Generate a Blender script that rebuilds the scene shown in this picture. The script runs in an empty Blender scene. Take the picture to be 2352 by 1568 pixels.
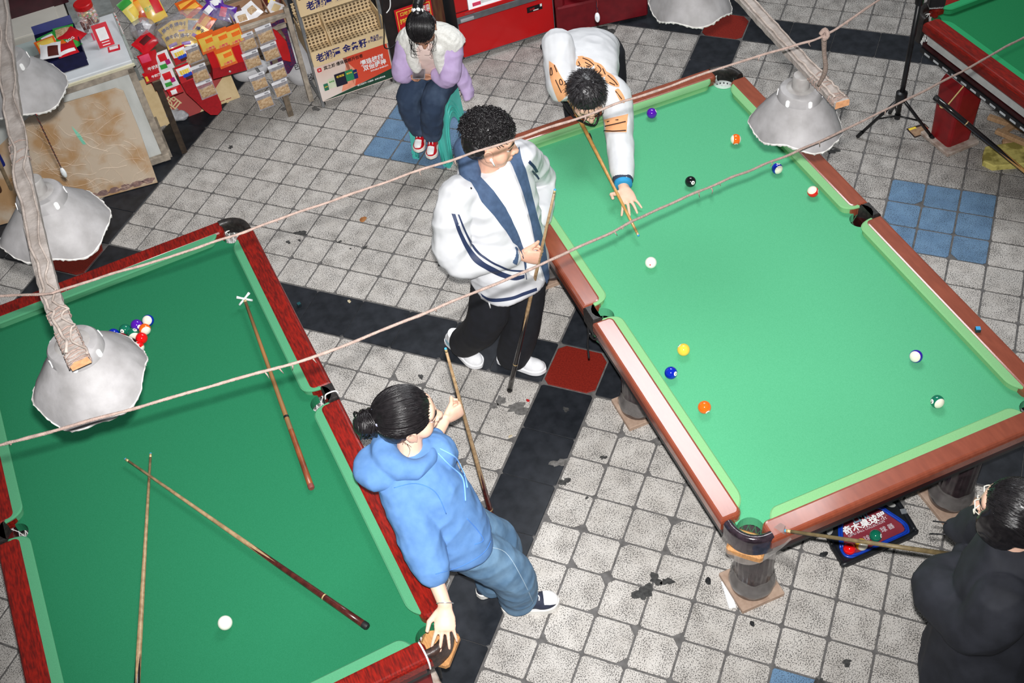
import bpy, bmesh, math, random
from mathutils import Vector, Matrix, noise
random.seed(11)
SC = bpy.context.scene
COL = SC.collection
PI = math.pi
V = Vector

# ------------------------------------------------------------------ camera
CAMP = V((1.66748, -3.53429, 4.72551))
FPX = 2637.04                       # focal length in pixels of the 2352 px wide frame
RX = V((0.930306, 0.354007, -0.095968))     # right
RD = V((0.206632, -0.722016, -0.660300))    # down
RF = V((-0.303041, 0.594451, -0.744845))    # forward
cam = bpy.data.cameras.new('camera'); cam.sensor_width = 36.0
cam.lens = FPX / 2352 * 36.0; cam.clip_start = 0.05; cam.clip_end = 100
camo = bpy.data.objects.new('camera', cam); COL.objects.link(camo)
M = Matrix.Identity(4)
for i in range(3):
    M[i][0] = RX[i]; M[i][1] = -RD[i]; M[i][2] = -RF[i]; M[i][3] = CAMP[i]
camo.matrix_world = M
SC.camera = camo

# ------------------------------------------------------------------ light
w = bpy.data.worlds.new('world'); SC.world = w; w.use_nodes = True
bg = w.node_tree.nodes['Background']
bg.inputs[0].default_value = (0.93, 0.97, 1.0, 1); bg.inputs[1].default_value = 0.115

def light(name, typ, loc, energy, target=None, **kw):
    l = bpy.data.lights.new(name, typ); l.energy = energy
    for k, v in kw.items(): setattr(l, k, v)
    o = bpy.data.objects.new(name, l); COL.objects.link(o); o.location = loc
    if target is not None:
        o.rotation_euler = (V(target) - V(loc)).to_track_quat('-Z', 'Y').to_euler()
    return o
# flash gun mounted on top of the photographer's camera
FL = CAMP - RD * 0.10 + RX * 0.005
light('camera_flash', 'SPOT', FL, 1820, FL + RF * 3 - RX * 0.06 + RD * 0.0, spot_size=math.radians(73),
      spot_blend=1.0, shadow_soft_size=0.028, color=(1.0, 0.985, 0.97))
# soft daylight falling in from the open hall above
light('hall_daylight', 'AREA', (-0.1, 3.45, 6.2), 210, (0.7, -0.3, 0.8), shape='RECTANGLE', size=2.9, size_y=2.0,
      color=(0.94, 0.97, 1.0))
SC.view_settings.view_transform = 'Standard'
SC.view_settings.look = 'None'
SC.view_settings.gamma = 1.0
SC.view_settings.use_curve_mapping = False
SC.view_settings.exposure = 0.0

def px(x, y, z):
    """point at height z seen at pixel (x, y) of the photograph"""
    d = RX * ((x - 1176) / FPX) + RD * ((y - 784) / FPX) + RF
    return CAMP + d * ((z - CAMP.z) / d.z)
def proj(p):
    c = V(p) - CAMP; z = c.dot(RF)
    return 1176 + FPX * c.dot(RX) / z, 784 + FPX * c.dot(RD) / z

# ------------------------------------------------------------------ materials
def lin(c):
    return tuple(((v / 255) / 12.92 if v / 255 <= 0.04045 else ((v / 255 + 0.055) / 1.055) ** 2.4) for v in c[:3]) + (1,)
MATS = {}
def pmat(name, c1, c2=None, scale=20, rough=0.6, bump=0.0, bscale=80, metal=0.0, stretch=(1, 1, 1), detail=4,
         lo=0.35, hi=0.65, spec=0.5, coat=0.0, alpha=1.0, trans=0.0, rand=0.0, emit=0.0, sheen=0.0, bdist=0.004, ior=1.45):
    if name in MATS: return MATS[name]
    m = bpy.data.materials.new(name); m.use_nodes = True
    nt = m.node_tree; N = nt.nodes; L = nt.links
    b = N['Principled BSDF']
    b.inputs['Roughness'].default_value = rough; b.inputs['Metallic'].default_value = metal
    b.inputs['Specular IOR Level'].default_value = spec; b.inputs['Coat Weight'].default_value = coat
    b.inputs['Coat Roughness'].default_value = 0.12; b.inputs['IOR'].default_value = ior
    b.inputs['Alpha'].default_value = alpha; b.inputs['Transmission Weight'].default_value = trans
    if sheen: b.inputs['Sheen Weight'].default_value = sheen
    if emit:
        b.inputs['Emission Color'].default_value = lin(c1); b.inputs['Emission Strength'].default_value = emit
    tc = N.new('ShaderNodeTexCoord'); mp = N.new('ShaderNodeMapping')
    L.new(tc.outputs['Object'], mp.inputs[0]); mp.inputs['Scale'].default_value = stretch
    nz = N.new('ShaderNodeTexNoise'); nz.inputs['Scale'].default_value = scale; nz.inputs['Detail'].default_value = detail
    L.new(mp.outputs[0], nz.inputs['Vector'])
    cr = N.new('ShaderNodeValToRGB'); L.new(nz.outputs['Fac'], cr.inputs[0])
    if c2 is None: c2 = tuple(min(255, v * 1.07 + 2) for v in c1)
    cr.color_ramp.elements[0].color = lin(c1); cr.color_ramp.elements[1].color = lin(c2)
    cr.color_ramp.elements[0].position = lo; cr.color_ramp.elements[1].position = hi
    col = cr.outputs[0]
    if rand:
        oi = N.new('ShaderNodeObjectInfo'); mr = N.new('ShaderNodeMapRange')
        L.new(oi.outputs['Random'], mr.inputs[0]); mr.inputs[3].default_value = 1 - rand; mr.inputs[4].default_value = 1 + rand
        hs = N.new('ShaderNodeHueSaturation'); L.new(mr.outputs[0], hs.inputs['Value']); L.new(col, hs.inputs['Color']); col = hs.outputs[0]
    L.new(col, b.inputs['Base Color'])
    if bump:
        n2 = N.new('ShaderNodeTexNoise'); n2.inputs['Scale'].default_value = bscale; n2.inputs['Detail'].default_value = 3
        L.new(mp.outputs[0], n2.inputs['Vector'])
        bp = N.new('ShaderNodeBump'); bp.inputs['Strength'].default_value = bump; bp.inputs['Distance'].default_value = bdist
        L.new(n2.outputs['Fac'], bp.inputs['Height']); L.new(bp.outputs[0], b.inputs['Normal'])
    MATS[name] = m
    return m

def speckle_mat(name, base, base2, dark, sscale=170, thr=0.56, rough=0.75, rand=0.05, amount=0.75):
    """pitted terrazzo / bush-hammered paving"""
    m = pmat(name, base, base2, scale=9, rough=rough, bump=0.35, bscale=sscale, rand=rand, detail=5, lo=0.3, hi=0.7, bdist=0.0015)
    nt = m.node_tree; N = nt.nodes; L = nt.links; b = N['Principled BSDF']
    src = b.inputs['Base Color'].links[0].from_socket
    tc = N.new('ShaderNodeTexCoord'); oi = N.new('ShaderNodeObjectInfo')
    ad = N.new('ShaderNodeVectorMath'); ad.operation = 'ADD'
    L.new(tc.outputs['Object'], ad.inputs[0]); L.new(oi.outputs['Location'], ad.inputs[1])
    nz = N.new('ShaderNodeTexNoise'); nz.inputs['Scale'].default_value = sscale; nz.inputs['Detail'].default_value = 2.5
    nz.inputs['Roughness'].default_value = 0.65
    L.new(ad.outputs[0], nz.inputs['Vector'])
    n3 = N.new('ShaderNodeTexNoise'); n3.inputs['Scale'].default_value = 11; n3.inputs['Detail'].default_value = 3
    L.new(ad.outputs[0], n3.inputs['Vector'])
    sb = N.new('ShaderNodeMath'); sb.operation = 'MULTIPLY_ADD'; L.new(n3.outputs['Fac'], sb.inputs[0]); sb.inputs[1].default_value = 0.22
    L.new(nz.outputs['Fac'], sb.inputs[2])
    cr = N.new('ShaderNodeValToRGB'); L.new(sb.outputs[0], cr.inputs[0])
    cr.color_ramp.elements[0].position = thr + 0.11; cr.color_ramp.elements[1].position = thr + 0.18
    cr.color_ramp.elements[0].color = (0, 0, 0, 1); cr.color_ramp.elements[1].color = (amount,) * 3 + (1,)
    mx = N.new('ShaderNodeMix'); mx.data_type = 'RGBA'
    L.new(cr.outputs[0], mx.inputs[0]); L.new(src, mx.inputs[6]); mx.inputs[7].default_value = lin(dark)
    L.new(mx.outputs[2], b.inputs['Base Color'])
    return m

# ------------------------------------------------------------------ mesh helpers
def wm(o):
    m = o.matrix_basis.copy(); p = o.parent
    while p: m = p.matrix_basis @ m; p = p.parent
    return m
def tag(o, label=None, cat=None, group=None, kind=None):
    if label: o['label'] = label
    if cat: o['category'] = cat
    if group: o['group'] = group
    if kind: o['kind'] = kind
    return o
def empty(name, loc=(0, 0, 0), rz=0.0, label=None, cat=None, group=None):
    o = bpy.data.objects.new(name, None); COL.objects.link(o); o.location = loc; o.rotation_euler = (0, 0, rz)
    o.empty_display_size = 0.1
    return tag(o, label, cat, group)
def catmull(pts, n=6):
    pts = [V(p) for p in pts]
    if len(pts) < 3: return pts
    out = []
    for i in range(len(pts) - 1):
        p0 = pts[max(i - 1, 0)]; p1 = pts[i]; p2 = pts[i + 1]; p3 = pts[min(i + 2, len(pts) - 1)]
        for k in range(n):
            t = k / n
            out.append(0.5 * ((2 * p1) + (p2 - p0) * t + (2 * p0 - 5 * p1 + 4 * p2 - p3) * t * t + (3 * p1 - p0 - 3 * p2 + p3) * t ** 3))
    out.append(pts[-1]); return out
def lerpl(l, n):
    out = []
    for i in range(len(l) - 1):
        for k in range(n): out.append(l[i] + (l[i + 1] - l[i]) * k / n)
    out.append(l[-1]); return out
def offset(poly, d):
    out = []; n = len(poly)
    ar = sum(poly[i][0] * poly[(i + 1) % n][1] - poly[(i + 1) % n][0] * poly[i][1] for i in range(n))
    s = 1 if ar > 0 else -1
    for i in range(n):
        a = V(poly[i - 1]); b = V(poly[i]); c = V(poly[(i + 1) % n])
        e1 = (b - a); e2 = (c - b)
        if e1.length < 1e-9: e1 = e2
        if e2.length < 1e-9: e2 = e1
        e1.normalize(); e2.normalize()
        nn = V((-e1.y - e2.y, e1.x + e2.x)); l = nn.length
        nn = nn / l if l > 1e-6 else V((-e1.y, e1.x))
        k = max(0.45, nn.dot(V((-e1.y, e1.x))))
        q = b + nn * (d * s / k); out.append((q.x, q.y))
    return out
def rrect(x0, x1, y0, y1, r, n=5):
    out = []
    for cx, cy, a0 in ((x1 - r, y1 - r, 0), (x0 + r, y1 - r, 90), (x0 + r, y0 + r, 180), (x1 - r, y0 + r, 270)):
        for k in range(n + 1):
            a = math.radians(a0 + 90 * k / n); out.append((cx + r * math.cos(a), cy + r * math.sin(a)))
    return out
def arc(cx, cy, r, a0, a1, n):
    return [(cx + r * math.cos(math.radians(a0 + (a1 - a0) * k / n)), cy + r * math.sin(math.radians(a0 + (a1 - a0) * k / n))) for k in range(n + 1)]
def qbez(a, b, c, n=8):
    a, b, c = V(a), V(b), V(c)
    return [tuple((1 - t) ** 2 * a + 2 * t * (1 - t) * b + t * t * c) for t in [k / n for k in range(n + 1)]]
def frame(d, ref=None):
    d = V(d).normalized(); ref = V(ref) if ref is not None else (V((0, 0, 1)) if abs(d.z) < 0.9 else V((1, 0, 0)))
    x = ref.cross(d); x = x.normalized() if x.length > 1e-6 else V((1, 0, 0)); y = d.cross(x)
    return x, y

class MB:
    def __init__(s): s.v = []; s.f = []; s.m = []; s.mi = 0
    def add(s, vs, fs):
        o = len(s.v); s.v += [V(p) for p in vs]
        for f in fs: s.f.append([i + o for i in f]); s.m.append(s.mi)
        return s
    def box(s, c, sz, rot=None, bev=0.0):
        hx, hy, hz = [q / 2 for q in sz]; c = V(c)
        if bev <= 0:
            vs = [V((x * hx, y * hy, z * hz)) for z in (-1, 1) for x, y in ((-1, -1), (1, -1), (1, 1), (-1, 1))]
            fs = [(3, 2, 1, 0), (4, 5, 6, 7), (0, 1, 5, 4), (1, 2, 6, 5), (2, 3, 7, 6), (3, 0, 4, 7)]
        else:
            b = bev; ring = [(-hx + b, -hy), (hx - b, -hy), (hx, -hy + b), (hx, hy - b), (hx - b, hy), (-hx + b, hy), (-hx, hy - b), (-hx, -hy + b)]
            top = [(-hx + b, -hy + b), (hx - b, -hy + b), (hx - b, -hy + b), (hx - b, hy - b), (hx - b, hy - b), (-hx + b, hy - b), (-hx + b, hy - b), (-hx + b, -hy + b)]
            vs = [V((x, y, -hz)) for x, y in top] + [V((x, y, -hz + b)) for x, y in ring] + [V((x, y, hz - b)) for x, y in ring] + [V((x, y, hz)) for x, y in top]
            fs = [tuple(range(7, -1, -1)), tuple(range(24, 32))]
            for k in range(3):
                for i in range(8):
                    j = (i + 1) % 8; fs.append((k * 8 + i, k * 8 + j, k * 8 + 8 + j, k * 8 + 8 + i))
        if rot is not None: vs = [rot @ p for p in vs]
        return s.add([p + c for p in vs], fs)
    def prism(s, poly, z0, z1, M=None, bev=0.0):
        n = len(poly); rings = []
        if bev > 0:
            pi = offset(poly, bev)
            rings = [[(x, y, z0) for x, y in poly], [(x, y, z1 - bev) for x, y in poly], [(x, y, z1) for x, y in pi]]
        else: rings = [[(x, y, z0) for x, y in poly], [(x, y, z1) for x, y in poly]]
        return s.rings(rings, M=M)
    def rings(s, rings, cap=(True, True), M=None, closed=True):
        n = len(rings[0]); vs = []; fs = []
        for r in rings: vs += [V(p) for p in r]
        if M is not None: vs = [M @ p for p in vs]
        for k in range(len(rings) - 1):
            for i in range(n if closed else n - 1):
                j = (i + 1) % n; fs.append((k * n + i, k * n + j, k * n + n + j, k * n + n + i))
        if cap[0]: fs.append(tuple(range(n - 1, -1, -1)))
        if cap[1]: fs.append(tuple(range((len(rings) - 1) * n, len(rings) * n)))
        return s.add(vs, fs)
    def tube(s, pts, r, n=8, smooth=0, cap=True, flat=1.0, ref=None):
        pts = [V(p) for p in pts]
        rr = list(r) if isinstance(r, (list, tuple)) else [r] * len(pts)
        if smooth: pts2 = catmull(pts, smooth); rr = lerpl(rr, smooth) if len(pts) > 2 else rr; pts = pts2
        rings = []; x = None
        for i, p in enumerate(pts):
            d = pts[min(i + 1, len(pts) - 1)] - pts[max(i - 1, 0)]
            if d.length < 1e-9: d = V((0, 0, 1))
            d.normalize()
            if x is None: x, y = frame(d, ref)
            else:
                x = (x - d * x.dot(d)); x = x.normalized() if x.length > 1e-6 else frame(d)[0]; y = d.cross(x)
            rings.append([p + (x * math.cos(2 * PI * k / n) + y * math.sin(2 * PI * k / n) * flat) * rr[i] for k in range(n)])
        return s.rings(rings, (cap, cap))
    def lathe(s, prof, n=24, c=(0, 0, 0), axis=(0, 0, 1), cap=(True, True), fn=None):
        c = V(c); a = V(axis).normalized(); x, y = frame(a)
        if abs(a.z) > 0.999: x, y = V((1, 0, 0)), V((0, 1, 0)) * (1 if a.z > 0 else -1)
        rings = []
        for r, z in prof:
            ring = []
            for k in range(n):
                th = 2 * PI * k / n; q = fn(r, z, th) if fn else (r, z)
                ring.append(c + a * q[1] + (x * math.cos(th) + y * math.sin(th)) * q[0])
            rings.append(ring)
        return s.rings(rings, cap)
    def ball(s, c, r, nu=20, nv=12, sc=(1, 1, 1), rot=None):
        vs = []; fs = []; c = V(c)
        for j in range(1, nv):
            ph = PI * j / nv
            for i in range(nu):
                th = 2 * PI * i / nu; p = V((math.sin(ph) * math.cos(th) * sc[0], math.sin(ph) * math.sin(th) * sc[1], math.cos(ph) * sc[2])) * r
                vs.append(p)
        vs += [V((0, 0, r * sc[2])), V((0, 0, -r * sc[2]))]
        for j in range(nv - 2):
            for i in range(nu):
                k = (i + 1) % nu; fs.append((j * nu + i, (j + 1) * nu + i, (j + 1) * nu + k, j * nu + k))
        t = len(vs) - 2; bt = len(vs) - 1
        for i in range(nu):
            k = (i + 1) % nu; fs.append((t, i, k)); fs.append((bt, (nv - 2) * nu + k, (nv - 2) * nu + i))
        if rot is not None: vs = [rot @ p for p in vs]
        return s.add([p + c for p in vs], fs)
    def grid(s, fn, nu, nv, thick=None):
        vs = [fn(i / nu, j / nv) for j in range(nv + 1) for i in range(nu + 1)]
        fs = [(j * (nu + 1) + i, j * (nu + 1) + i + 1, (j + 1) * (nu + 1) + i + 1, (j + 1) * (nu + 1) + i) for j in range(nv) for i in range(nu)]
        return s.add(vs, fs)
    def build(s, name, mat, parent=None, smooth=False, world=False, ang=None):
        me = bpy.data.meshes.new(name)
        vs = s.v
        if world and parent is not None:
            inv = wm(parent).inverted(); vs = [inv @ p for p in vs]
        me.from_pydata([tuple(p) for p in vs], [], s.f); me.update()
        ms = mat if isinstance(mat, (list, tuple)) else [mat]
        for q in ms: me.materials.append(q)
        if len(ms) > 1: me.polygons.foreach_set('material_index', s.m)
        if smooth or ang:
            me.polygons.foreach_set('use_smooth', [True] * len(me.polygons))
            if ang: me.set_sharp_from_angle(angle=math.radians(ang))
        o = bpy.data.objects.new(name, me); COL.objects.link(o)
        if parent is not None: o.parent = parent
        return o
def dup(o, parent=None, loc=None, rot=None):
    c = o.copy(); COL.objects.link(c)
    if parent is not None: c.parent = parent
    if loc is not None: c.location = loc
    if rot is not None: c.rotation_euler = rot
    return c
def text(body, size, mat, parent, M, name='lettering', bold=0.0, squash=1.0, align='CENTER', ext=0.0006):
    """flat lettering as a mesh; M places its xy plane (x right, y up) in the parent's space"""
    c = bpy.data.curves.new(name, 'FONT'); c.body = body; c.size = size; c.align_x = align; c.align_y = 'CENTER'
    c.offset = bold; c.extrude = ext; c.resolution_u = 2; c.space_line = 0.95
    o = bpy.data.objects.new(name, c); COL.objects.link(o)
    dg = bpy.context.evaluated_depsgraph_get()
    me = bpy.data.meshes.new_from_object(o.evaluated_get(dg))
    bpy.data.objects.remove(o); bpy.data.curves.remove(c)
    me.transform(Matrix.Diagonal((squash, 1, 1, 1))); me.transform(M)
    me.materials.clear(); me.materials.append(mat); me.name = name
    o = bpy.data.objects.new(name, me); COL.objects.link(o); o.parent = parent
    return o
def plane_m(o, xd, yd):
    """matrix with origin o, x axis xd, y axis close to yd"""
    xd = V(xd).normalized(); z = xd.cross(V(yd)).normalized(); y = z.cross(xd)
    m = Matrix.Identity(4)
    for i in range(3): m[i][0] = xd[i]; m[i][1] = y[i]; m[i][2] = z[i]; m[i][3] = V(o)[i]
    return m
# ================================================================== floor
T = 0.2
M_TILE = speckle_mat('paving_light', (206, 202, 197), (188, 183, 177), (58, 55, 53), sscale=185, thr=0.515, amount=.9)
M_SOIL_DIM = speckle_mat('paving_soiled', (192, 188, 183), (168, 163, 158), (54, 52, 50), sscale=170, thr=0.495, amount=.85)  # far tiles: some soiling, plus the flash's fall-off painted in as a darker tone
M_BLUE = speckle_mat('paving_blue', (112, 146, 178), (96, 128, 160), (40, 50, 62), sscale=190, thr=0.53)
M_BLACK = pmat('paving_black', (44, 47, 53), (31, 34, 39), scale=14, rough=0.38, rand=0.12, bump=0.05, bscale=300, spec=0.35)
M_RED = pmat('paving_red', (132, 38, 28), (112, 30, 23), scale=120, rough=0.42, rand=0.05, spec=0.35)
M_GROUT = pmat('grout', (110, 108, 107), (88, 86, 85), scale=30, rough=0.9, bump=0.4, bscale=120)
M_STAIN = pmat('tar_stain', (74, 74, 73), (50, 50, 50), scale=60, rough=0.8, bump=0.5, bscale=200)
M_PATCH = pmat('mortar_patch', (122, 120, 118), (92, 90, 88), scale=50, rough=.9, bump=.5, bscale=200)
TAB_R = (0.92, 0.368, math.radians(-46.83))
TAB_L = (-1.119, -1.466, math.radians(-43.0))
TAB_3 = (2.922, 2.201, math.radians(-44.5))

floor = MB().box((-0.5, 1.4, -0.05), (15, 14, 0.09)).build('floor', M_GROUT)
tag(floor, kind='structure')

def tile_mesh(name, w, h, seed, mat, chip=0.0):
    rnd = random.Random(seed); c = []
    for i in range(4):
        k = 0.006 + rnd.random() * 0.008
        if rnd.random() < chip: k += 0.012 + rnd.random() * 0.03
        c.append(min(k, w * 0.3))
    hx, hy = w / 2, h / 2
    p = [(-hx + c[0], -hy), (hx - c[1], -hy), (hx, -hy + c[1] * .8), (hx, hy - c[2]), (hx - c[2] * .9, hy), (-hx + c[3], hy), (-hx, hy - c[3] * .85), (-hx, -hy + c[0])]
    o = MB().rings([[(x, y, -0.012) for x, y in p], [(x, y, -0.0015) for x, y in p], [(x, y, 0) for x, y in offset(p, 0.002)]], cap=(False, True))
    me = bpy.data.meshes.new(name); me.from_pydata([tuple(q) for q in o.v], [], o.f); me.materials.append(mat)
    return me, o
def inpoly(x, y, poly):
    r = False; n = len(poly)
    for i in range(n):
        x1, y1 = poly[i]; x2, y2 = poly[(i + 1) % n]
        if (y1 > y) != (y2 > y) and x < (x2 - x1) * (y - y1) / (y2 - y1) + x1: r = not r
    return r
def tab_poly(t, z=0.8, a=1.36, b=0.72):
    m = Matrix.Translation((t[0], t[1], z)) @ Matrix.Rotation(t[2], 4, 'Z')
    return [proj(m @ V((x, y, 0))) for x, y in ((-a, -b), (a, -b), (a, b), (-a, b))]
HID = [tab_poly(TAB_R), tab_poly(TAB_L), tab_poly(TAB_3),
       [(0, 0), (430, 0), (400, 370), (210, 480), (0, 560)], [(290, 0), (700, 0), (690, 180), (350, 200)], [(1010, 230), (1190, 240), (1250, 640), (1240, 840), (1080, 830), (1000, 480)],
       [(840, 920), (1010, 900), (1200, 1260), (1050, 1310)], [(2120, 1290), (2352, 1100), (2352, 1568), (2120, 1568)], [(1040, 0), (1500, 0), (1490, 40), (1280, 75), (1065, 150)],
       [(690, 0), (890, 0), (905, 190), (745, 235)], [(905, 20), (1060, 30), (1070, 200), (1010, 350), (950, 340), (905, 200)]]
def cells(lo, hi):
    out = []
    k0 = math.floor(lo / 16.5)
    for k in range(k0, k0 + 6):
        b = 16.5 * k
        out.append((b, b + 1.5, 'band'))
        out += [(b + 1.5 + i, b + 2.5 + i, 'cell') for i in range(15)]
    return [c for c in out if c[1] > lo and c[0] < hi]
variants = {}
def variant(key, w, h, mat, chip):
    if key not in variants: variants[key] = tile_mesh('paving_' + key[0], w, h, hash(key[1:]) % 999, mat, chip)
    return variants[key]
light_list = []; rest = {'light': MB(), 'black': MB(), 'blue': MB()}
def place(name, key, w, h, mat, chip, cx, cy, single):
    me, mb = variant(key, w, h, mat, chip)
    if single:
        o = bpy.data.objects.new(name, me); COL.objects.link(o); o.parent = floor
        o.location = (cx, cy, 0); 
        if w == h and abs(w - 0.19) < 0.01: o.rotation_euler = (random.uniform(-.004, .004), random.uniform(-.004, .004), random.choice((0, PI / 2, PI, -PI / 2)))
    else:
        k = 'black' if mat is M_BLACK else 'blue' if mat is M_BLUE else 'light'
        rest[k].add([q + V((cx, cy, 0)) for q in mb.v], mb.f)
def seen(cx, cy):
    x, y = proj((cx, cy, 0))
    if not (-45 < x < 2397 and -45 < y < 1613): return 0, (-700 < x < 3050 and -500 < y < 2100)
    if any(inpoly(x, y, q) for q in HID): return 0, True
    d = (V((cx, cy, 0)) - CAMP).length
    return 1 / d ** 3, True
rnd = random.Random(5)
for u0, u1, ku in cells(-26, 26):
    for v0, v1, kv in cells(-16, 30):
        cx, cy = (u0 + u1) / 2 * T, (v0 + v1) / 2 * T
        if ku == 'band' and kv == 'band':
            s, near = seen(cx, cy)
            if near: place('red_tile', ('red', 1), 0.284, 0.284, M_RED, 1.0, cx, cy, True)
        elif ku == 'cell' and kv == 'cell':
            s, near = seen(cx, cy)
            if not near: continue
            iu = (u0 % 16.5) - 1.5; iv = (v0 % 16.5) - 1.5
            blue = 5.9 < iu < 8.9 and 5.9 < iv < 8.9
            worn = abs(u0) < 5 and -10 < v0 < 0.5
            if blue: place('blue_tile', ('blue', rnd.randrange(3)), 0.189, 0.189, M_BLUE, 0.2, cx, cy, s > 0)
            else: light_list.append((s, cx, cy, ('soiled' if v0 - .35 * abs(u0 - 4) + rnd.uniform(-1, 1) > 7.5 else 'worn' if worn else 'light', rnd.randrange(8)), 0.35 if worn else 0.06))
    # bands running along v (between u0..u1) and along u are laid below
def lay_band(b, along_u):
    for k in range(-3, 3):
        for i in range(10):
            a = 16.5 * k + 1.5 + 1.5 * i
            cx, cy = ((a + 0.75) * T, (b + 0.75) * T) if along_u else ((b + 0.75) * T, (a + 0.75) * T)
            s, near = seen(cx, cy)
            if near: place('black_tile', ('black', i % 3, along_u), 0.2975 if along_u else 0.287, 0.287 if along_u else 0.2975, M_BLACK, 0.0, cx, cy, s > 0)
for k in range(-2, 3):
    lay_band(16.5 * k, True); lay_band(16.5 * k, False)
light_list.sort(key=lambda q: -q[0])
for i, (s, cx, cy, key, chip) in enumerate(light_list):
    place('paving_tile', key, 0.19, 0.19, M_SOIL_DIM if key[0] == 'soiled' else M_TILE, chip, cx, cy, i < 300 and s > 0)
print('TILES light', len(light_list), 'visible', sum(1 for q in light_list if q[0] > 0))
for k, mt in (('light', M_TILE), ('black', M_BLACK), ('blue', M_BLUE)):
    if rest[k].v: tag(rest[k].build({'light': 'paving_tile_field', 'black': 'black_tile_field', 'blue': 'blue_tile_field'}[k], mt, floor), kind='stuff')

def blot(x, y, r, sx=1.0, rot=0.0, seed=0, jag=0.45, mat=None, name='stain', z=0.0012):
    c = px(x, y, 0); rr = random.Random(seed); pts = []; ph = [rr.uniform(0, 6) for _ in range(4)]
    for k in range(22):
        a = 2 * PI * k / 22
        q = r * (1 + jag * (0.5 * math.sin(2 * a + ph[0]) + 0.35 * math.sin(3 * a + ph[1]) + 0.3 * math.sin(5 * a + ph[2]) + 0.3 * math.sin(7 * a + ph[3])))
        pts.append((q * math.cos(a) * sx, q * math.sin(a)))
    o = MB().rings([[(px_, py_, 0) for px_, py_ in pts], [(px_, py_, z) for px_, py_ in offset(pts, r * 0.03)]], cap=(False, True)).build(name, mat or M_STAIN, floor)
    o.location = (c.x, c.y, 0.0004); o.rotation_euler = (0, 0, rot); return o
for a in [(1478, 1360, .055, 1.2, .6, 1), (1506, 1330, .05, .7, 1.1, 2), (1533, 1335, .03, 1.3, .4, 3), (1028, 602, .07, 1.1, .3, 4), (1046, 590, .04, 1.5, 0, 5),
          (1945, 1522, .024, 1.2, 0, 6), (1296, 1106, .03, 1.4, .8, 7), (1285, 1062, .035, 1.8, .5, 8), (1386, 1050, .017, 1.5, .6, 9), (1325, 1085, .02, 1.6, 0, 10),
          (662, 556, .018, 1.3, 0, 11), (688, 552, .015, 1, 0, 12), (692, 535, .035, 1.4, .2, 13), (780, 555, .014, 1.5, .6, 14), (838, 568, .016, 1.3, .4, 15), (805, 571, .009, 1, 0, 16),
          (967, 865, .022, 1, 0, 17), (1150, 920, .05, .7, 1.0, 18), (1190, 938, .055, 1.5, .5, 19), (1135, 932, .025, 1.5, .2, 20), (1380, 1165, .035, 1.6, .5, 21), (1348, 1143, .012, 1, 0, 22),
          (1340, 1215, .04, .9, .6, 23), (1236, 1475, .045, 1.1, 0.2, 24), (1240, 1318, .02, 1, 0, 40), (1440, 1243, .03, 1.8, .5, 25), (530, 338, .022, 1.2, 0, 26), (490, 315, .055, 1.2, .3, 27), (655, 250, .03, 1.6, .2, 28), (725, 250, .03, 1.6, .1, 29),
          (1390, 70, .07, 1.4, .2, 30), (1915, 347, .03, 1.8, .2, 31), (1880, 1572, .05, .7, 0, 32), (1070, 760, .035, 1.3, 0, 33), (960, 1160, .04, 1.3, .3, 34), (1095, 1080, .06, 1.2, .4, 35), (1125, 1095, .04, .8, 0, 36), (1300, 940, .02, 1.3, 0.3, 37)]:
    if a[5] in (21, 23, 24, 25, 33, 34, 35, 36, 40, 27, 10): continue
    soft = a[5] in (19, 20, 21, 23, 24, 25, 27, 28, 29, 34, 35, 36, 33, 18, 8, 10)
    blot(a[0], a[1], a[2] * .68, *a[3:], mat=M_PATCH if soft else M_STAIN)
M_CRUMB = pmat('crumb_black', (40, 42, 44), (20, 20, 22), scale=80, rough=0.7, bump=0.6)
M_LEAFY = pmat('crumb_pale', (206, 196, 172), (170, 150, 110), scale=60, rough=0.8)
M_RDS = pmat('scrap_red', (190, 30, 34), (160, 24, 28), rough=0.6)
def scrap(x, y, r, mat, label, cat, seed, flat=0.35, z=0.0, name='litter_scrap'):
    rr = random.Random(seed); c = px(x, y, z)
    m = MB(); n = 9
    rings = []
    for h, k in ((0, 0.8), (flat * 0.5, 1.0), (flat, 0.6)):
        rings.append([V((math.cos(2 * PI * i / n) * r * k * (1 + .5 * rr.random()), math.sin(2 * PI * i / n) * r * k * (0.6 + .5 * rr.random()), h * r * (0.8 + .4 * rr.random()))) for i in range(n)])
    o = m.rings(rings).build(name, mat, smooth=False); o.location = (c.x, c.y, c.z + 0.0006); o.rotation_euler = (0, 0, rr.uniform(0, 6))
    return tag(o, label, cat)
scrap(1727, 1330, .016, M_CRUMB, 'black leaf-like scrap on the paving at the foot of the taped corner leg', 'litter', 3)
scrap(1712, 1368, .02, M_CRUMB, 'dark oval scrap just below the wooden pad of the taped corner leg', 'litter', 4)
scrap(1626, 1334, .015, M_CRUMB, 'black crumb on the paving left of the white plastic strip', 'litter', 5)
scrap(1728, 1433, .012, M_CRUMB, 'tiny black crumb on the paving below the taped corner leg', 'litter', 6)
scrap(1892, 1273, .017, M_CRUMB, 'grey leaf scrap left of the black ball tray', 'litter', 7)
scrap(2205, 1182, .014, M_CRUMB, 'grey scrap on the paving right of the fluted leg behind the ball tray', 'litter', 8)
scrap(2182, 1184, .012, M_RDS, 'tiny red paper scrap beside the fluted leg behind the ball tray', 'litter', 9)
scrap(802, 692, .012, M_LEAFY, 'tiny white paper scrap on the black paving band', 'litter', 10, 0.15)
scrap(834, 504, .022, pmat('leaf_orange', (176, 120, 70), (140, 90, 50), rough=.8), 'round orange-brown dried leaf on the grey paving', 'litter', 11, 0.1)
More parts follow.
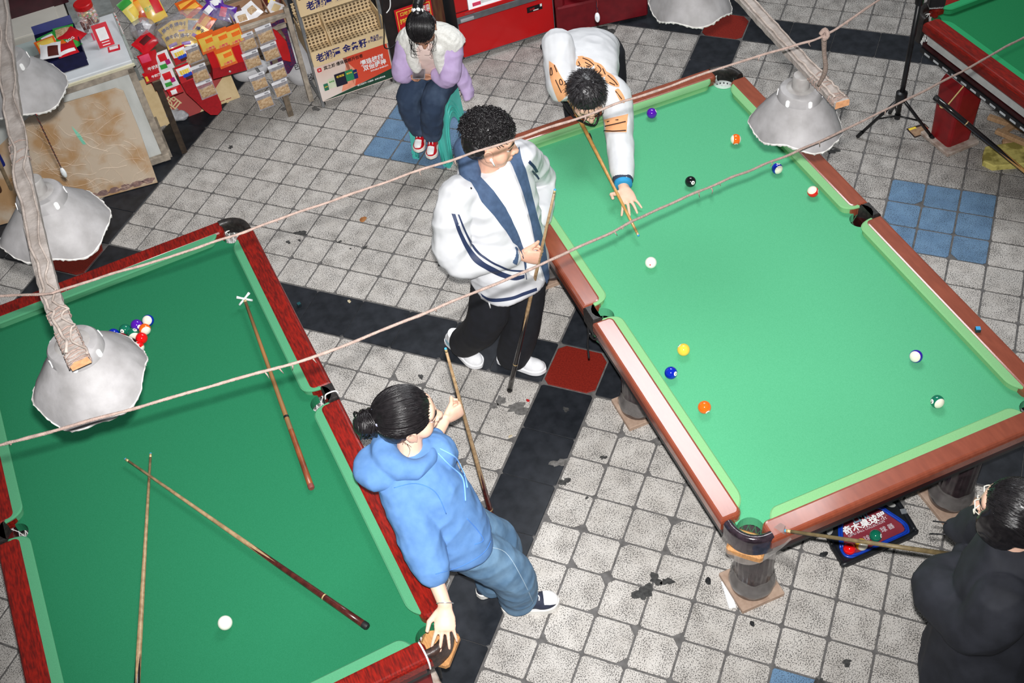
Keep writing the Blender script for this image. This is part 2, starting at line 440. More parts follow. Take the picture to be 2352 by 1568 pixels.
scrap(1213, 920, .010, M_RDS, 'tiny red scrap on the broken paving near the white sneaker', 'litter', 12)
scrap(1172, 1002, .010, M_LEAFY, 'tiny pale flake on the black paving near the standing cue', 'litter', 13, .1)
scrap(1310, 82, .022, pmat('cap_white', (225, 226, 228), rough=.4), 'white bottle cap on the floor under the maroon sofa', 'litter', 14, 1.0, name='bottle_cap')
# white plastic strip
a, b = px(1664, 1334, 0), px(1683, 1396, 0)
d = (b - a); o = MB().box((0, 0, 0.002), (d.length, 0.032, 0.004), bev=0.0012).build('plastic_strip', pmat('strip_white', (226, 232, 240), rough=.35))
o.location = (a + b) / 2; o.rotation_euler = (0, 0, math.atan2(d.y, d.x)); tag(o, 'white plastic strip lying on the paving near the taped corner leg', 'strip')
# ================================================================== pool tables
def cloth_mat(name, c1, c2, bright):
    return pmat(name, c1, c2, scale=500, rough=0.95, bump=0.12, bscale=700, detail=2, spec=0.1, sheen=0.0, bdist=0.001)
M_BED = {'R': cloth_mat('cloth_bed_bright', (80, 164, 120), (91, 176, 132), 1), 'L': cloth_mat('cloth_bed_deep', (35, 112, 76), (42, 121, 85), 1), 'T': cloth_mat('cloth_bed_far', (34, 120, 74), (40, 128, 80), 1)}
M_CUSH = {'R': cloth_mat('cloth_cushion_lit', (124, 180, 124), (136, 190, 134), 1), 'L': cloth_mat('cloth_cushion_deep', (78, 148, 108), (88, 158, 118), 1), 'T': cloth_mat('cloth_cushion_far', (44, 150, 96), (54, 160, 104), 1)}  # cushion cloth lighter than the bed: light caught by its angle is painted in
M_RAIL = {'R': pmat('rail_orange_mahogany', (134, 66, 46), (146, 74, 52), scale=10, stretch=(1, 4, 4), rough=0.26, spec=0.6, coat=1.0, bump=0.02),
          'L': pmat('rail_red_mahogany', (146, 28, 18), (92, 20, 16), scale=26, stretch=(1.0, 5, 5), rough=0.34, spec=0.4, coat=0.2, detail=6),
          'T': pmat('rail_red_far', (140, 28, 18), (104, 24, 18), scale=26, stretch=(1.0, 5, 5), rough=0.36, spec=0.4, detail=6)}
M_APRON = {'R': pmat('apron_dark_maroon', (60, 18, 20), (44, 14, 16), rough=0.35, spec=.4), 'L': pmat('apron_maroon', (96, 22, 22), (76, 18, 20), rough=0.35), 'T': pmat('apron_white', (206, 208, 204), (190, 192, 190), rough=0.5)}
M_LEATHER = pmat('black_leather', (32, 30, 30), (48, 44, 42), scale=60, rough=0.38, bump=0.25, bscale=150)
M_LEATHB = pmat('worn_brown_leather', (66, 48, 42), (40, 32, 30), scale=50, rough=0.4, bump=0.3, bscale=120)
M_TAPE = pmat('black_taped_leather', (34, 26, 32), (58, 46, 54), scale=30, rough=0.12, coat=0.8, bump=0.35, bscale=45)
M_NET = pmat('white_net_cord', (226, 226, 224), rough=0.7)
M_BLK = pmat('black_metal', (22, 22, 24), (32, 32, 34), rough=0.35)
M_PLY = pmat('raw_plywood', (198, 146, 92), (176, 124, 76), scale=30, stretch=(1, 8, 1), rough=0.7)
M_LEGR = pmat('leg_dark_plum', (56, 44, 48), (36, 28, 32), scale=24, rough=0.28, coat=0.5, bump=0.2, bscale=30)
M_CLEAR = pmat('clear_packing_tape', (176, 172, 168), (150, 146, 142), scale=30, rough=0.10, alpha=0.32, coat=0.6, bump=0.4, bscale=60)
M_PAD = pmat('wooden_pad', (184, 160, 142), (158, 132, 114), scale=20, rough=0.8, bump=.2)
M_LEGRED = pmat('leg_red_panel', (150, 22, 28), (128, 18, 24), scale=12, rough=0.4)

def cushion_poly_long():
    p = qbez((0.044, 0.722), (0.050, 0.6352), (0.105, 0.635), 9)
    p += qbez((1.140, 0.635), (1.205, 0.636), (1.243, 0.716), 9)
    p += [(1.236, 0.722), (1.2, 0.70), (0.10, 0.70), (0.052, 0.724)]
    return p
def cushion_poly_short():
    p = qbez((1.352, -0.604), (1.271, -0.585), (1.27, -0.54), 9) + qbez((1.27, 0.54), (1.271, 0.585), (1.352, 0.604), 9)
    p += [(1.356, 0.598), (1.335, 0.57), (1.335, -0.57), (1.356, -0.598)]
    return p
def xf(poly, sx, sy):
    q = [(x * sx, y * sy) for x, y in poly]
    return q[::-1] if sx * sy < 0 else q
def pool_table(style, loc, name, label, legs='round', nets=True, visible_only=None):
    t = empty(name, (loc[0], loc[1], 0), loc[2], label, 'pool table')
    # slate bed under the cloth, with pocket cut-outs
    q = []
    def quad(sx, sy):
        c = arc(1.302, 0.668, 0.056, -45, -225, 12); m = arc(0, 0.695, 0.052, 0, -180, 12)
        return c, m
    c, m = quad(1, 1)
    top = [(1.345, 0.0)] + c + m + [(-x, y) for x, y in c[::-1]] + [(-1.345, 0.0)]
    out = top + [(x, -y) for x, y in top[::-1][1:-1]]
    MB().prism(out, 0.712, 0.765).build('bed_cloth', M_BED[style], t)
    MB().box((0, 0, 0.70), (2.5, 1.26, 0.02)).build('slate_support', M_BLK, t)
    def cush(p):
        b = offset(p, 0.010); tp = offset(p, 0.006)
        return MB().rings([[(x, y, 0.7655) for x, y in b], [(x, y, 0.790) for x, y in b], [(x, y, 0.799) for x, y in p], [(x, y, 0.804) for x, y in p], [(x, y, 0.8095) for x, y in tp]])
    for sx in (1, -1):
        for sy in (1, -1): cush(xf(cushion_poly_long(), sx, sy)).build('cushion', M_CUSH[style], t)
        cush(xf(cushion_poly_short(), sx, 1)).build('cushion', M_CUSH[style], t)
    def rail(poly, outer):
        # rounded wooden rail: stacked outlines
        rs = [[(x, y, 0.735) for x, y in offset(poly, 0.012)], [(x, y, 0.752) for x, y in poly], [(x, y, 0.792) for x, y in poly],
              [(x, y, 0.803) for x, y in offset(poly, 0.0035)], [(x, y, 0.8105) for x, y in offset(poly, 0.010)], [(x, y, 0.812) for x, y in offset(poly, 0.017)]]
        return MB().rings(rs)
    lp = [(0.05, 0.772), (0.05, 0.722)] + arc(0.085, 0.709, 0.035, 165, 270, 6) + arc(1.213, 0.709, 0.035, -90, 15, 6) + [(1.247, 0.772)]
    lp = [(x, y - 0.006 if y < 0.72 else y) for x, y in lp][::-1]
    sp = [(1.407, 0.637), (1.372, 0.637)] + arc(1.349, 0.602, 0.035, 105, 180, 6) + arc(1.349, -0.602, 0.035, 180, 255, 6) + [(1.372, -0.637), (1.407, -0.637)]
    sp = [(x - 0.006 if x < 1.36 else x, y) for x, y in sp][::-1]
    for sx in (1, -1):
        for sy in (1, -1): rail(xf(lp, sx, sy), 1).build('rail', M_RAIL[style], t, ang=7)
        rail(xf(sp, sx, 1), 1).build('rail', M_RAIL[style], t, ang=7)
    # aprons
    za, zb = (0.67, 0.738)
    for s in (1, -1):
        MB().box((0, s * 0.73, (za + zb) / 2), (2.44, 0.03, zb - za), bev=.004).build('apron', M_APRON[style], t)
        MB().box((s * 1.365, 0, (za + zb) / 2), (0.03, 1.22, zb - za), bev=.004).build('apron', M_APRON[style], t)
    if style == 'T':
        for s in (1, -1):
            MB().box((0, s * 0.736, 0.652), (2.5, 0.03, 0.028), bev=.004).build('apron_base', M_APRON['R'], t)
            MB().box((0, s * 0.742, 0.622), (2.5, 0.04, 0.032), bev=.004).build('ball_return_rail', M_BLK, t)
            for k in range(30):
                MB().box((-1.18 + k * 0.08, s * 0.7625, 0.622), (0.045, 0.003, 0.012)).build('chrome_dash', pmat('dash_silver', (190, 194, 196), rough=.3), t)
    else:
        for s in (1, -1):
            MB().box((0, s * 0.728, 0.655), (2.46, 0.03, 0.03), bev=.004).build('return_rail', M_BLK, t)
            MB().box((s * 1.36, 0, 0.655), (0.03, 1.24, 0.03), bev=.004).build('return_rail', M_BLK, t)
            for k in (-0.45, 0, 0.45):
                MB().lathe([(.006, 0), (.006, .004)], 8, (s * 1.374, k, 0.70), (s, 0, 0)).build('screw', M_NET, t)
    # pocket irons
    zi = 0.655 if style == 'T' else 0.716
    sec = [(0.018, zi), (0.020, 0.80), (0.016, 0.817), (0.006, 0.824), (-0.008, 0.822), (-0.017, 0.812), (-0.021, 0.796), (-0.018, 0.742)]
    def corner_iron():
        rings = []
        for a in range(-4, 98, 6):
            ca, sa = math.cos(math.radians(a)), math.sin(math.radians(a))
            k = 1.0 + 0.05 * math.sin(math.radians(2 * max(0, min(90, a))))
            rings.append([(1.262 + (0.118 * k + r) * ca, 0.632 + (0.114 * k + r) * sa, z) for r, z in sec])
        return MB().rings(rings)
    def mid_iron():
        po = [(-0.052, 0.772), (-0.052, 0.716)] + [(x, 0.742 - 0.026 * (x / 0.045) ** 2) for x in (-.045, -.035, -.02, 0, .02, .035, .045)] + [(0.052, 0.716), (0.052, 0.772)]
        return MB().rings([[(x, y, 0.72) for x, y in po], [(x, y, 0.806) for x, y in po], [(x, y, 0.817) for x, y in offset(po, 0.008)]])
    for sx in (1, -1):
        for sy in (1, -1):
            b = corner_iron()
            b.v = [V((p.x * sx, p.y * sy, p.z)) for p in b.v]
            if sx * sy < 0: b.f = [f[::-1] for f in b.f]
            mt = M_LEATHER
            if style == 'R' and sx > 0 and sy < 0: mt = M_TAPE
            if style == 'L' and sx > 0 and sy > 0: mt = M_LEATHB
            b.build('pocket_iron', mt, t, ang=50)
    for sy in (1, -1):
        b = mid_iron(); b.v = [V((p.x, p.y * sy, p.z)) for p in b.v]
        if sy < 0: b.f = [f[::-1] for f in b.f]
        b.build('pocket_iron', M_LEATHER, t, ang=40)
    # nets
    def net_mesh():
        m = MB(); n = 14
        prof = [(0.060, 0.0), (0.062, -.03), (0.060, -.06), (0.052, -.10), (0.040, -.14), (0.026, -.165)]
        for sg in (1, -1):
            for k in range(n):
                m.tube([V((r * math.cos(2 * PI * (k + sg * i * 0.5) / n), r * math.sin(2 * PI * (k + sg * i * 0.5) / n), z)) for i, (r, z) in enumerate(prof)], 0.0022, 4)
        m.tube([V((0.061 * math.cos(2 * PI * k / 24), 0.061 * math.sin(2 * PI * k / 24), 0)) for k in range(25)], 0.004, 6)
        return m
    nm = None
    for x, y in ((1.302, .668), (1.302, -.668), (-1.302, .668), (-1.302, -.668), (0, .700), (0, -.700)):
        if style == 'R' and (x, y) == (-1.302, .668):
            b = MB().lathe([(.058, .02), (.060, 0), (.056, -.06), (.046, -.11), (.030, -.115)], 24, (x, y, .762), cap=(False, True)).build('pocket_basket', pmat('basket_white', (216, 222, 220), rough=.4), t, smooth=True)
            for i in range(16):
                for j in range(4):
                    a = 2 * PI * (i + .5 * (j % 2)) / 16; r = .0575 - .003 * j
                    mm = plane_m((x + r * math.cos(a) * .975, y + r * math.sin(a) * .975, .745 - .022 * j), (-math.sin(a), math.cos(a), 0), (0, 0, 1))
                    MB().rings([[mm @ V((0, -.006, .0)), mm @ V((.005, 0, 0)), mm @ V((0, .006, 0)), mm @ V((-.005, 0, 0))], [mm @ V((0, -.006, -.0018)), mm @ V((.005, 0, -.0018)), mm @ V((0, .006, -.0018)), mm @ V((-.005, 0, -.0018))]]).build('basket_hole', M_BLK, b)
            continue
        if nm is None: nm = net_mesh().build('pocket_net', M_NET if style != 'R' else pmat('green_net', (58, 104, 74), rough=.8), t); nm.location = (x, y, 0.760)
        else: dup(nm, t, (x, y, 0.760))
    # legs
    if legs == 'round':
        prof = [(0.088, 0.0), (0.098, .01), (0.103, .045), (0.098, .08), (0.086, .10), (0.084, .12), (0.088, .13), (0.088, .42), (0.082, .44), (0.096, .46), (0.100, .50), (0.086, .53), (0.086, .60)]
        def flute(r, z, th): return (r * (1 - 0.045 * (0.5 + 0.5 * math.cos(20 * th)) * (1 if .125 < z < .43 else 0)), z)
        lm = pm = None
        for x in (-1.09, 0.03, 1.165):
            for y in (-0.535, 0.52):
                if lm is None:
                    lm = MB().lathe(prof, 80, fn=flute).build('leg', M_LEGR, t, ang=60); lm.location = (x, y, 0.028)
                    tp = MB().lathe([(0.092, .138), (0.091, .112), (0.1055, .07), (0.1065, .045)], 40, cap=(False, False), fn=lambda r, z, th: (r + .003 * math.sin(9 * th), z + .008 * math.sin(3 * th))).build('tape_wrap', M_CLEAR, lm, smooth=True)
                    pm = MB().box((0, 0, .014), (0.215, 0.215, .028), bev=.003).build('leg_pad', M_PAD, t); pm.location = (x, y, 0)
                else:
                    l2 = dup(lm, t, (x, y, 0.028)); dup(tp, l2); dup(pm, t, (x, y, 0))
    else:
        for x in (-1.06, 1.06):
            for y in (-0.56, 0.56):
                l = MB().rings([rrect3(.085, .085, 0.02, z0) for z0 in (0.03,)] + [rrect3(.095, .095, 0.02, 0.42)] + [rrect3(.075, .075, .03, 0.50)]).build('leg', M_LEGRED, t); l.location = (x, y, 0)
                MB().box((0, 0, 0.55), (.17, .17, .12)).build('leg_block', M_APRON['T'], l)
                for k in range(4):
                    a = PI / 4 + k * PI / 2
                    MB().tube([(0.107 * math.cos(a) * 1.0, .107 * math.sin(a), .04), (.122 * math.cos(a), .122 * math.sin(a), .42)], .0018, 4).build('corner_trim', M_NET, l)
                MB().box((0, 0, 0.015), (.26, .24, .03), bev=.006).build('leg_pad', pmat('plaster_pad', (190, 178, 168), (150, 130, 118), scale=25, rough=.9, bump=.5), l)
    return t
def rrect3(hx, hy, r, z): return [(x, y, z) for x, y in rrect(-hx, hx, -hy, hy, r, 2)]
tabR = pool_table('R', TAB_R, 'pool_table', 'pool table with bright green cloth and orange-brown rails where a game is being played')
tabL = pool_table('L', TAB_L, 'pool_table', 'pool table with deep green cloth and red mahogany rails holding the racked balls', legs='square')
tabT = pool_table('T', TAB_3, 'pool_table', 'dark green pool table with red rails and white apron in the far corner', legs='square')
# ================================================================== balls
BR = 0.0286
BALLC = {1: (250, 200, 70), 2: (8, 36, 170), 3: (232, 16, 20), 4: (84, 20, 170), 5: (252, 104, 22), 6: (16, 110, 84), 7: (134, 22, 38), 8: (16, 18, 22)}
def ball_mat(n):
    key = 'ball_%s' % n
    if key in MATS: return MATS[key]
    col = (246, 243, 232) if n == 0 else BALLC[n if n < 9 else n - 8]
    m = pmat(key, col, col, rough=0.09, spec=0.6, coat=0.3)
    if n > 8:
        nt = m.node_tree; N = nt.nodes; L = nt.links; b = N['Principled BSDF']
        src = b.inputs['Base Color'].links[0].from_socket
        tc = N.new('ShaderNodeTexCoord'); sx = N.new('ShaderNodeSeparateXYZ'); L.new(tc.outputs['Object'], sx.inputs[0])
        ab = N.new('ShaderNodeMath'); ab.operation = 'ABSOLUTE'; L.new(sx.outputs['Z'], ab.inputs[0])
        gt = N.new('ShaderNodeMath'); gt.operation = 'GREATER_THAN'; L.new(ab.outputs[0], gt.inputs[0]); gt.inputs[1].default_value = BR * 0.56
        mx = N.new('ShaderNodeMix'); mx.data_type = 'RGBA'; L.new(gt.outputs[0], mx.inputs[0]); L.new(src, mx.inputs[6]); mx.inputs[7].default_value = lin((240, 234, 216))
        L.new(mx.outputs[2], b.inputs['Base Color'])
    return m
ballmesh = MB().ball((0, 0, 0), BR, 32, 20)
M_SPOT = pmat('ball_number_spot', (244, 242, 234), rough=.15); M_INK = pmat('ink_black', (18, 18, 20), rough=.4)
def screen_dir(p, dx, dy):
    """unit vector that, seen from the camera, points dx right / dy down inside the ball's disc"""
    to = (CAMP - V(p)).normalized(); x = (RX - to * RX.dot(to)).normalized(); y = (RD - to * RD.dot(to) - x * RD.dot(x)).normalized()
    r2 = dx * dx + dy * dy; k = math.sqrt(max(0, 1 - r2)) if r2 < 1 else 0
    return (x * dx + y * dy + to * k).normalized()
def pool_ball(n, pos, label, pole=None, spot=None, group=None, cue_dot=None):
    pos = V(pos)
    z = screen_dir(pos, *pole) if pole else V((0, 0, 1))
    sd = screen_dir(pos, *spot) if spot else None
    if sd is not None:
        sd = (sd - z * sd.dot(z)).normalized() if n > 8 else sd
        if n <= 8: z = frame(sd)[0]
    x = sd if sd is not None else frame(z)[0]
    y = z.cross(x)
    m = Matrix.Identity(4)
    for i in range(3): m[i][0] = x[i]; m[i][1] = y[i]; m[i][2] = z[i]; m[i][3] = pos[i]
    o = ballmesh.build('cue_ball' if n == 0 else 'pool_ball', ball_mat(n), None, smooth=True)
    o.matrix_basis = m; tag(o, label, 'ball', group)
    if sd is not None and n > 0:
        cap = MB(); r = 0.36 * BR; rings = []
        for k, q in enumerate((1.0, 0.66, 0.33, 0.02)):
            a = r * q / BR
            rings.append([V((math.cos(a) * BR * 1.004, math.sin(a) * math.cos(t) * BR, math.sin(a) * math.sin(t) * BR)) for t in [2 * PI * i / 16 for i in range(16)]])
        s_ = cap.rings(rings, (False, True)).build('number_spot', M_SPOT, o, smooth=True)
        text(str(n), 0.0125, M_INK, o, plane_m((BR * 1.008, 0, 0), (0, 1, 0), (0, 0, 1)), name='number', bold=.0004, ext=.0001)
    if cue_dot:
        for dx, dy in cue_dot:
            d = screen_dir(pos, dx, dy); d = m.to_3x3().inverted() @ d
            u, v_ = frame(d)
            MB().lathe([(0.0035, BR * 0.992), (0.0035, BR * 1.004)], 10, (0, 0, 0), d).build('red_dot', pmat('dot_red', (200, 10, 24), rough=.2), o)
    return o
ZB = 0.7655 + BR
def bpx(x, y): return px(x, y, ZB)
G1 = 'balls in play on the bright green table'
pool_ball(4, bpx(1497, 260), 'purple pool ball nearest the far rail on the bright green table', spot=(.86, -.45), group=G1)
pool_ball(13, bpx(1690, 320), 'orange striped pool ball left of the grey hanging lampshade', pole=(-.97, .0), spot=(0.05, .92), group=G1)
pool_ball(10, bpx(1785, 387), 'blue striped pool ball just below the hanging lampshade', pole=(.55, .42), spot=(.2, -.9), group=G1)
pool_ball(8, bpx(1586, 417), 'black eight ball on the bright green cloth', spot=(.47, .22), group=G1)
pool_ball(11, bpx(1867, 440), 'red striped pool ball beside the right cushion of the bright green table', pole=(-.25, -.5), spot=(.93, -.1), group=G1)
pool_ball(0, bpx(1495, 603), 'white cue ball with a red dot on the bright green cloth', cue_dot=[(-.12, .38)], group=G1)
pool_ball(1, bpx(1570, 803), 'yellow pool ball just above the dark blue one on the bright cloth', spot=(-.7, -.68), group=G1)
pool_ball(2, bpx(1541, 856), 'dark blue solid pool ball near the left cushion of the bright green table', spot=(.74, .15), group=G1)
pool_ball(5, bpx(1618, 935), 'orange solid pool ball, lowest of the three near the left cushion', spot=(.5, .78), group=G1)
pool_ball(12, bpx(2104, 818), 'white and violet striped pool ball beside the chalk on the right rail', pole=(-.28, .1), group=G1)
MATS['ball_12'].node_tree.nodes['Color Ramp'].color_ramp.elements[0].color = lin((52, 14, 170))
MATS['ball_12'].node_tree.nodes['Color Ramp'].color_ramp.elements[1].color = lin((52, 14, 170))
pool_ball(14, bpx(2153, 922), 'green striped pool ball numbered fourteen near the near-right corner pocket', pole=(.52, .52), spot=(-.65, .1), group=G1)
pool_ball(0, px(517, 1430, ZB), 'plain white cue ball alone on the deep green table')
# rack of fifteen on the deep green table (lamp shade hides a part of it)
G2 = 'racked balls on the deep green table'
def zpx(X, Y): return 200 + X / 11.76, 700 + Y / 11.76
A = bpx(*zpx(1648, 420)); B = bpx(*zpx(440, 905))   # far row ends: blue stripe .. orange solid
row = (B - A).normalized(); row.z = 0; inn = V((-row.y, row.x, 0))
if inn.dot(px(300, 900, ZB) - A) < 0: inn = -inn
D = 2 * BR + 0.0006
def rk(i, j):           # i-th row towards the apex, j-th ball of the row
    return A + row * (D * (j + i * 0.5)) + inn * (D * 0.866 * i)
rack = [[(10, (-.3, 0), None, 'blue striped ball at the right corner of the far row of the rack'), (4, None, (.45, .3), 'purple ball beside the corner ball in the far row of the rack'),
         (6, None, (-.5, .28), 'solid green ball in the middle of the far row of the rack'), (2, None, (.5, .05), 'dark blue solid ball in the far row of the rack'), (5, None, None, 'orange ball at the left end of the rack by the lampshade')],
        [(13, (.3, .5), None, 'orange striped ball in the second row of the rack'), (14, (.2, .7), (.3, -.5), 'green striped ball numbered fourteen inside the rack'), (7, (-.9, 0), None, 'dark maroon ball inside the rack'), (9, (-.2, -.8), None, 'ball with a pale cap inside the rack at the lampshade edge')],
        [(3, None, None, 'bright red ball on the right edge of the rack'), (8, None, (-.2, .8), 'black ball in the middle of the rack'), (15, (.3, -.8), None, 'ball with a pink and pale cap half hidden by the lampshade')],
        [(11, (.75, .6), None, 'red striped ball with two white caps on the right edge of the rack'), (12, (0, -.8), None, 'ball inside the rack hidden below the lampshade rim')],
        [(1, None, None, 'yellow ball at the near tip of the rack by the lampshade')]]
for i, r in enumerate(rack):
    for j, (n, pole, spot, lab) in enumerate(r):
        pool_ball(n, rk(i, j), lab, pole=pole, spot=spot, group=G2)

# ================================================================== cues
M_ASH = pmat('cue_shaft_ash', (176, 148, 112), (142, 114, 82), scale=40, stretch=(1, 1, 1), rough=0.4, coat=.2)
M_OLD = pmat('cue_shaft_old', (122, 106, 74), (98, 84, 58), scale=40, rough=0.5)
M_HONEY = pmat('cue_shaft_honey', (198, 152, 88), (180, 132, 70), scale=40, rough=0.35, coat=.3)
M_BUTB = pmat('cue_butt_black', (20, 18, 20), (32, 26, 26), rough=0.2, coat=.6)
M_BUTR = pmat('cue_butt_rosewood', (84, 34, 28), (56, 22, 20), scale=40, rough=0.25, coat=.5)
M_CHALK = pmat('chalk_blue', (74, 168, 214), (60, 150, 198), rough=.9)
M_BRASS = pmat('brass_ring', (206, 178, 128), rough=.3, metal=.4)
M_RUB = pmat('black_rubber', (24, 24, 26), rough=.6)
def cue_parts(root, a, b, shaft, butt, cap=M_RUB, tip=M_CHALK, split=0.70, r0=0.0055, r1=0.0145, teeth=True, rings=True, tail=None):
    a, b = V(a), V(b); L = (b - a).length; d = (b - a).normalized(); x, y = frame(d)
    n = 16
    def R(t): return r0 + (r1 - r0) * (t ** 1.15)
    def ring(t, w=0.0): 
        out = []
        for k in range(n):
            tt = t + w * (abs(((k % 4) / 4) * 2 - 1) - 0.5) * 2; tt = min(max(tt, 0), 1)
            out.append(a + d * (L * tt) + (x * math.cos(2 * PI * k / n) + y * math.sin(2 * PI * k / n)) * R(tt))
        return out
    w = 0.055 if teeth else 0
    MB().rings([ring(0.017), ring(0.25), ring(0.45), ring(split - .07), ring(split, w)], (True, False)).build('shaft', shaft, root, smooth=True, world=True)
    MB().rings([ring(split, w), ring(split + .07), ring(0.9), ring(0.985)], (False, True)).build('butt', butt, root, smooth=True, world=True)
    MB().lathe([(r0 * 1.0, 0.006), (r0 * 1.02, 0.017 * L)], 12, a, d).build('ferrule', M_BRASS, root, smooth=True, world=True)
    MB().lathe([(r0 * .6, 0), (r0 * .98, 0.002), (r0 * 1.0, 0.007)], 12, a, d).build('tip', tip, root, smooth=True, world=True)
    MB().lathe([(r1 * 1.03, L * .983), (r1 * 1.05, L * .995), (r1 * .8, L)], 16, a, d).build('butt_cap', cap, root, ang=40, world=True)
    if rings:
        MB().lathe([(R(.84) * 1.03, L * .838), (R(.84) * 1.03, L * .842)], 16, a, d).build('ring', M_BRASS, root, world=True)
def cue(a, b, label, shaft, butt, **kw):
    r = empty('cue_stick', tuple(b), 0, label, 'cue'); cue_parts(r, a, b, shaft, butt, **kw); return r
zc = 0.7655
# lying on the deep green table
# upright-running one: from (346,1040) to below the frame
t1 = px(346, 1040, zc + .008); q1 = px(315, 1568, zc + .013); d1 = (q1 - t1); d1.z = 0; d1.normalize(); e1 = t1 + d1 * 1.45; e1.z = zc + .0155
cue(t1, e1, 'pale cue with black butt running down the deep green table and out of frame', M_ASH, M_BUTB, split=.73)
t2 = px(287, 1053, zc + .030); e2 = px(845, 1440, zc + .016)
cue(t2, e2, 'cue with dark rosewood butt crossing over another cue on the deep green table', M_ASH, M_BUTR, split=.60)
# cue rest with cross head
t3 = px(562, 688, zc + .05); e3 = px(716, 1122, zc + .014)
rr = empty('cue_rest', tuple(e3), 0, 'worn cue rest with a white cross head on the deep green table', 'cue rest')
cue_parts(rr, t3, e3, pmat('rest_shaft', (126, 98, 66), (164, 112, 62), scale=5, rough=.5), pmat('rest_butt', (150, 84, 48), (92, 40, 30), scale=9, rough=.4), cap=pmat('rest_cap', (120, 60, 54), rough=.6), tip=M_SPOT, split=.72, r0=.0075, r1=.0135, teeth=False, rings=False)
dd = (e3 - t3).normalized()
MB().lathe([(.0125, .0), (.0125, .012)], 14, t3 + dd * (.65 * (e3 - t3).length), dd).build('collar', M_BLK, rr, world=True)
sx = V((-dd.y, dd.x, 0)).normalized(); up = dd.cross(sx); up = up if up.z > 0 else -up
x1 = (sx * .75 + up * .65).normalized(); x2 = (sx * .75 - up * .65).normalized(); X = MB()
hc = t3 - dd * .006
for s in (x1, x2):
    X.tube([hc - s * .042, hc - s * .02, hc + s * .02, hc + s * .042], [.0068, .0055, .0055, .0068], 8, flat=1.0)
X.build('cross_head', pmat('rest_plastic', (236, 238, 240), rough=.35), rr, smooth=True, world=True)
# chalk cubes
def chalk(p, rz, label, c=(60, 150, 205), side=(28, 70, 74)):
    r = empty('chalk_cube', p, rz, label, 'chalk')
    MB().box((0, 0, .009), (.022, .022, .018), bev=.001).build('paper_wrap', pmat('chalk_wrap_%d' % c[0], side, (20, 40, 46), scale=90, rough=.6), r)
    MB().box((0, 0, .0195), (.020, .020, .003), bev=.001).build('chalk_top', pmat('chalk_top_%d' % c[0], c, rough=.95), r)
p = px(2245, 760, .8122); chalk((p.x, p.y, .812), .3, 'blue chalk cube on the right rail of the bright green table')
p = px(688, 702, 0); chalk((p.x, p.y, 0.001), .9, 'dark teal chalk cube on the black paving band', (22, 74, 80), (14, 28, 34))
# cue hooked on the far table
t5 = px(2352, 392, .30) ; e5 = px(2146, 222, .62); dv = (t5 - e5)
r5 = empty('cue_stick', tuple(e5), 0, 'black-butted cue held in a cream hook on the red table leg', 'cue')
cue_parts(r5, e5 + dv.normalized() * 1.45, e5, M_HONEY, M_BUTB, split=.62, r1=.016)

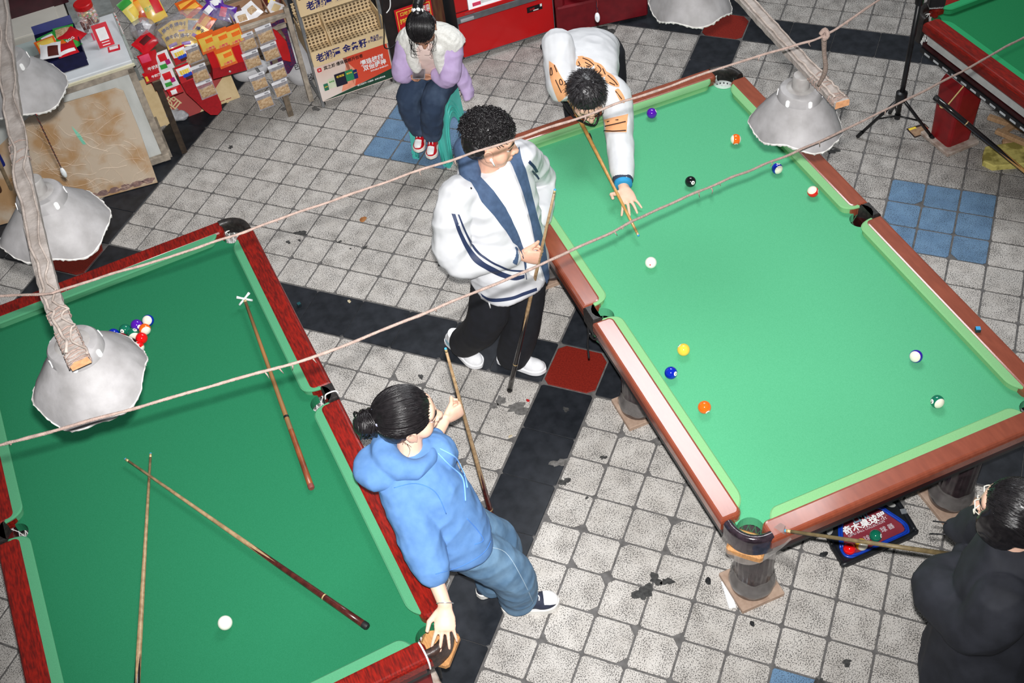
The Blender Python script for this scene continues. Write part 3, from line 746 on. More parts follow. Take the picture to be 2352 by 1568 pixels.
# ================================================================== lamps on battens
M_LAMP = pmat('dusty_enamel', (150, 148, 149), (132, 130, 130), scale=14, rough=0.55, bump=0.25, bscale=40, detail=6, spec=.35)
M_LAMPIN = pmat('lamp_inside', (120, 126, 124), rough=.5)
M_SLOT = pmat('slot_bright', (235, 235, 235), rough=.1, metal=.2)
M_DUST = pmat('dusty_wood', (158, 150, 145), (136, 127, 121), scale=20, rough=0.95, bump=0.7, bscale=60)
M_ENDG = pmat('end_grain', (206, 150, 108), (180, 128, 90), scale=60, rough=.8)
M_ROPE = pmat('dusty_rope', (152, 132, 123), (132, 114, 106), scale=60, stretch=(1, 1, 1), rough=.95, bump=.8, bscale=250)
M_WIRE = pmat('dusty_wire', (172, 160, 152), (140, 128, 120), rough=.9, bump=.5)
def lampshade(neck, label, seed, r=0.180):
    rr = random.Random(seed); nk = V(neck)
    t = empty('lampshade', tuple(nk), rr.uniform(0, 6), label, 'lampshade', 'enamel lampshades above the pool tables')
    ph = [rr.uniform(0, 6) for _ in range(6)]
    def warp(q, z, th):
        k = max(0, (-0.06 - z) / 0.13)
        d = 1 + k * (0.035 * math.sin(2 * th + ph[0]) + 0.022 * math.sin(3 * th + ph[1]) + 0.015 * math.sin(6 * th + ph[2])) + (0.006 * math.sin(17 * th + ph[3]) + .004 * math.sin(29 * th) if k > .95 else 0)
        return q * d, z + (k ** 2) * (0.010 * math.sin(2 * th + ph[4]) + 0.006 * math.sin(5 * th + ph[5]))
    pr = [(.052, -.055), (.074, -.058), (.080, -.066), (.084, -.098), (.092, -.104), (.106, -.120), (.124, -.142), (.143, -.165), (.160, -.187), (r - .006, -.212), (r, -.224)]
    outer = MB().lathe(pr, 72, cap=(False, False), fn=warp)
    inner = [(q - .003, z - .002) for q, z in pr[::-1]]
    m = MB()
    full = pr + [(r - .003, -.225)] + inner
    m.lathe(full, 72, cap=(False, False), fn=warp)
    m.build('shade', M_LAMP, t, ang=45)
    rm = MB(); rs = []
    for k in range(145):
        th = 2 * PI * k / 144; q = warp(r + .0005, -.224, th); j = rr.random() ** 2 * .006
        c = V((math.cos(th), math.sin(th), 0)); rs.append([c * q[0] + V((0, 0, q[1] + .004)), c * (q[0] + .0015 + j * .5) + V((0, 0, q[1] + .001)), c * (q[0] + j * .3) + V((0, 0, q[1] - .003 - j)), c * (q[0] - .002) + V((0, 0, q[1] - .001))])
    rm.rings(rs, (False, False)); rm.build('peeling_rim', pmat('peeled_dust', (206, 204, 202), (180, 176, 172), scale=60, rough=.9), t)
    MB().lathe([(.030, 0.0), (.033, -.004), (.034, -.052), (.052, -.054), (.056, -.058)], 28, cap=(True, False)).build('neck_cap', pmat('lamp_neck', (146, 144, 142), (132, 128, 126), scale=30, rough=.5), t, ang=40)
    for k in range(6):
        a = 2 * PI * k / 6 + .3; c = V((math.cos(a), math.sin(a), 0)); tg = V((-math.sin(a), math.cos(a), 0))
        M_ = plane_m(c * .0838 + V((0, 0, -.082)), tg, V((0, 0, 1)) - c * .1)
        MB().prism(rrect(-.0075, .0075, -.014, .014, .007, 4), -.002, .0012, M=M_).build('vent_slot', M_SLOT, t)
    MB().lathe([(.018, -.08), (.02, -.13), (.034, -.17), (.036, -.19), (.024, -.215), (.004, -.222)], 20).build('bulb', pmat('bulb_glass', (214, 214, 206), rough=.1), t, smooth=True)
    return t
def batten(pts, w, h, label, lumps, seed, jit=1.0):
    pts = [V(p) for p in pts]; rr = random.Random(seed)
    t = empty('lamp_batten', tuple(pts[0]), 0, label, 'batten')
    rings = []; P = catmull(pts, 14)
    for i, p in enumerate(P):
        d = (P[min(i + 1, len(P) - 1)] - P[max(i - 1, 0)]).normalized(); s = V((-d.y, d.x, 0)).normalized(); u = d.cross(s)
        if u.z < 0: u = -u
        j = lambda a: rr.uniform(-a, a)
        rings.append([p + s * (w / 2 * k1 + j(.0016)) + u * (h / 2 * k2 + j(.0016)) for k1, k2 in ((-1, -1), (1, -1), (1, .8), (.8, 1), (-.8, 1), (-1, .8))])
    MB().rings(rings, (True, True)).build('beam', M_DUST, t, world=True)
    d0 = (P[0] - P[1]).normalized(); s = V((-d0.y, d0.x, 0)).normalized(); u = d0.cross(s)
    MB().rings([[q + d0 * .0005 for q in rings[0]], [q + d0 * .003 for q in rings[0]]]).build('sawn_end', M_ENDG, t, world=True)
    # dusty twine wound around it and a cable along it
    m = MB(); L = sum((P[i + 1] - P[i]).length for i in range(len(P) - 1))
    def at(q):
        q = max(0, min(.9999, q)) * (len(P) - 1); i = int(q); return P[i].lerp(P[i + 1], q - i)
    cable = [at(k / 40) + V((rr.uniform(-.012, .012) * jit - .012, rr.uniform(-.008, .008) * jit - .012, h / 2 + .005 + rr.uniform(0, .012) * jit)) for k in range(2, 41)]
    MB().tube(cable, .0048, 6, smooth=2).build('cable', M_WIRE, t, smooth=True, world=True)
    cable2 = [at(k / 40) + V((rr.uniform(-.02, .02) * jit + .014, rr.uniform(-.012, .012) * jit + .012, h / 2 + .004 + rr.uniform(0, .01) * jit)) for k in range(1, 41)]
    MB().tube(cable2, .0036, 6, smooth=2).build('cable', M_WIRE, t, smooth=True, world=True)
    for q0, q1, n in lumps:
        pts2 = []
        for k in range(n * 10 + 1):
            q = q0 + (q1 - q0) * k / (n * 10); c = at(q); dd = (at(min(q + .01, 1)) - at(max(q - .01, 0))).normalized(); s = V((-dd.y, dd.x, 0)).normalized(); u = s.cross(dd)
            u = u if u.z > 0 else -u
            a = 2 * PI * k / 10; ca, sa = math.cos(a), math.sin(a); kk = 1.12 / max(abs(ca), abs(sa))
            pts2.append(c + s * (ca * min(kk, 1.3) * w / 2) + u * (sa * min(kk, 1.3) * h / 2) + dd * rr.uniform(-.006, .006))
        MB().tube(pts2, .0028, 5).build('twine', M_ROPE, t, smooth=True, world=True)
    return t
zl = 2.385
LB = [px(184, 834, zl), px(148, 752, zl), px(112, 660, zl), px(62, 440, zl), px(28, 240, zl), px(6, 40, zl), px(-30, -160, zl)]
batten(LB, .056, .026, 'dust-covered wooden batten carrying three lampshades over the deep green table', [(.0, .07, 5), (.08, .16, 5), (.2, .26, 3), (.55, .6, 3)], 3)
zr = 2.09
RB = [px(1934, 238, zr), px(1850, 150, zr), px(1712, 0, zr), px(1560, -165, zr)]
batten(RB, .056, .026, 'dust-covered wooden batten carrying two lampshades over the bright green table', [(.02, .10, 5), (.17, .27, 5)], 4, .25)
def under(x, y, z): return px(x, y, z)
lampshade(px(149, 758, zl - .016), 'grey dusty lampshade with dented rim beside the racked balls', 1)
lampshade(px(72, 412, zl - .016), 'grey dusty lampshade in the middle of the left batten', 2)
lampshade(px(-4, 102, zl - .016), 'grey lampshade farthest along the left batten, cut by the frame edge', 5)
lampshade(px(1842, 172, zr - .016), 'grey lampshade with a torn crumpled rim at the end of the right batten', 7)
lampshade(px(1590, -95, zr - .016), 'grey lampshade cut by the top edge of the picture', 9)
# rope lines stretched across the hall
def rope(pts, z, label, seed, r=.0042):
    rr = random.Random(seed); P = [px(x, y, z + dz) for x, y, dz in pts]
    Q = catmull(P, 24); m = MB()
    Q = [q + V((0, 0, noise.noise(q * 9) * .006)) for q in Q]
    m.tube(Q, [r * (1 + .22 * noise.noise(q * 40)) for q in Q], 7)
    t = m.build('rope', M_ROPE, None, smooth=True); t.data.transform(Matrix.Translation(-Q[0])); t.location = Q[0]
    fz = MB()
    for k in range(16):
        i = rr.randrange(2, len(Q) - 2); q = Q[i]; e = q + V((rr.uniform(-.01, .01), rr.uniform(-.01, .01), -rr.uniform(.012, .03)))
        fz.tube([q, q.lerp(e, .5) + V((rr.uniform(-.006, .006), 0, 0)), e], [.003, .0022, .001], 5)
    tag(fz.build('frayed_tuft', M_ROPE, t, smooth=True, world=False), kind='stuff')
    t.children[0].data.transform(Matrix.Translation(-Q[0]))
    return tag(t, label, 'rope')
rope([(-260, 690, 0), (0, 682, 0), (107, 674, .02), (160, 658, .02), (460, 566, 0), (982, 385, -.01), (1172, 324, -.01), (1647, 160, 0), (1826, 103, .01), (1893, 80, .02), (2000, 14, .04), (2300, -190, .05)], 2.42, 'upper dusty rope stretched from the left batten across the player to the right', 1)
rope([(-200, 1075, 0), (0, 1021, 0), (91, 999, 0), (460, 894, -.02), (725, 818, -.05), (860, 765, -.08), (1250, 604, -.2), (1515, 480, -.36), (1656, 418, -.42), (1822, 351, -.46), (2090, 226, -.46), (2352, 86, -.44), (2600, -50, -.4)], 2.42, 'lower dusty rope stretched right across the picture above both tables', 2, r=.0046)
# hanging cord from the upper rope to the right batten
k0 = px(1893, 80, 2.44); k1 = px(1880, 196, zr + .02)
o = MB().tube([k0, k0.lerp(k1, .3) + V((.006, 0, 0)), k0.lerp(k1, .65) + V((.018, -.004, 0)), k1], [.011, .008, .009, .006], 8, smooth=6)
o.tube([k0 + V((0, 0, -.02)), k0 + V((.012, 0, .0)), k0 + V((0, .004, .018)), k0 + V((-.012, 0, 0))], .008, 7, smooth=4)
o = o.build('hanging_cord', M_ROPE, None, smooth=True); o.data.transform(Matrix.Translation(-k1)); o.location = k1
tag(o, 'dusty knotted cord tying the right batten to the upper rope', 'cord')
# pull switches hanging on twisted wires from the lamps
def cord_switch(top, bot, label):
    t = empty('cord_switch', tuple(bot), 0, label, 'switch')
    top, bot = V(top), V(bot); n = 60
    for s, mt in ((0, pmat('wire_red', (150, 44, 36), rough=.5)), (PI, pmat('wire_dark', (40, 44, 60), rough=.5))):
        MB().tube([top.lerp(bot, k / n) + V((math.cos(k * .9 + s), math.sin(k * .9 + s), 0)) * .0022 for k in range(n + 1)], .0017, 5).build('wire', mt, t, smooth=True, world=True)
    b = MB().ball((0, 0, -.03), .03, 18, 12, (.5, .32, 1.05)); b.build('switch_body', pmat('switch_white', (226, 228, 232), rough=.4), t, smooth=True)
    MB().box((0, -.010, -.03), (.010, .004, .022), bev=.001).build('rocker', pmat('switch_grey', (200, 202, 206), rough=.4), t)
b1 = px(146, 396, 1.25)
cord_switch(px(82, 262, 2.16), V((b1.x, b1.y, 1.25 + .03)), 'white cord switch hanging in front of the scratched plywood board')
b2 = px(1372, 40, 1.1)
cord_switch(V((b2.x + .02, b2.y + .05, 1.9)), V((b2.x, b2.y, 1.1 + .03)), 'white cord switch hanging in front of the maroon sofa')
# ================================================================== snack stall along the far left side
SO = V((-3.06, 1.13, 0)); SA = V((math.cos(math.radians(45.3)), math.sin(math.radians(45.3)), 0)); SDp = V((-SA.y, SA.x, 0)); UP = V((0, 0, 1))
SROT = math.radians(45.3)
def sp(a, d, z): return SO + SA * a + SDp * d + UP * z
def onp(x, y, dep):
    """(a, z) where the pixel's ray meets the vertical stall plane at depth dep"""
    r = RX * ((x - 1176) / FPX) + RD * ((y - 784) / FPX) + RF
    t = (dep - (CAMP - SO).dot(SDp)) / r.dot(SDp); p = CAMP + r * t - SO
    return p.dot(SA), p.z
def ont(x, y, z):
    p = px(x, y, z) - SO; return p.dot(SA), p.dot(SDp)
def sroot(name, a, d, z, label, cat, group=None, rot=0.0):
    p = sp(a, d, z); return empty(name, tuple(p), SROT + rot, label, cat, group)
def face_m(a, d, z, tilt=0.0):
    """local matrix in a stall-rotated root: x right, y up, normal towards the viewer (-depth); tilt leans the top back"""
    return Matrix.Translation((a, d, z)) @ Matrix.Rotation(PI / 2 - tilt, 4, 'X')
M_WPANEL = pmat('white_cabinet_panel', (228, 232, 230), (200, 204, 200), scale=8, rough=.6, bump=.12, bscale=60, detail=8, stretch=(1, 1, .3))
M_FRAMEW = pmat('weathered_frame', (188, 176, 160), (146, 136, 124), scale=22, rough=.85, bump=.4, detail=8)
M_ALU = pmat('alu_counter_top', (232, 236, 240), (216, 220, 224), scale=6, rough=.32, spec=.5)
M_GLASS = pmat('counter_glass', (200, 214, 212), (184, 198, 196), scale=4, rough=.12, alpha=.75)
M_CLEARB = pmat('clear_bag', (226, 226, 232), (190, 186, 198), scale=60, rough=.10, alpha=.30, coat=1.0, bump=1.0, bscale=35, bdist=.01)
M_CLEARJ = pmat('clear_jar', (226, 226, 226), rough=.06, alpha=.22, coat=.6)
M_WHITE = pmat('print_white', (236, 236, 236), rough=.5); M_NAVY = pmat('print_navy', (26, 26, 92), rough=.5); M_YEL = pmat('print_yellow', (240, 206, 70), rough=.5)
M_REDP = pmat('print_red', (206, 22, 34), rough=.45); M_ORG = pmat('print_orange', (236, 110, 30), rough=.4); M_GRN = pmat('print_green', (54, 158, 60), rough=.35, coat=.4)
M_PINK = pmat('print_pink', (224, 66, 104), rough=.5); M_DRED = pmat('red_felt', (168, 14, 26), (150, 10, 22), scale=60, rough=.8); M_SATIN = pmat('red_satin', (200, 14, 22), (176, 8, 16), scale=10, rough=.35, bump=.3, bscale=14)
M_CARD = pmat('cardboard', (188, 150, 120), (172, 134, 104), scale=12, rough=.85); M_CREAM = pmat('cream_card', (226, 202, 156), (214, 188, 140), rough=.7)
M_CARTONR = pmat('carton_red', (170, 50, 46), (158, 42, 40), scale=8, rough=.6)
# --- white counter cabinet
c = sroot('counter_cabinet', 0, 0, 0, 'weathered white snack counter with a metal top and a plywood board leaning on it', 'cabinet')
MB().box((-.75, .30, .37), (1.48, .58, .70)).build('body', M_WPANEL, c)
for a, w_ in ((-.022, .044), (-.50, .05), (-1.0, .05), (-1.47, .05)): MB().box((a, -.002, .38), (w_, .03, .74), bev=.003).build('stile', M_FRAMEW, c)
MB().box((-.75, -.002, .735), (1.5, .03, .045), bev=.003).build('top_rail', M_FRAMEW, c)
MB().box((-.75, -.006, .04), (1.5, .03, .05), bev=.003).build('bottom_rail', M_FRAMEW, c)
MB().box((-.015, .3, .03), (.06, .55, .06)).build('foot', M_FRAMEW, c)
MB().box((-.237, .30, .782), (.49, .62, .03), bev=.006).build('metal_top', M_ALU, c)
MB().box((-.237, -.012, .765), (.50, .012, .022), bev=.003).build('edge_trim', pmat('trim_cream', (214, 208, 180), rough=.5), c)
MB().box((-.99, .30, .775), (1.0, .62, .014), bev=.003).build('glass_top', M_GLASS, c)
MB().box((-.488, .30, .785), (.018, .62, .03), bev=.002).build('alu_divider', pmat('alu_trim', (170, 174, 174), rough=.35, metal=.6), c)
for d in (.13, .36): MB().box((-.52, d, .797), (.05, .05, .012), bev=.003).build('hinge', pmat('hinge_grey', (140, 140, 138), rough=.5), c)
MB().box((.012, .30, .775), (.02, .62, .05), bev=.005).build('side_trim', pmat('trim_greenish', (168, 176, 170), rough=.4), c)
# tiled ledge behind the counter
lg = sroot('tiled_ledge', 0, 0, 0, 'pale tiled ledge behind the snack counter', 'ledge')
MB().box((-1.0, .95, .40), (1.46, .62, .80)).build('ledge_body', pmat('ledge_cream', (214, 210, 200), (200, 196, 186), scale=5, rough=.5), lg)
for k in range(4): MB().box((-1.62 + k * .37, .95, .803), (.36, .60, .008), bev=.002).build('tile', pmat('ledge_tile', (216, 212, 202), (206, 202, 192), scale=4, rough=.35, rand=.03), lg)
MB().box((-.12, 1.0, .38), (.28, .6, .76)).build('stone_block', pmat('ledge_grey', (150, 154, 152), (128, 132, 130), scale=18, rough=.8), lg)
a0, d0 = ont(100, 22, .81)
b = sroot('maroon_box', a0, d0, .80, 'dark maroon box with a bright red lid on the ledge at the top left corner', 'box')
MB().box((-.03, .16, .08), (.40, .3, .16), bev=.004).build('body', pmat('box_maroon', (64, 18, 30), (52, 14, 24), rough=.4), b)
MB().box((-.06, .17, .165), (.37, .30, .012), bev=.003).build('lid', pmat('lid_red', (206, 22, 30), rough=.45), b)
# --- plywood board
z0 = 0.0; aR, dR = ont(362, 418, .005); aT, zT = onp(272, 202, -.045)
bd = sroot('plywood_board', aR, dR, 0.004, 'large scratched plywood board leaning against the white counter', 'board')
tl = math.atan2(-.045 - dR, zT); Lb = math.hypot(zT, -.045 - dR)
Mb = Matrix.Rotation(math.radians(-7), 4, 'Z') @ Matrix.Rotation(PI / 2 - tl, 4, 'X')
M_BOARD = pmat('scratched_plywood', (204, 186, 164), (184, 146, 104), scale=4.2, rough=.8, bump=.12, bscale=40, detail=10, lo=.42, hi=.56)
sh = (aT - aR) + .0
poly = [(0, 0), (sh * .55 + .01, Lb * .55), (sh + .004, Lb - .03), (sh - .035, Lb), (-.45, Lb - .012), (-.47, Lb - .035), (-1.1, Lb - .03), (-1.1, 0)]
MB().prism(poly, -.008, .008, M=Mb, bev=.002).build('sheet', M_BOARD, bd)
rr = random.Random(8); M_SCR = pmat('pale_scratch', (226, 210, 192), rough=.9)
for k in range(80):
    x = rr.uniform(-.75, -.02); y = rr.uniform(.04, Lb - .12); x2 = x; y2 = y; an = rr.uniform(0, 6.3); pts = []
    for q in range(7):
        pts.append(Mb @ V((max(-1, min(x2, sh * .4 - .02)), max(.02, min(y2, Lb - .05)), .0085))); an += rr.uniform(-.5, .5); x2 += math.cos(an) * .03; y2 += math.sin(an) * .03
    MB().tube(pts, rr.uniform(.0006, .0014), 4, smooth=3, flat=.4).build('scratch', M_SCR, bd)
for (x, y, r) in ((-.36, Lb * .66, .016),):
    MB().prism([(x - .01, y + .07), (x + .02, y), (x + .03, y - .07), (x + .012, y - .065), (x - .004, y)], .008, .0089, M=Mb).build('mint_paint_smear', pmat('mint_paint', (128, 206, 178), rough=.8), bd)
sm = pmat('mouldy_edge', (130, 104, 100), (164, 132, 120), scale=40, rough=.9, lo=.45, hi=.6)
for k in range(12):
    x = -.05 - k * .075; MB().prism([(x + .04 * math.cos(t) * (1 + .3 * math.sin(3 * t + k)), .030 + .020 * math.sin(t)) for t in [2 * PI * i / 12 for i in range(12)]], .008, .0088, M=Mb).build('damp_stain', sm, bd)
# things leaning at the far left edge of the frame
def pole(name, a, b, r, mat, label, cat):
    a, b = V(a), V(b); o = MB().tube([a, b], r, 10).build(name, mat, None, ang=40); o.data.transform(Matrix.Translation(-a)); o.location = a
    return tag(o, label, cat)
pole('wooden_pole', px(42, 470, .02), px(-40, 290, .9), .012, pmat('pole_pale', (170, 150, 120), (140, 122, 96), rough=.8, scale=30), 'pale wooden pole leaning at the left frame edge beside the plywood board', 'pole')
pole('umbrella_pole', px(14, 468, .02), px(-50, 340, .8), .017, pmat('pole_maroon', (66, 20, 24), (40, 18, 20), rough=.4), 'dark maroon pole standing at the left frame edge', 'pole')
q = px(2, 372, .4); b = empty('blue_carton', (q.x, q.y, .25), SROT, 'blue printed carton panel peeking in at the left frame edge', 'carton')
MB().box((-.05, 0, .16), (.14, .03, .34), bev=.003).build('panel', pmat('carton_navy', (22, 36, 112), rough=.5), b)
MB().box((-.02, -.0165, .27), (.05, .002, .05)).build('label_patch', M_WHITE, b); MB().box((-.02, -.0175, .27), (.036, .002, .034)).build('red_patch', M_REDP, b)

# --- packets: pillow shaped foil bags
def pillow(w, h, t, nx=8, ny=10, seed=0, wob=.12):
    rr = random.Random(seed); ph = [rr.uniform(0, 6) for _ in range(4)]
    m = MB()
    def f(sg):
        def g(u, v_):
            x = (u - .5) * w; y = (v_ - .5) * h
            bul = (math.sin(PI * u) ** .55) * (math.sin(PI * max(0, min(1, (v_ - .08) / .84))) ** .5) if 0 < u < 1 else 0
            z = sg * t / 2 * bul * (1 + wob * math.sin(5 * u + ph[0]) + wob * math.sin(7 * v_ + ph[1])) + .0008 * sg
            x *= 1 - .05 * math.sin(PI * v_)
            return V((x, y, z))
        return g
    m.grid(f(1), nx, ny); 
    n0 = len(m.f); m.grid(f(-1), nx, ny)
    m.f = m.f[:n0] + [q[::-1] for q in m.f[n0:]]
    return m
def put(mb, Mx): mb.v = [Mx @ p for p in mb.v]; return mb
def packet(name, root_p, Mx, w, h, t, base, bands, label, cat='snack packet', group=None, seed=0, rz=SROT):
    """bands: list of (x0,x1,y0,y1 in -0.5..0.5, material[, text, textsize])"""
    r = empty(name, tuple(root_p), rz, label, cat, group)
    body = put(pillow(w, h, t, seed=seed), Mx).build('pouch', base, r, smooth=True)
    for bnd in bands:
        x0, x1, y0, y1, mt = bnd[:5]
        cx, cy = (x0 + x1) / 2 * w, (y0 + y1) / 2 * h
        if len(bnd) == 5:
            k = math.sin(PI * ((x0 + x1) / 2 + .5)) ** .55 * math.sin(PI * max(.02, min(.98, ((y0 + y1) / 2 + .42) / .84))) ** .5
            m = MB(); nx = 4
            def g(u, v_, x0=x0, x1=x1, y0=y0, y1=y1):
                U = x0 + (x1 - x0) * u + .5; W = y0 + (y1 - y0) * v_ + .5
                bul = (math.sin(PI * min(.999, max(.001, U))) ** .55) * (math.sin(PI * max(0.001, min(.999, (W - .08) / .84))) ** .5)
                return Mx @ V(((U - .5) * w * (1 - .05 * math.sin(PI * W)), (W - .5) * h, t / 2 * bul * 1.12 + .0022))
            m.grid(g, 6, 6); m.build('print_patch', mt, r, smooth=True)
        else:
            text(bnd[5], bnd[6], mt, r, Mx @ Matrix.Translation((cx, cy, t / 2 + .004)), name='lettering', bold=.0005)
    return r
# front display plane of the stall table
FD = -.03
def hang(x0, y0, x1, y1):
    """pixel box -> centre (a,z) and size on the display plane"""
    aL, zU = onp(x0, y0, FD); aR2, zD = onp(x1, y1, FD); ac, zc_ = onp((x0 + x1) / 2, (y0 + y1) / 2, FD)
    return ac, zc_
# table
zt = .60
tb = sroot('display_table', 0, 0, 0, 'low display table with dark wooden legs loaded with snack packets', 'table')
MB().box((.52, .34, zt - .012), (.90, .64, .024), bev=.003).build('table_top', pmat('table_board', (140, 120, 100), (110, 92, 76), scale=18, rough=.85), tb)
MB().box((.52, .03, zt - .05), (.90, .022, .06), bev=.003).build('front_rail', pmat('dark_wood', (70, 58, 46), (52, 42, 34), scale=30, rough=.8), tb)
for a, mt in ((.10, 'dark_wood'), (.86, 'dark_wood')):
    MB().rings([[V((a + s * .019, .03 + q * .014, z)) for s, q in ((-1, -1), (1, -1), (1, 1), (-1, 1))] for z in (0, zt - .02)]).build('leg', MATS['dark_wood'] if a < .5 else pmat('leg_grey_wood', (124, 110, 94), (96, 86, 74), scale=30, rough=.85), tb)
    MB().box((a, .62, (zt - .02) / 2), (.035, .03, zt - .02)).build('leg', MATS['dark_wood'], tb)
MB().tube([(.86, .03, .03), (.72, .45, .34)], .010, 4).build('brace', pmat('steel_grey', (120, 122, 124), rough=.5), tb)
# upright wooden frame on the right with the purple cloth
fr = sroot('cloth_stand', 0, 0, 0, 'pale wooden frame with a purple patterned cloth beside the betel nut rack', 'stand')
MB().box((.86, .10, .70), (.36, .03, .028), bev=.003).build('rail', M_FRAMEW, fr); MB().box((.86, .12, .62), (.30, .03, .026), bev=.003).build('rail', M_FRAMEW, fr)
MB().box((1.035, .10, .38), (.034, .034, .74), bev=.003).build('post', M_FRAMEW, fr)
M_PURP = pmat('purple_cloth', (96, 34, 72), (52, 38, 84), scale=90, rough=.8, lo=.45, hi=.55)
MB().grid(lambda u, v_: V((.84 + .17 * u, .13 + .012 * math.sin(9 * u), .66 - (.34 + .06 * math.sin(3 * u)) * v_)), 8, 8).build('cloth', M_PURP, fr, smooth=True)
# red things
def quadp(x, y, dep): a, z = onp(x, y, dep); return V((a, dep, z))
bx = sroot('red_gift_box', 0, 0, 0, 'red satin box with a silver snap on the front of the snack table', 'box')
p = [quadp(470, 105, FD - .01), quadp(566, 88, FD - .01), quadp(568, 160, FD - .01), quadp(492, 184, FD - .01)]
front_lo = [quadp(490, 182, FD - .012), quadp(570, 160, FD - .012), quadp(565, 140, FD - .012), quadp(488, 158, FD - .012)]
MB().rings([[q for q in front_lo], [q + V((0, .10, 0)) for q in front_lo]]).build('front', M_DRED, bx)
tp = [quadp(488, 158, FD - .012), quadp(566, 140, FD - .012), quadp(556, 92, FD + .02), quadp(468, 108, FD + .02)]
MB().rings([[q for q in tp], [q + V((0, .05, -.03)) for q in tp]]).build('satin_flap', M_SATIN, bx)
q = quadp(528, 164, FD - .014); MB().lathe([(.006, 0), (.008, .002), (.004, .005)], 12, q, (0, -1, 0)).build('snap_button', pmat('snap_silver', (206, 204, 200), rough=.25, metal=.7), bx)
tg = sroot('red_felt_sole', 0, 0, 0, 'long rounded dark red felt panel hanging below the hanging snack strips', 'felt panel')
cl = [(414, 188), (428, 214), (452, 236), (470, 254), (484, 264), (500, 264), (510, 252), (508, 236), (498, 214), (486, 196), (478, 180), (440, 172)]
P_ = [quadp(x, y, FD - .004) for x, y in cl]
MB().rings([[q for q in P_], [q + V((0, .012, 0)) for q in P_]]).build('felt', M_DRED, tg)
tg = sroot('red_felt_lobe', 0, 0, 0, 'rounded red felt lobe in front of the purple cloth', 'felt panel')
P_ = [quadp(x, y, FD + .01) for x, y in [(628, 70), (640, 76), (658, 96), (666, 124), (668, 142), (650, 138), (640, 120), (630, 96)]]
MB().rings([[q for q in P_], [q + V((0, .03, 0)) for q in P_]]).build('felt', M_SATIN, tg)
# strips of nut bags
M_NUT = pmat('peanut_brittle', (206, 178, 142), (176, 142, 104), scale=70, rough=.6, bump=.8, bscale=120, lo=.4, hi=.6)
M_HEAD = pmat('bag_header_white', (226, 226, 230), rough=.35)
GN = 'clear nut bags hanging in strips on the snack table'
def nutbag(x, y, w, h, lean, label, seed):
    a, z = onp(x, y, FD); r = sroot('nut_bag', a, FD - .006 - (seed % 3) * .004, z, label, 'snack packet', GN)
    Mx = Matrix.Rotation(PI / 2, 4, 'X') @ Matrix.Rotation(lean, 4, 'Z')
    put(pillow(w, h, .014, seed=seed), Mx).build('clear_pouch', M_CLEARB, r, smooth=True)
    rr = random.Random(seed); m = MB()
    def g(u, v_): 
        return Mx @ V(((u - .5) * w * .86, (v_ - .5) * h * .55 - h * .12, .004 + .006 * math.sin(PI * u) * math.sin(PI * v_) + rr.uniform(0, .003)))
    m.grid(g, 10, 8); m.build('nuts', M_NUT, r)
    MB().prism(rrect(-w * .48, w * .48, h * .34, h * .5, .004), .0055, .0075, M=Mx).build('header', M_HEAD, r)
    MB().prism([(w * .12, h * .37), (w * .38, h * .37), (w * .38, h * .46), (w * .12, h * .46)], .0076, .0082, M=Mx).build('barcode', pmat('barcode_grey', (150, 150, 156), rough=.5), r)
nb = 0
W1, H1 = .112, .132
for (x, y, l, lab) in [(441, 123, .06, 'clear nut bag at the top of the strip left of the red satin box'), (458, 166, .06, 'middle clear nut bag of the strip left of the red satin box'), (474, 203, .06, 'lowest clear nut bag of the strip left of the red satin box'),
                       (567, 95, .05, 'top nut bag of the long strip right of the red satin box'), (578, 135, .05, 'second nut bag of the long strip right of the red satin box'), (594, 186, .05, 'third nut bag of the long strip right of the red satin box'), (607, 229, .05, 'lowest nut bag of the long strip right of the red satin box'),
                       (608, 76, .06, 'top nut bag of the rightmost strip on the snack table'), (621, 118, .06, 'second nut bag of the rightmost strip on the snack table'), (637, 163, .06, 'third nut bag of the rightmost strip on the snack table'), (645, 200, .06, 'lowest nut bag of the rightmost strip on the snack table')]:
    nb += 1; nutbag(x, y, W1, H1, l, lab, nb)
# printed packets hanging on the left
GP = 'printed snack packets hanging on the snack table'
def hpack(x, y, w, h, base, bands, lab, lean=.0, seed=0):
    a, z = onp(x, y, FD); p = sp(a, FD - .01 - (seed % 2) * .003, z)
    return packet('snack_packet', p, Matrix.Rotation(PI / 2, 4, 'X') @ Matrix.Rotation(lean, 4, 'Z'), w * 1.38, h * 1.38, .018, base, bands, lab, group=GP, seed=seed)
F_RED = pmat('foil_red', (214, 20, 36), (196, 12, 28), rough=.25, coat=.5); F_WHITE = pmat('foil_white', (232, 230, 232), rough=.25, coat=.5)
F_ORANGE = pmat('foil_orange', (240, 112, 36), (230, 96, 26), rough=.25, coat=.5); F_YEL = pmat('foil_yellow', (240, 206, 96), (234, 190, 70), rough=.28, coat=.4); F_PURP = pmat('foil_purple', (76, 34, 140), (96, 44, 160), rough=.25, coat=.5)
hpack(344, 140, .088, .10, F_RED, [(-.42, .1, .1, .45, M_PINK), (-.3, .4, -.42, -.12, M_WHITE, '牛奶糖', .026)], 'bright red milk candy packet hanging at the left end of the display', .05, 1)
hpack(350, 172, .082, .055, F_RED, [(-.1, .45, -.2, .2, M_WHITE, '牛奶糖', .02), (-.45, -.3, -.3, .2, M_YEL)], 'small red milk candy packet below the bright red one', .05, 2)
hpack(374, 138, .072, .10, F_WHITE, [(-.2, .3, .05, .4, M_REDP), (.1, .4, -.2, .05, pmat('print_magenta', (170, 20, 110), rough=.4)), (-.35, .1, -.35, -.1, M_GRN)], 'white strawberry candy packet at the top of the second strip', .06, 3)
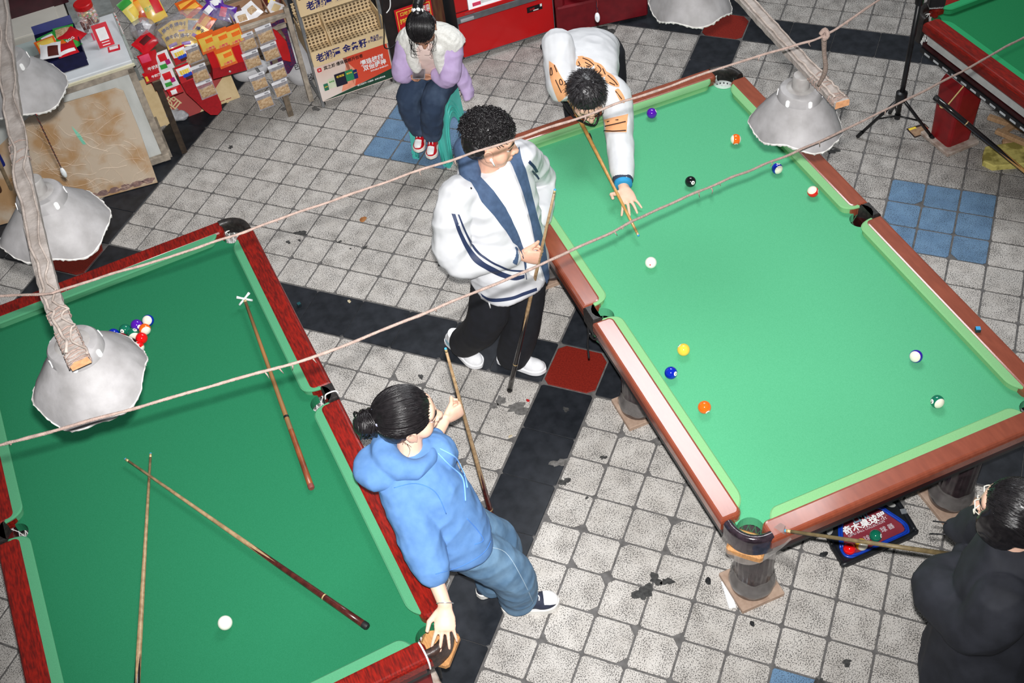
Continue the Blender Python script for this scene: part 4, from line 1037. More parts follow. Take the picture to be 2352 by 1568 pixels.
hpack(386, 180, .072, .095, F_WHITE, [(-.25, .3, .05, .4, M_REDP), (.1, .4, -.2, .05, MATS['print_magenta']), (-.35, .1, -.35, -.1, M_GRN)], 'white strawberry candy packet, second of the second strip', .06, 4)
hpack(401, 206, .07, .04, F_RED, [(-.3, .1, -.3, .3, M_WHITE)], 'red speckled candy packet end below the strawberry packets', .06, 5)
hpack(412, 124, .072, .085, F_RED, [(-.45, .45, -.05, .4, M_WHITE), (-.3, .35, .0, .25, M_YEL), (-.2, .4, -.2, 0, pmat('print_blue', (30, 70, 190), rough=.4)), (-.1, .4, -.4, -.2, pmat('print_brown', (80, 30, 24), rough=.4))], 'red and white striped candy packet at the top of the third strip', .07, 6)
hpack(424, 165, .074, .09, F_RED, [(-.45, .45, -.05, .4, M_WHITE), (-.3, .35, .0, .25, M_YEL), (-.2, .4, -.2, 0, MATS['print_blue']), (-.1, .4, -.4, -.2, MATS['print_brown'])], 'red and white striped candy packet, lower of the third strip', .07, 7)
for k, (x, y, lab) in enumerate([(476, 95, 'orange puff snack packet, left of the three along the table edge'), (506, 88, 'orange puff snack packet, middle of the three along the table edge'), (536, 80, 'orange puff snack packet, right of the three along the table edge'), (517, 128, 'orange puff snack packet hanging alone on the red satin box')]):
    hpack(x, y, .084, .105, F_ORANGE, [(-.44, .44, -.36, .3, F_YEL), (-.1, .4, .0, .2, M_ORG), (-.38, .38, -.36, -.2, M_PINK, '小麻花', .02)], lab, .06, 10 + k)
# things lying on the table top
def lay(x, y, z, tiltx=.25, rz=0.0):
    a, d = ont(x, y, z); return sp(a, d, z), Matrix.Rotation(tiltx, 4, 'X') @ Matrix.Rotation(rz, 4, 'Z')
def bagpack(x, y, z, w, h, base, bands, lab, rz=0, tilt=.5, seed=0, grp=None):
    p, Mx = lay(x, y, z, tilt, rz); return packet('snack_packet', p, Mx, w, h, .025, base, bands, lab, group=grp, seed=seed)
def clearbag(x, y, z, r, sc, lab, seed=0):
    p, _ = lay(x, y, z); rr = random.Random(seed)
    m = MB().ball((0, 0, 0), r, 36, 24, sc)
    m.v = [q * (1 + .10 * noise.noise(q * 18 + V((seed, 0, 0))) + .04 * noise.noise(q * 60)) for q in m.v]
    o = m.build('plastic_bag', M_CLEARB, None, smooth=True); o.location = p; o.rotation_euler = (0, 0, SROT)
    return tag(o, lab, 'bag')
BEEF = [(-.42, .42, -.1, .38, M_NAVY, '爆牛肉', .03), (-.4, .1, -.42, -.22, pmat('print_mauve', (150, 120, 190), rough=.4))]
for k, (x, y, rz, lab) in enumerate([(390, 72, .3, 'yellow beef snack packet at the upper left inside the big clear bag'), (418, 62, -.15, 'yellow beef snack packet at the top inside the big clear bag'), (446, 60, -.4, 'yellow beef snack packet with a grey window at the right inside the big clear bag'), (398, 92, .1, 'yellow beef snack packet in the lower left of the big clear bag'), (432, 88, -.2, 'yellow beef snack packet in the lower middle of the big clear bag'), (462, 78, -.9, 'yellow beef snack packet at the right rim of the big clear bag')]):
    bagpack(x, y, zt + .10 + .015 * (k % 3), .115, .10, F_YEL, BEEF if k != 2 else [(-.35, .35, -.3, .35, pmat('window_grey', (150, 152, 156), rough=.3))], lab, rz, .7, 20 + k, 'yellow beef packets in the clear bag')
clearbag(424, 66, zt + .12, .17, (1.15, .85, .62), 'big crinkled clear bag holding yellow beef snack packets', 1)
for k, (x, y, rz, lab) in enumerate([(305, 22, .35, 'yellow and green pouch standing at the left of the snack table'), (326, 16, .2, 'orange pouch behind the clear bags on the snack table'), (352, 20, .1, 'yellow spicy strip packet with a red picture on the snack table')]):
    bagpack(x, y, zt + .12, .13, .17, [pmat('foil_lemon', (232, 216, 110), rough=.3, coat=.4), F_ORANGE, F_YEL][k], [[(-.5, .2, .2, .5, M_GRN), (-.2, .3, -.3, .1, M_YEL)], [(-.3, .3, -.1, .3, pmat('print_amber', (250, 170, 50), rough=.3)), (-.3, .3, -.4, -.2, M_REDP, '香辣', .03)], [(0, .45, -.2, .4, M_REDP), (-.4, .0, -.1, .2, M_GRN, '辣条', .03)]][k], lab, rz, 1.0, 30 + k)
for k, (x, y, lab) in enumerate([(497, 14, 'purple candy pouch at the back of the snack table'), (484, 30, 'purple candy pouch lying across the others'), (520, 30, 'purple and red pouch under the small clear bag')]):
    bagpack(x, y, zt + .10, .11, .12, F_PURP, [(-.3, .3, 0, .35, M_WHITE if k < 2 else M_PINK)], lab, .5 * k, .8, 40 + k)
clearbag(510, 40, zt + .08, .085, (1, .9, .7), 'small clear bag with dark sweets near the cardboard tray', 2)
clearbag(328, 66, zt + .08, .085, (1.05, .9, .8), 'small clear bag of wrapped sweets left of the big clear bag', 3)
for k, (x, y, lab) in enumerate([(322, 66, 'dark wrapped sweet on the left inside the small clear bag'), (334, 58, 'white and dark wrapped sweet inside the small clear bag'), (330, 76, 'clear capped sweet low inside the small clear bag')]):
    bagpack(x, y, zt + .07, .05, .07, [pmat('foil_black', (40, 34, 36), rough=.3), F_WHITE, pmat('foil_grey', (150, 146, 156), rough=.3)][k], [], lab, .7 * k, .6, 50 + k)
bagpack(335, 98, zt + .05, .15, .12, F_RED, [(-.2, .3, -.1, .25, pmat('print_choc', (86, 20, 22), rough=.4))], 'shiny red foil packet in front of the small clear bag', .5, .5, 55)
for k, (x, y, lab) in enumerate([(430, 12, 'orange flat packet, top of the pile behind the big clear bag'), (440, 22, 'orange flat packet, second of the pile behind the big clear bag'), (470, 55, 'orange packet wedged beside the big clear bag')]):
    bagpack(x, y, zt + .12 + .01 * k, .14, .10, F_ORANGE, [(-.4, .4, -.2, .2, pmat('print_amber2', (250, 180, 70), rough=.3))], lab, .1 + .3 * k, .4, 60 + k)
# cardboard tray with packets
a0, d0 = ont(592, 28, zt + .06)
ct = sroot('cardboard_tray', a0, d0, zt, 'open cardboard tray of snack packets at the right of the snack table', 'box')
w_, dp, hh = .36, .26, .10
for (cx, cy, sx_, sy_) in ((0, -dp / 2, w_, .006), (0, dp / 2, w_, .006), (-w_ / 2, 0, .006, dp), (w_ / 2, 0, .006, dp), (0.06, 0, .006, dp)):
    MB().box((cx, cy, hh / 2), (sx_, sy_, hh)).build('side', M_CARD, ct)
MB().box((0, 0, .004), (w_, dp, .006)).build('bottom', M_CARD, ct)
for k, (x, y, z, mt, lab) in enumerate([(-.11, -.02, .06, 'foil_white', 'pale clear packet on the left side of the cardboard tray'), (-.03, .04, .06, 'foil_white', 'pale packet with a flower print in the middle of the cardboard tray'), (.12, -.03, .06, 'foil_white', 'white cracker packet on the right side of the cardboard tray'), (.12, .06, .08, 'print_brown', 'dark brown and yellow packet at the back of the cardboard tray'), (-.15, .05, .07, 'print_brown', 'dark brown packet leaning at the left of the cardboard tray')]):
    p = sp(a0 + x, d0 + y, zt + z); packet('snack_packet', p, Matrix.Rotation(.5, 4, 'X') @ Matrix.Rotation(.4 * k, 4, 'Z'), .10, .12, .02, MATS[mt], [(-.3, .3, -.2, .2, [M_NUT, M_NUT, M_CREAM, M_YEL, M_ORG][k])], lab, group='packets in the cardboard tray', seed=70 + k)
# cartons and sacks under the table
q = px(450, 230, .12)
cb = empty('red_carton', (q.x, q.y, 0), SROT + .05, 'flattened red and cream liquor carton under the snack table', 'carton')
Mx = Matrix.Translation((0, .12, .10)) @ Matrix.Rotation(math.radians(52), 4, 'X')
MB().prism(rrect(-.34, .30, -.16, .20, .01), -.012, .012, M=Mx).build('cream_panel', M_CREAM, cb)
MB().prism([(-.24, .20), (.26, .20), (.28, .06), (-.02, -.15), (-.16, -.15)], .0125, .0145, M=Mx).build('red_panel', M_CARTONR, cb)
text('酒', .11, M_CREAM, cb, Mx @ Matrix.Translation((-.15, -.02, .016)) @ Matrix.Rotation(.5, 4, 'Z'), bold=.001)
for k in range(3):
    MB().prism([(.10 + .05 * k, -.12), (.14 + .05 * k, -.12), (.14 + .05 * k, -.115), (.10 + .05 * k, -.115)], .0125, .0135, M=Mx).build('printed_line', M_CARTONR, cb)
def sack(p, r, sc, lab, seed, txt=None):
    m = MB().ball((0, 0, r * sc[2] * .93), r, 32, 20, sc); m.v = [V((q.x * (1 + .12 * noise.noise(q * 9 + V((seed, 0, 0)))), q.y * (1 + .12 * noise.noise(q * 8 + V((0, seed, 0)))), max(.002, q.z * (1 + .12 * noise.noise(q * 7))))) for q in m.v]
    r_ = empty('woven_sack', tuple(p), SROT, lab, 'sack'); m.build('sack_cloth', pmat('sack_white', (212, 212, 214), (190, 190, 194), scale=10, rough=.6, bump=.4, bscale=30), r_, smooth=True)
    if txt:
        for k, t in enumerate(txt): text(t, .06, M_INK, r_, face_m(-.03 + .07 * k, -r * sc[1] * 1.04, r * sc[2] * (1.25 - .7 * k), .15))
sack(V((*px(698, 190, .0)[:2], 0)), .17, (.72, .6, 1.0), 'white woven sack with dark print between the snack table and the rack', 2, ['包', '装'])
sack(V((*px(590, 195, .0)[:2], 0)) + SDp * .1, .15, (.9, .6, .5), 'pale plastic sack on the floor under the snack table', 5)
o = MB().ball((0, 0, .03), .07, 24, 12, (1.3, .7, .5)); o.v = [q * (1 + .3 * noise.noise(q * 40)) for q in o.v]
o = o.build('crumpled_plastic', pmat('crumpled_clear', (206, 208, 212), (180, 182, 188), scale=40, rough=.2, bump=.8), None, smooth=True); o.location = px(408, 272, 0); tag(o, 'crumpled clear plastic on the floor by the dark table leg', 'plastic')
# --- on the metal counter top
zc_ = .797
a0, d0 = ont(140, 110, zc_ + .03)
nb_ = sroot('open_carton', a0, d0, zc_, 'open navy blue carton of snack pouches on the metal counter', 'box')
M_NVB = pmat('carton_inside_navy', (24, 24, 62), (18, 18, 48), rough=.35)
w_, dp, hh = .25, .33, .075
for (cx, cy, sx_, sy_, h_) in ((0, -dp / 2, w_, .005, hh * .75), (0, dp / 2, w_, .005, hh), (-w_ / 2, 0, .005, dp, hh), (w_ / 2, 0, .005, dp, hh)): MB().box((cx, cy, h_ / 2), (sx_, sy_, h_)).build('side', M_NVB, nb_)
MB().box((0, 0, .004), (w_, dp, .005)).build('bottom', M_NVB, nb_)
MB().box((0, -dp / 2 - .045, .03), (w_, .09, .005), rot=Matrix.Rotation(.55, 3, 'X')).build('flap', M_NVB, nb_)
MB().box((0, dp / 2 + .012, hh + .02), (w_, .004, .06), rot=Matrix.Rotation(-.4, 3, 'X')).build('flap', pmat('navy_gloss', (26, 38, 110), rough=.2), nb_)
GB = 'snack pouches in the navy carton'
for k, (x, y, rz, base, bands, lab) in enumerate([(-.05, .07, .2, M_GRN, [(-.3, .3, -.3, .3, F_WHITE)], 'green pouch with a white label at the back left of the navy carton'), (.05, .08, -.1, M_GRN, [(-.4, .3, -.3, .3, M_NUT)], 'green pouch with a picture of noodles at the back of the navy carton'),
        (-.07, -.02, .1, F_ORANGE, [(-.4, .4, -.1, .35, F_YEL), (-.3, .3, -.35, -.15, M_REDP)], 'orange and yellow pouch at the left of the navy carton'), (.05, -.03, .35, M_GRN, [(-.4, -.05, -.3, .3, M_ORG), (.0, .4, -.2, .2, M_WHITE, 'EGG', .03)], 'bright green egg snack pouch in the middle of the navy carton'),
        (.09, .02, .6, F_RED, [], 'red pouch at the right side of the navy carton'), (-.06, -.09, -.2, F_WHITE, [(-.1, .4, -.4, .2, MATS['print_brown'])], 'white pouch with a brown nut picture at the front of the navy carton'), (.03, -.10, .1, F_RED, [(-.4, .4, -.3, -.1, M_WHITE)], 'red pouch at the front of the navy carton')]):
    packet('snack_packet', sp(a0 + x, d0 + y, zc_ + .06 + .012 * (k % 3)), Matrix.Rotation(.2, 4, 'X') @ Matrix.Rotation(rz, 4, 'Z'), .13, .135, .028, base, bands, lab, group=GB, seed=80 + k)
# candy jar with red lid
a0, d0 = ont(206, 48, zc_)
jr = sroot('candy_jar', a0, d0, zc_, 'clear square jar of wrapped candies with a red screw lid on the counter', 'jar')
MB().rings([[(x, y, z) for x, y in rrect(-s, s, -s, s, .03, 4)] for s, z in ((.062, 0), (.066, .01), (.066, .085), (.055, .10), (.05, .105))]).build('jar_body', M_CLEARJ, jr, ang=50)
MB().lathe([(.058, .100), (.060, .104), (.060, .130), (.055, .135)], 36).build('lid', pmat('lid_scarlet', (200, 20, 26), rough=.35), jr, ang=40)
m = MB(); rr = random.Random(4)
cm = [pmat('candy_%d' % i, c, rough=.3, coat=.4) for i, c in enumerate([(236, 226, 214), (222, 120, 70), (206, 60, 50), (120, 180, 90), (240, 200, 90), (230, 180, 190)])]
for k in range(150):
    m.mi = rr.randrange(6); m.ball((rr.uniform(-.05, .05), rr.uniform(-.05, .05), .012 + .075 * (k / 150)), .011, 6, 4, (1.2, .8, .7), Matrix.Rotation(rr.uniform(0, 6), 3, 'Z') @ Matrix.Rotation(rr.uniform(0, 3), 3, 'X'))
tag(m.build('candies', cm, jr), kind='stuff')
a1, d1 = ont(216, 82, zc_)
tb2 = sroot('sweets_tub', a1, d1, zc_, 'low clear tub of brown wrapped sticks beside the payment stand', 'tub')
MB().rings([[(x, y, z) for x, y in rrect(-s * 1.1, s * 1.1, -s, s, .02, 4)] for s, z in ((.045, 0), (.058, .085), (.062, .09))], (True, False)).build('tub_body', M_CLEARJ, tb2, ang=50)
m = MB(); m2 = pmat('stick_brown', (92, 50, 46), (150, 120, 116), scale=60, rough=.3)
for k in range(14):
    x = rr.uniform(-.045, .045); m.tube([(x, rr.uniform(-.03, .03), .02 + .05 * rr.random()), (x + rr.uniform(-.02, .02), rr.uniform(-.03, .04), .09 + .02 * rr.random())], .007, 6)
tag(m.build('sticks', m2, tb2, smooth=True), kind='stuff')
MB().box((.012, -.062, .03), (.05, .003, .05)).build('pink_label', M_PINK, tb2)
# payment card stand (no code printed) and small card
a2, d2 = ont(246, 104, zc_)
ps = sroot('payment_stand', a2, d2, zc_, 'red payment card in a clear upright stand on the metal counter', 'card stand')
Mx = face_m(0, 0, .075, .35)
MB().prism(rrect(-.055, .055, -.08, .08, .004, 2), -.002, .0, M=Mx).build('acrylic_back', M_CLEARJ, ps)
MB().prism(rrect(-.048, .048, -.073, .073, .003, 2), .0005, .0015, M=Mx).build('red_card', pmat('pay_red', (206, 26, 46), rough=.3), ps)
MB().prism(rrect(-.030, .030, -.030, .046, .002, 2), .0016, .0022, M=Mx).build('white_panel', M_WHITE, ps)
for y in (-.045, -.062): MB().prism([(-.024, y), (.024, y), (.024, y + .005), (-.024, y + .005)], .0016, .0022, M=Mx).build('white_line', M_WHITE, ps)
MB().box((0, .02, .004), (.11, .10, .004)).build('stand_foot', M_CLEARJ, ps)
a3, d3 = ont(262, 112, zc_)
cs = sroot('payment_card', a3, d3, zc_ + .001, 'small red payment card lying flat on the metal counter', 'card', rot=-.1)
MB().box((0, 0, .001), (.075, .062, .002)).build('card', MATS['pay_red'], cs); MB().box((0, .008, .0025), (.055, .034, .0012)).build('white_panel', M_WHITE, cs)
pole('drinking_straw', sp(*ont(262, 30, zc_ + .05), zc_ + .05), sp(*ont(283, 76, zc_ + .02), zc_ + .02), .004, pmat('straw_red', (220, 60, 60), (240, 230, 226), scale=30, rough=.4, lo=.49, hi=.51), 'red and white straw lying at the right edge of the counter', 'straw')
# ================================================================== betel nut rack
def dot_mat(name, base, dark, sx, sy, rad):
    """perforated sheet: a regular grid of dark slots"""
    m = pmat(name, base, base, rough=.55); nt = m.node_tree; N = nt.nodes; L = nt.links; b = N['Principled BSDF']
    src = b.inputs['Base Color'].links[0].from_socket
    tc = N.new('ShaderNodeTexCoord'); mp = N.new('ShaderNodeMapping'); mp.inputs['Scale'].default_value = (sx, sx, sy)
    L.new(tc.outputs['Object'], mp.inputs[0])
    sp_ = N.new('ShaderNodeSeparateXYZ'); L.new(mp.outputs[0], sp_.inputs[0])
    def fr(sock, off=None):
        f = N.new('ShaderNodeMath'); f.operation = 'FRACT'; L.new(sock, f.inputs[0])
        s = N.new('ShaderNodeMath'); s.operation = 'SUBTRACT'; L.new(f.outputs[0], s.inputs[0]); s.inputs[1].default_value = .5
        p = N.new('ShaderNodeMath'); p.operation = 'POWER'; L.new(s.outputs[0], p.inputs[0]); p.inputs[1].default_value = 2
        return p.outputs[0]
    fx, fz = fr(sp_.outputs['X']), fr(sp_.outputs['Z'])
    ad = N.new('ShaderNodeMath'); ad.operation = 'ADD'; L.new(fx, ad.inputs[0]); L.new(fz, ad.inputs[1])
    lt = N.new('ShaderNodeMath'); lt.operation = 'LESS_THAN'; L.new(ad.outputs[0], lt.inputs[0]); lt.inputs[1].default_value = rad * rad
    mx = N.new('ShaderNodeMix'); mx.data_type = 'RGBA'; L.new(lt.outputs[0], mx.inputs[0]); L.new(src, mx.inputs[6]); mx.inputs[7].default_value = lin(dark)
    L.new(mx.outputs[2], b.inputs['Base Color'])
    return m
M_PERF = dot_mat('perforated_cream', (222, 198, 158), (96, 78, 58), 37, 42, .33)
M_CREAMP = pmat('rack_cream', (222, 196, 154), (214, 188, 146), scale=5, rough=.5)
M_STEEL = pmat('rack_steel', (150, 152, 154), (130, 132, 134), rough=.4, metal=.5)
rk_ = sroot('display_rack', 1.355, 0, 0, 'betel nut display rack with perforated cream bins and printed front panels', 'rack')
rw = .53
for s in (-1, 1):
    MB().box((s * rw / 2, .0, .55), (.022, .022, 1.1), bev=.002).build('post', M_STEEL, rk_)
    MB().box((s * rw / 2, .40, .55), (.022, .022, 1.1), bev=.002).build('post', M_STEEL, rk_)
    for d in (.02, .38): MB().lathe([(.02, -.01), (.022, 0), (.02, .01)], 14, (s * (rw / 2 - .01), d, .022), (1, 0, 0)).build('caster', M_RUB, rk_)
    MB().box((s * rw / 2, .2, .05), (.018, .4, .018)).build('side_rail', M_STEEL, rk_)
# bottom printed sign
zb0, zb1 = .055, .345
MB().prism(rrect(-rw / 2 + .0, rw / 2, zb0, zb1, .012, 3), -.004, .004, M=Matrix.Translation((0, -.02, 0)) @ Matrix.Rotation(PI / 2, 4, 'X')).build('sign_panel', pmat('sign_white', (236, 226, 220), (228, 190, 170), scale=2.2, rough=.35), rk_)
FM = Matrix.Translation((0, -.0245, 0)) @ Matrix.Rotation(PI / 2, 4, 'X')
M_SORG = pmat('sign_orange', (226, 84, 56), (216, 70, 46), scale=3, rough=.35); M_SGRN = pmat('sign_green', (26, 66, 48), rough=.35)
def flat(poly, z, mat, name): return MB().prism(poly, z, z + .0008, M=FM).build(name, mat, rk_)
flat([(-.06, zb1 - .005), (.26, zb1 - .005), (.26, .13), (-.02, .095), (.02, .2)], .0, M_SORG, 'orange_field')
flat([(-.03, zb1 - .005), (-.06, zb1 - .005), (.02, .2), (-.02, .095), (-.12, .085), (-.07, .2)], .0, pmat('sign_salmon', (230, 150, 122), rough=.35), 'salmon_field')
flat([(-.255, .062), (.26, .062), (.26, .135), (.0, .095)], .0009, M_SGRN, 'green_field')
text('宾之郎·爆珠槟榔开创者', .032, M_INK, rk_, FM @ Matrix.Translation((-.06, .305, .002)), bold=.0004, squash=.86)
text('爆珠槟榔\n  双倍提神', .046, M_WHITE, rk_, FM @ Matrix.Translation((.135, .225, .002)), bold=.0012, squash=.92)
text('DOUBLE ENERGY!', .016, M_WHITE, rk_, FM @ Matrix.Translation((.175, .168, .002)), bold=.0003)
text('匠心做好每一口槟榔 · 由宾之郎出品', .013, M_WHITE, rk_, FM @ Matrix.Translation((.10, .092, .003)), bold=.0002)
flat(rrect(-.247, -.217, .290, .320, .007, 3), .001, M_REDP, 'logo_badge'); text('宾', .016, M_WHITE, rk_, FM @ Matrix.Translation((-.232, .305, .0025)))
for k, (x0, x1, y0, y1, c) in enumerate([(-.232, -.20, .135, .19, (40, 110, 84)), (-.197, -.145, .14, .215, (206, 214, 186)), (-.145, -.065, .135, .235, (24, 24, 44)), (-.068, -.012, .15, .235, (40, 130, 84)), (-.012, .016, .15, .222, (24, 32, 96))]):
    flat(rrect(x0, x1, y0, y1, .004, 2), .0018 + .0004 * k, pmat('sign_pack_%d' % k, c, rough=.35), 'printed_pack')
    text('老湘潭', .012 * (x1 - x0) / .05, M_YEL if k != 1 else M_GRN, rk_, FM @ Matrix.Translation(((x0 + x1) / 2, y1 - .025, .0045)), bold=.0002)
# bin tiers
def tier(z, nm, txt, small):
    lip = plane_m((0, -.045, z), (1, 0, 0), (0, .18, 1)); 
    MB().prism(rrect(-rw / 2, rw / 2, 0, .105, .004, 2), -.003, .003, M=lip).build('bin_front', M_CREAMP, rk_)
    text(txt, .062, M_NAVY, rk_, lip @ Matrix.Translation((-.055 if small else -.03, .050, .0036)), bold=.0016, squash=.93)
    if small: text('高品质\n才叫真正的!', .021, M_NAVY, rk_, lip @ Matrix.Translation((.185, .060, .0036)), bold=.0003)
    for k in range(3):                       # stepped shelves rising to the back
        d0 = .0 + .10 * k; z0 = z + .07 + .075 * k
        MB().grid(lambda u, v_: V((-rw / 2 + .01 + (rw - .02) * u, d0 + .095 * v_, z0 + .0 * v_)), 2, 2).build('bin_floor', M_PERFF, rk_)
        MB().grid(lambda u, v_: V((-rw / 2 + .01 + (rw - .02) * u, d0 + .095 + .006 * v_, z0 + .076 * v_)), 2, 2).build('bin_back', M_PERF, rk_)
    for s, mm in ((-1, 0), (1, 0)): MB().box((s * (rw / 2 - .004), .12, z + .12), (.006, .32, .17)).build('bin_side', M_CREAMP, rk_)
    MB().prism([(-.04, z + .05), (.24, z + .07), (.24, z + .26), (.10, z + .20)], -.003, .003, M=Matrix.Translation((-.10, 0, 0)) @ plane_m((0, 0, 0), (0, 1, 0), (0, 0, 1))).build('divider', M_CREAMP, rk_)
M_PERFF = dot_mat('perforated_cream_floor', (216, 192, 152), (96, 78, 58), 37, 42, .33)
for nn in M_PERFF.node_tree.nodes:
    if nn.type == 'MAPPING': nn.inputs['Rotation'].default_value = (PI / 2, 0, 0)
tier(.350, 'lower', '老湘潭 金条籽', True)
tier(.735, 'upper', '老湘潭 金条籽', False)
MB().tube([sp(1.64, -.03, .98), sp(1.655, -.035, .75), sp(1.625, -.05, .60), sp(1.61, -.05, .45), sp(1.59, -.05, .33), sp(1.64, -.05, .31), sp(1.70, -.02, .33)], .0045, 6, smooth=6).build('black_cable', M_RUB, rk_, smooth=True, world=True)
MB().tube([sp(1.66, .0, .95), sp(1.70, -.01, .70), sp(1.69, -.03, .60), sp(1.655, -.03, .56)], .004, 6, smooth=6).build('white_cable', M_WHITE, rk_, smooth=True, world=True)
# ------------------------------------------------------------------ poster board and brown door behind the child
zps = .30; a0, z0 = onp(905, 20, .12); a1, z1 = onp(1003, 90, .12)
pb = sroot('red_poster', (a0 + a1) / 2 + .0, .12, 0, 'red poster with yellow border and yellow lettering behind the seated child', 'poster')
hw = .135
zh_ = onp(955, 8, .12)[1]; zl_ = onp(955, 100, .12)[1]
MB().box((0, 0, (zl_ + zh_) / 2), (hw * 2, .006, zh_ - zl_)).build('poster_sheet', M_REDP, pb)
PM = Matrix.Translation((0, -.0035, 0)) @ Matrix.Rotation(PI / 2, 4, 'X')
for (x0, x1, y0, y1) in ((-hw + .012, hw - .012, zh_ - .018, zh_ - .013), (-hw + .012, -hw + .017, zl_ + .02, zh_ - .015), (hw - .017, hw - .012, zl_ + .02, zh_ - .015)):
    MB().prism([(x0, y0), (x1, y0), (x1, y1), (x0, y1)], 0, .001, M=PM).build('yellow_border', M_YEL, pb)
text('口味王邀请您', .03, M_YEL, pb, PM @ Matrix.Translation((-.01, zh_ - .045, .001)), bold=.0006)
text('扫码领红包', .04, M_YEL, pb, PM @ Matrix.Translation((-.01, zh_ - .10, .001)), bold=.001)
text('点击\n免费', .03, M_WHITE, pb, PM @ Matrix.Translation((.09, zh_ - .06, .0012)), bold=.0006)
MB().box((-.10, -.004, zl_ + .08), (.03, .002, .03)).build('badge', M_INK, pb)
bk = sroot('dark_cupboard', 0, 0, 0, 'dark brown cupboard standing between the rack and the red freezer', 'cupboard')
MB().box((1.86, .32, .45), (.42, .36, .90), bev=.004).build('body', pmat('cupboard_dark', (46, 36, 36), (34, 28, 28), rough=.5), bk)
MB().box((2.05, .135, .45), (.11, .012, .88), bev=.003).build('door', pmat('door_brown', (84, 44, 38), (110, 78, 52), scale=9, stretch=(6, 1, .6), rough=.45), bk)
MB().box((1.82, .18, .905), (.34, .06, .012)).build('shelf_edge', M_FRAMEW, bk)
MB().box((1.83, .24, .93), (.16, .12, .04), bev=.01).build('yellow_tray', M_YEL, bk)
# ------------------------------------------------------------------ red freezer
fz = sroot('freezer', 2.48, -.075, 0, 'bright red display freezer with a lit white compartment', 'freezer', rot=math.radians(-2.5))
fw = .71
M_FRED = pmat('freezer_red', (204, 14, 18), (194, 12, 16), scale=3, rough=.3, coat=.3)
M_FGREY = pmat('freezer_grey', (128, 132, 136), (112, 116, 120), rough=.35, metal=.5)
MB().box((0, .30, .66), (fw, .58, 1.26)).build('cabinet', pmat('freezer_side', (50, 52, 58), rough=.4), fz)
MB().prism(rrect(-fw / 2 + .004, fw / 2 - .004, .045, .315, .02, 4), 0, .012, M=Matrix.Translation((0, .012, 0)) @ Matrix.Rotation(PI / 2, 4, 'X')).build('lower_panel', M_FRED, fz)
for (x, z, sx_, sz_) in ((0, .043, fw - .03, .006), (-fw / 2 + .002, .18, .005, .27), (fw / 2 - .002, .18, .005, .27)): MB().box((x, -.001, z), (sx_, .004, sz_)).build('trim', M_FGREY, fz)
MB().box((0, .004, .345), (fw, .02, .05), bev=.003).build('handle_rail', M_FGREY, fz)
MB().box((-fw / 2 + .07, -.01, .345), (.10, .02, .022), bev=.003).build('latch', pmat('latch_alu', (190, 194, 198), rough=.3, metal=.6), fz)
for (x, z, sx_, sz_) in ((0, .385, fw, .03), (-fw / 2 + .045, .75, .09, .68), (fw / 2 - .03, .75, .06, .68)): MB().box((x, .004, z), (sx_, .016, sz_), bev=.003).build('door_frame', M_FRED, fz)
MB().box((.03, .006, .74), (fw - .13, .006, .69)).build('lit_window', pmat('freezer_lit_white', (236, 240, 244), rough=.2, emit=.35), fz)
for k, (x, z, sx_, mt) in enumerate([(-.20, .462, .06, 'print_pink'), (-.12, .468, .10, 'print_white'), (-.02, .485, .10, 'print_pink'), (.08, .49, .10, 'print_white'), (-.22, .55, .1, 'print_blue')]): MB().box((x, .0, z - .03), (sx_, .003, .026)).build('price_tag', MATS[mt], fz)
text('8/1元', .024, M_WHITE, fz, Matrix.Translation((-.02, -.003, .455)) @ Matrix.Rotation(PI / 2, 4, 'X'))
text('Hisense', .022, pmat('print_grey', (150, 90, 92), rough=.4), fz, Matrix.Translation((-.26, -.006, .386)) @ Matrix.Rotation(PI / 2, 4, 'X'))
MB().box((.215, -.002, .262), (.115, .004, .042)).build('control_plate', M_INK, fz)
text('冰柜', .02, M_REDP, fz, Matrix.Translation((.195, -.005, .262)) @ Matrix.Rotation(PI / 2, 4, 'X')); MB().box((.262, -.005, .275), (.014, .002, .02)).build('display', M_WHITE, fz)
MB().box((.222, -.005, .250), (.04, .002, .006)).build('white_line', M_WHITE, fz)
for x in (-.3, .3): MB().lathe([(.018, 0), (.018, .04)], 10, (x, .06, 0)).build('foot', M_FGREY, fz)
# ------------------------------------------------------------------ maroon sofa
pa, pb_ = px(1283, 83, .02), px(1490, 38, .02); so = empty('sofa', (pa.x, pa.y, 0), math.atan2(pb_.y - pa.y, pb_.x - pa.x), 'maroon leather sofa beyond the red freezer', 'sofa')
M_MAR = pmat('maroon_leather', (122, 22, 32), (108, 18, 28), scale=16, rough=.35, bump=.12, bscale=60)
sw = (pb_ - pa).length
MB().box((sw / 2, .40, .13), (sw, .78, .22), bev=.012).build('base', M_MAR, so)
m = MB().ball((0, 0, 0), 1, 28, 16); m.v = [V((math.copysign(abs(p.x) ** .35, p.x) * (sw / 2 - .06), math.copysign(abs(p.y) ** .35, p.y) * .36, math.copysign(abs(p.z) ** .5, p.z) * .095)) + V((sw / 2 + .04, .36, .31)) for p in m.v]
m.build('seat_cushion', M_MAR, so, smooth=True)
MB().box((.035, .40, .25), (.07, .76, .46), bev=.02).build('arm', M_MAR, so); MB().box((sw / 2, .74, .40), (sw, .14, .50), bev=.03).build('backrest', M_MAR, so)
for x in (.06, sw - .06): MB().box((x, .05, .012), (.04, .04, .03)).build('foot', M_BLK, so)
# back wall behind the stalls
wl = MB().box((0, 0, 1.0), (9, .1, 3.6)).build('wall_back', pmat('hall_wall', (150, 148, 144), (132, 130, 126), scale=3, rough=.9)); wl.location = sp(1.5, 2.2, .8); wl.rotation_euler = (0, 0, SROT); tag(wl, kind='structure')
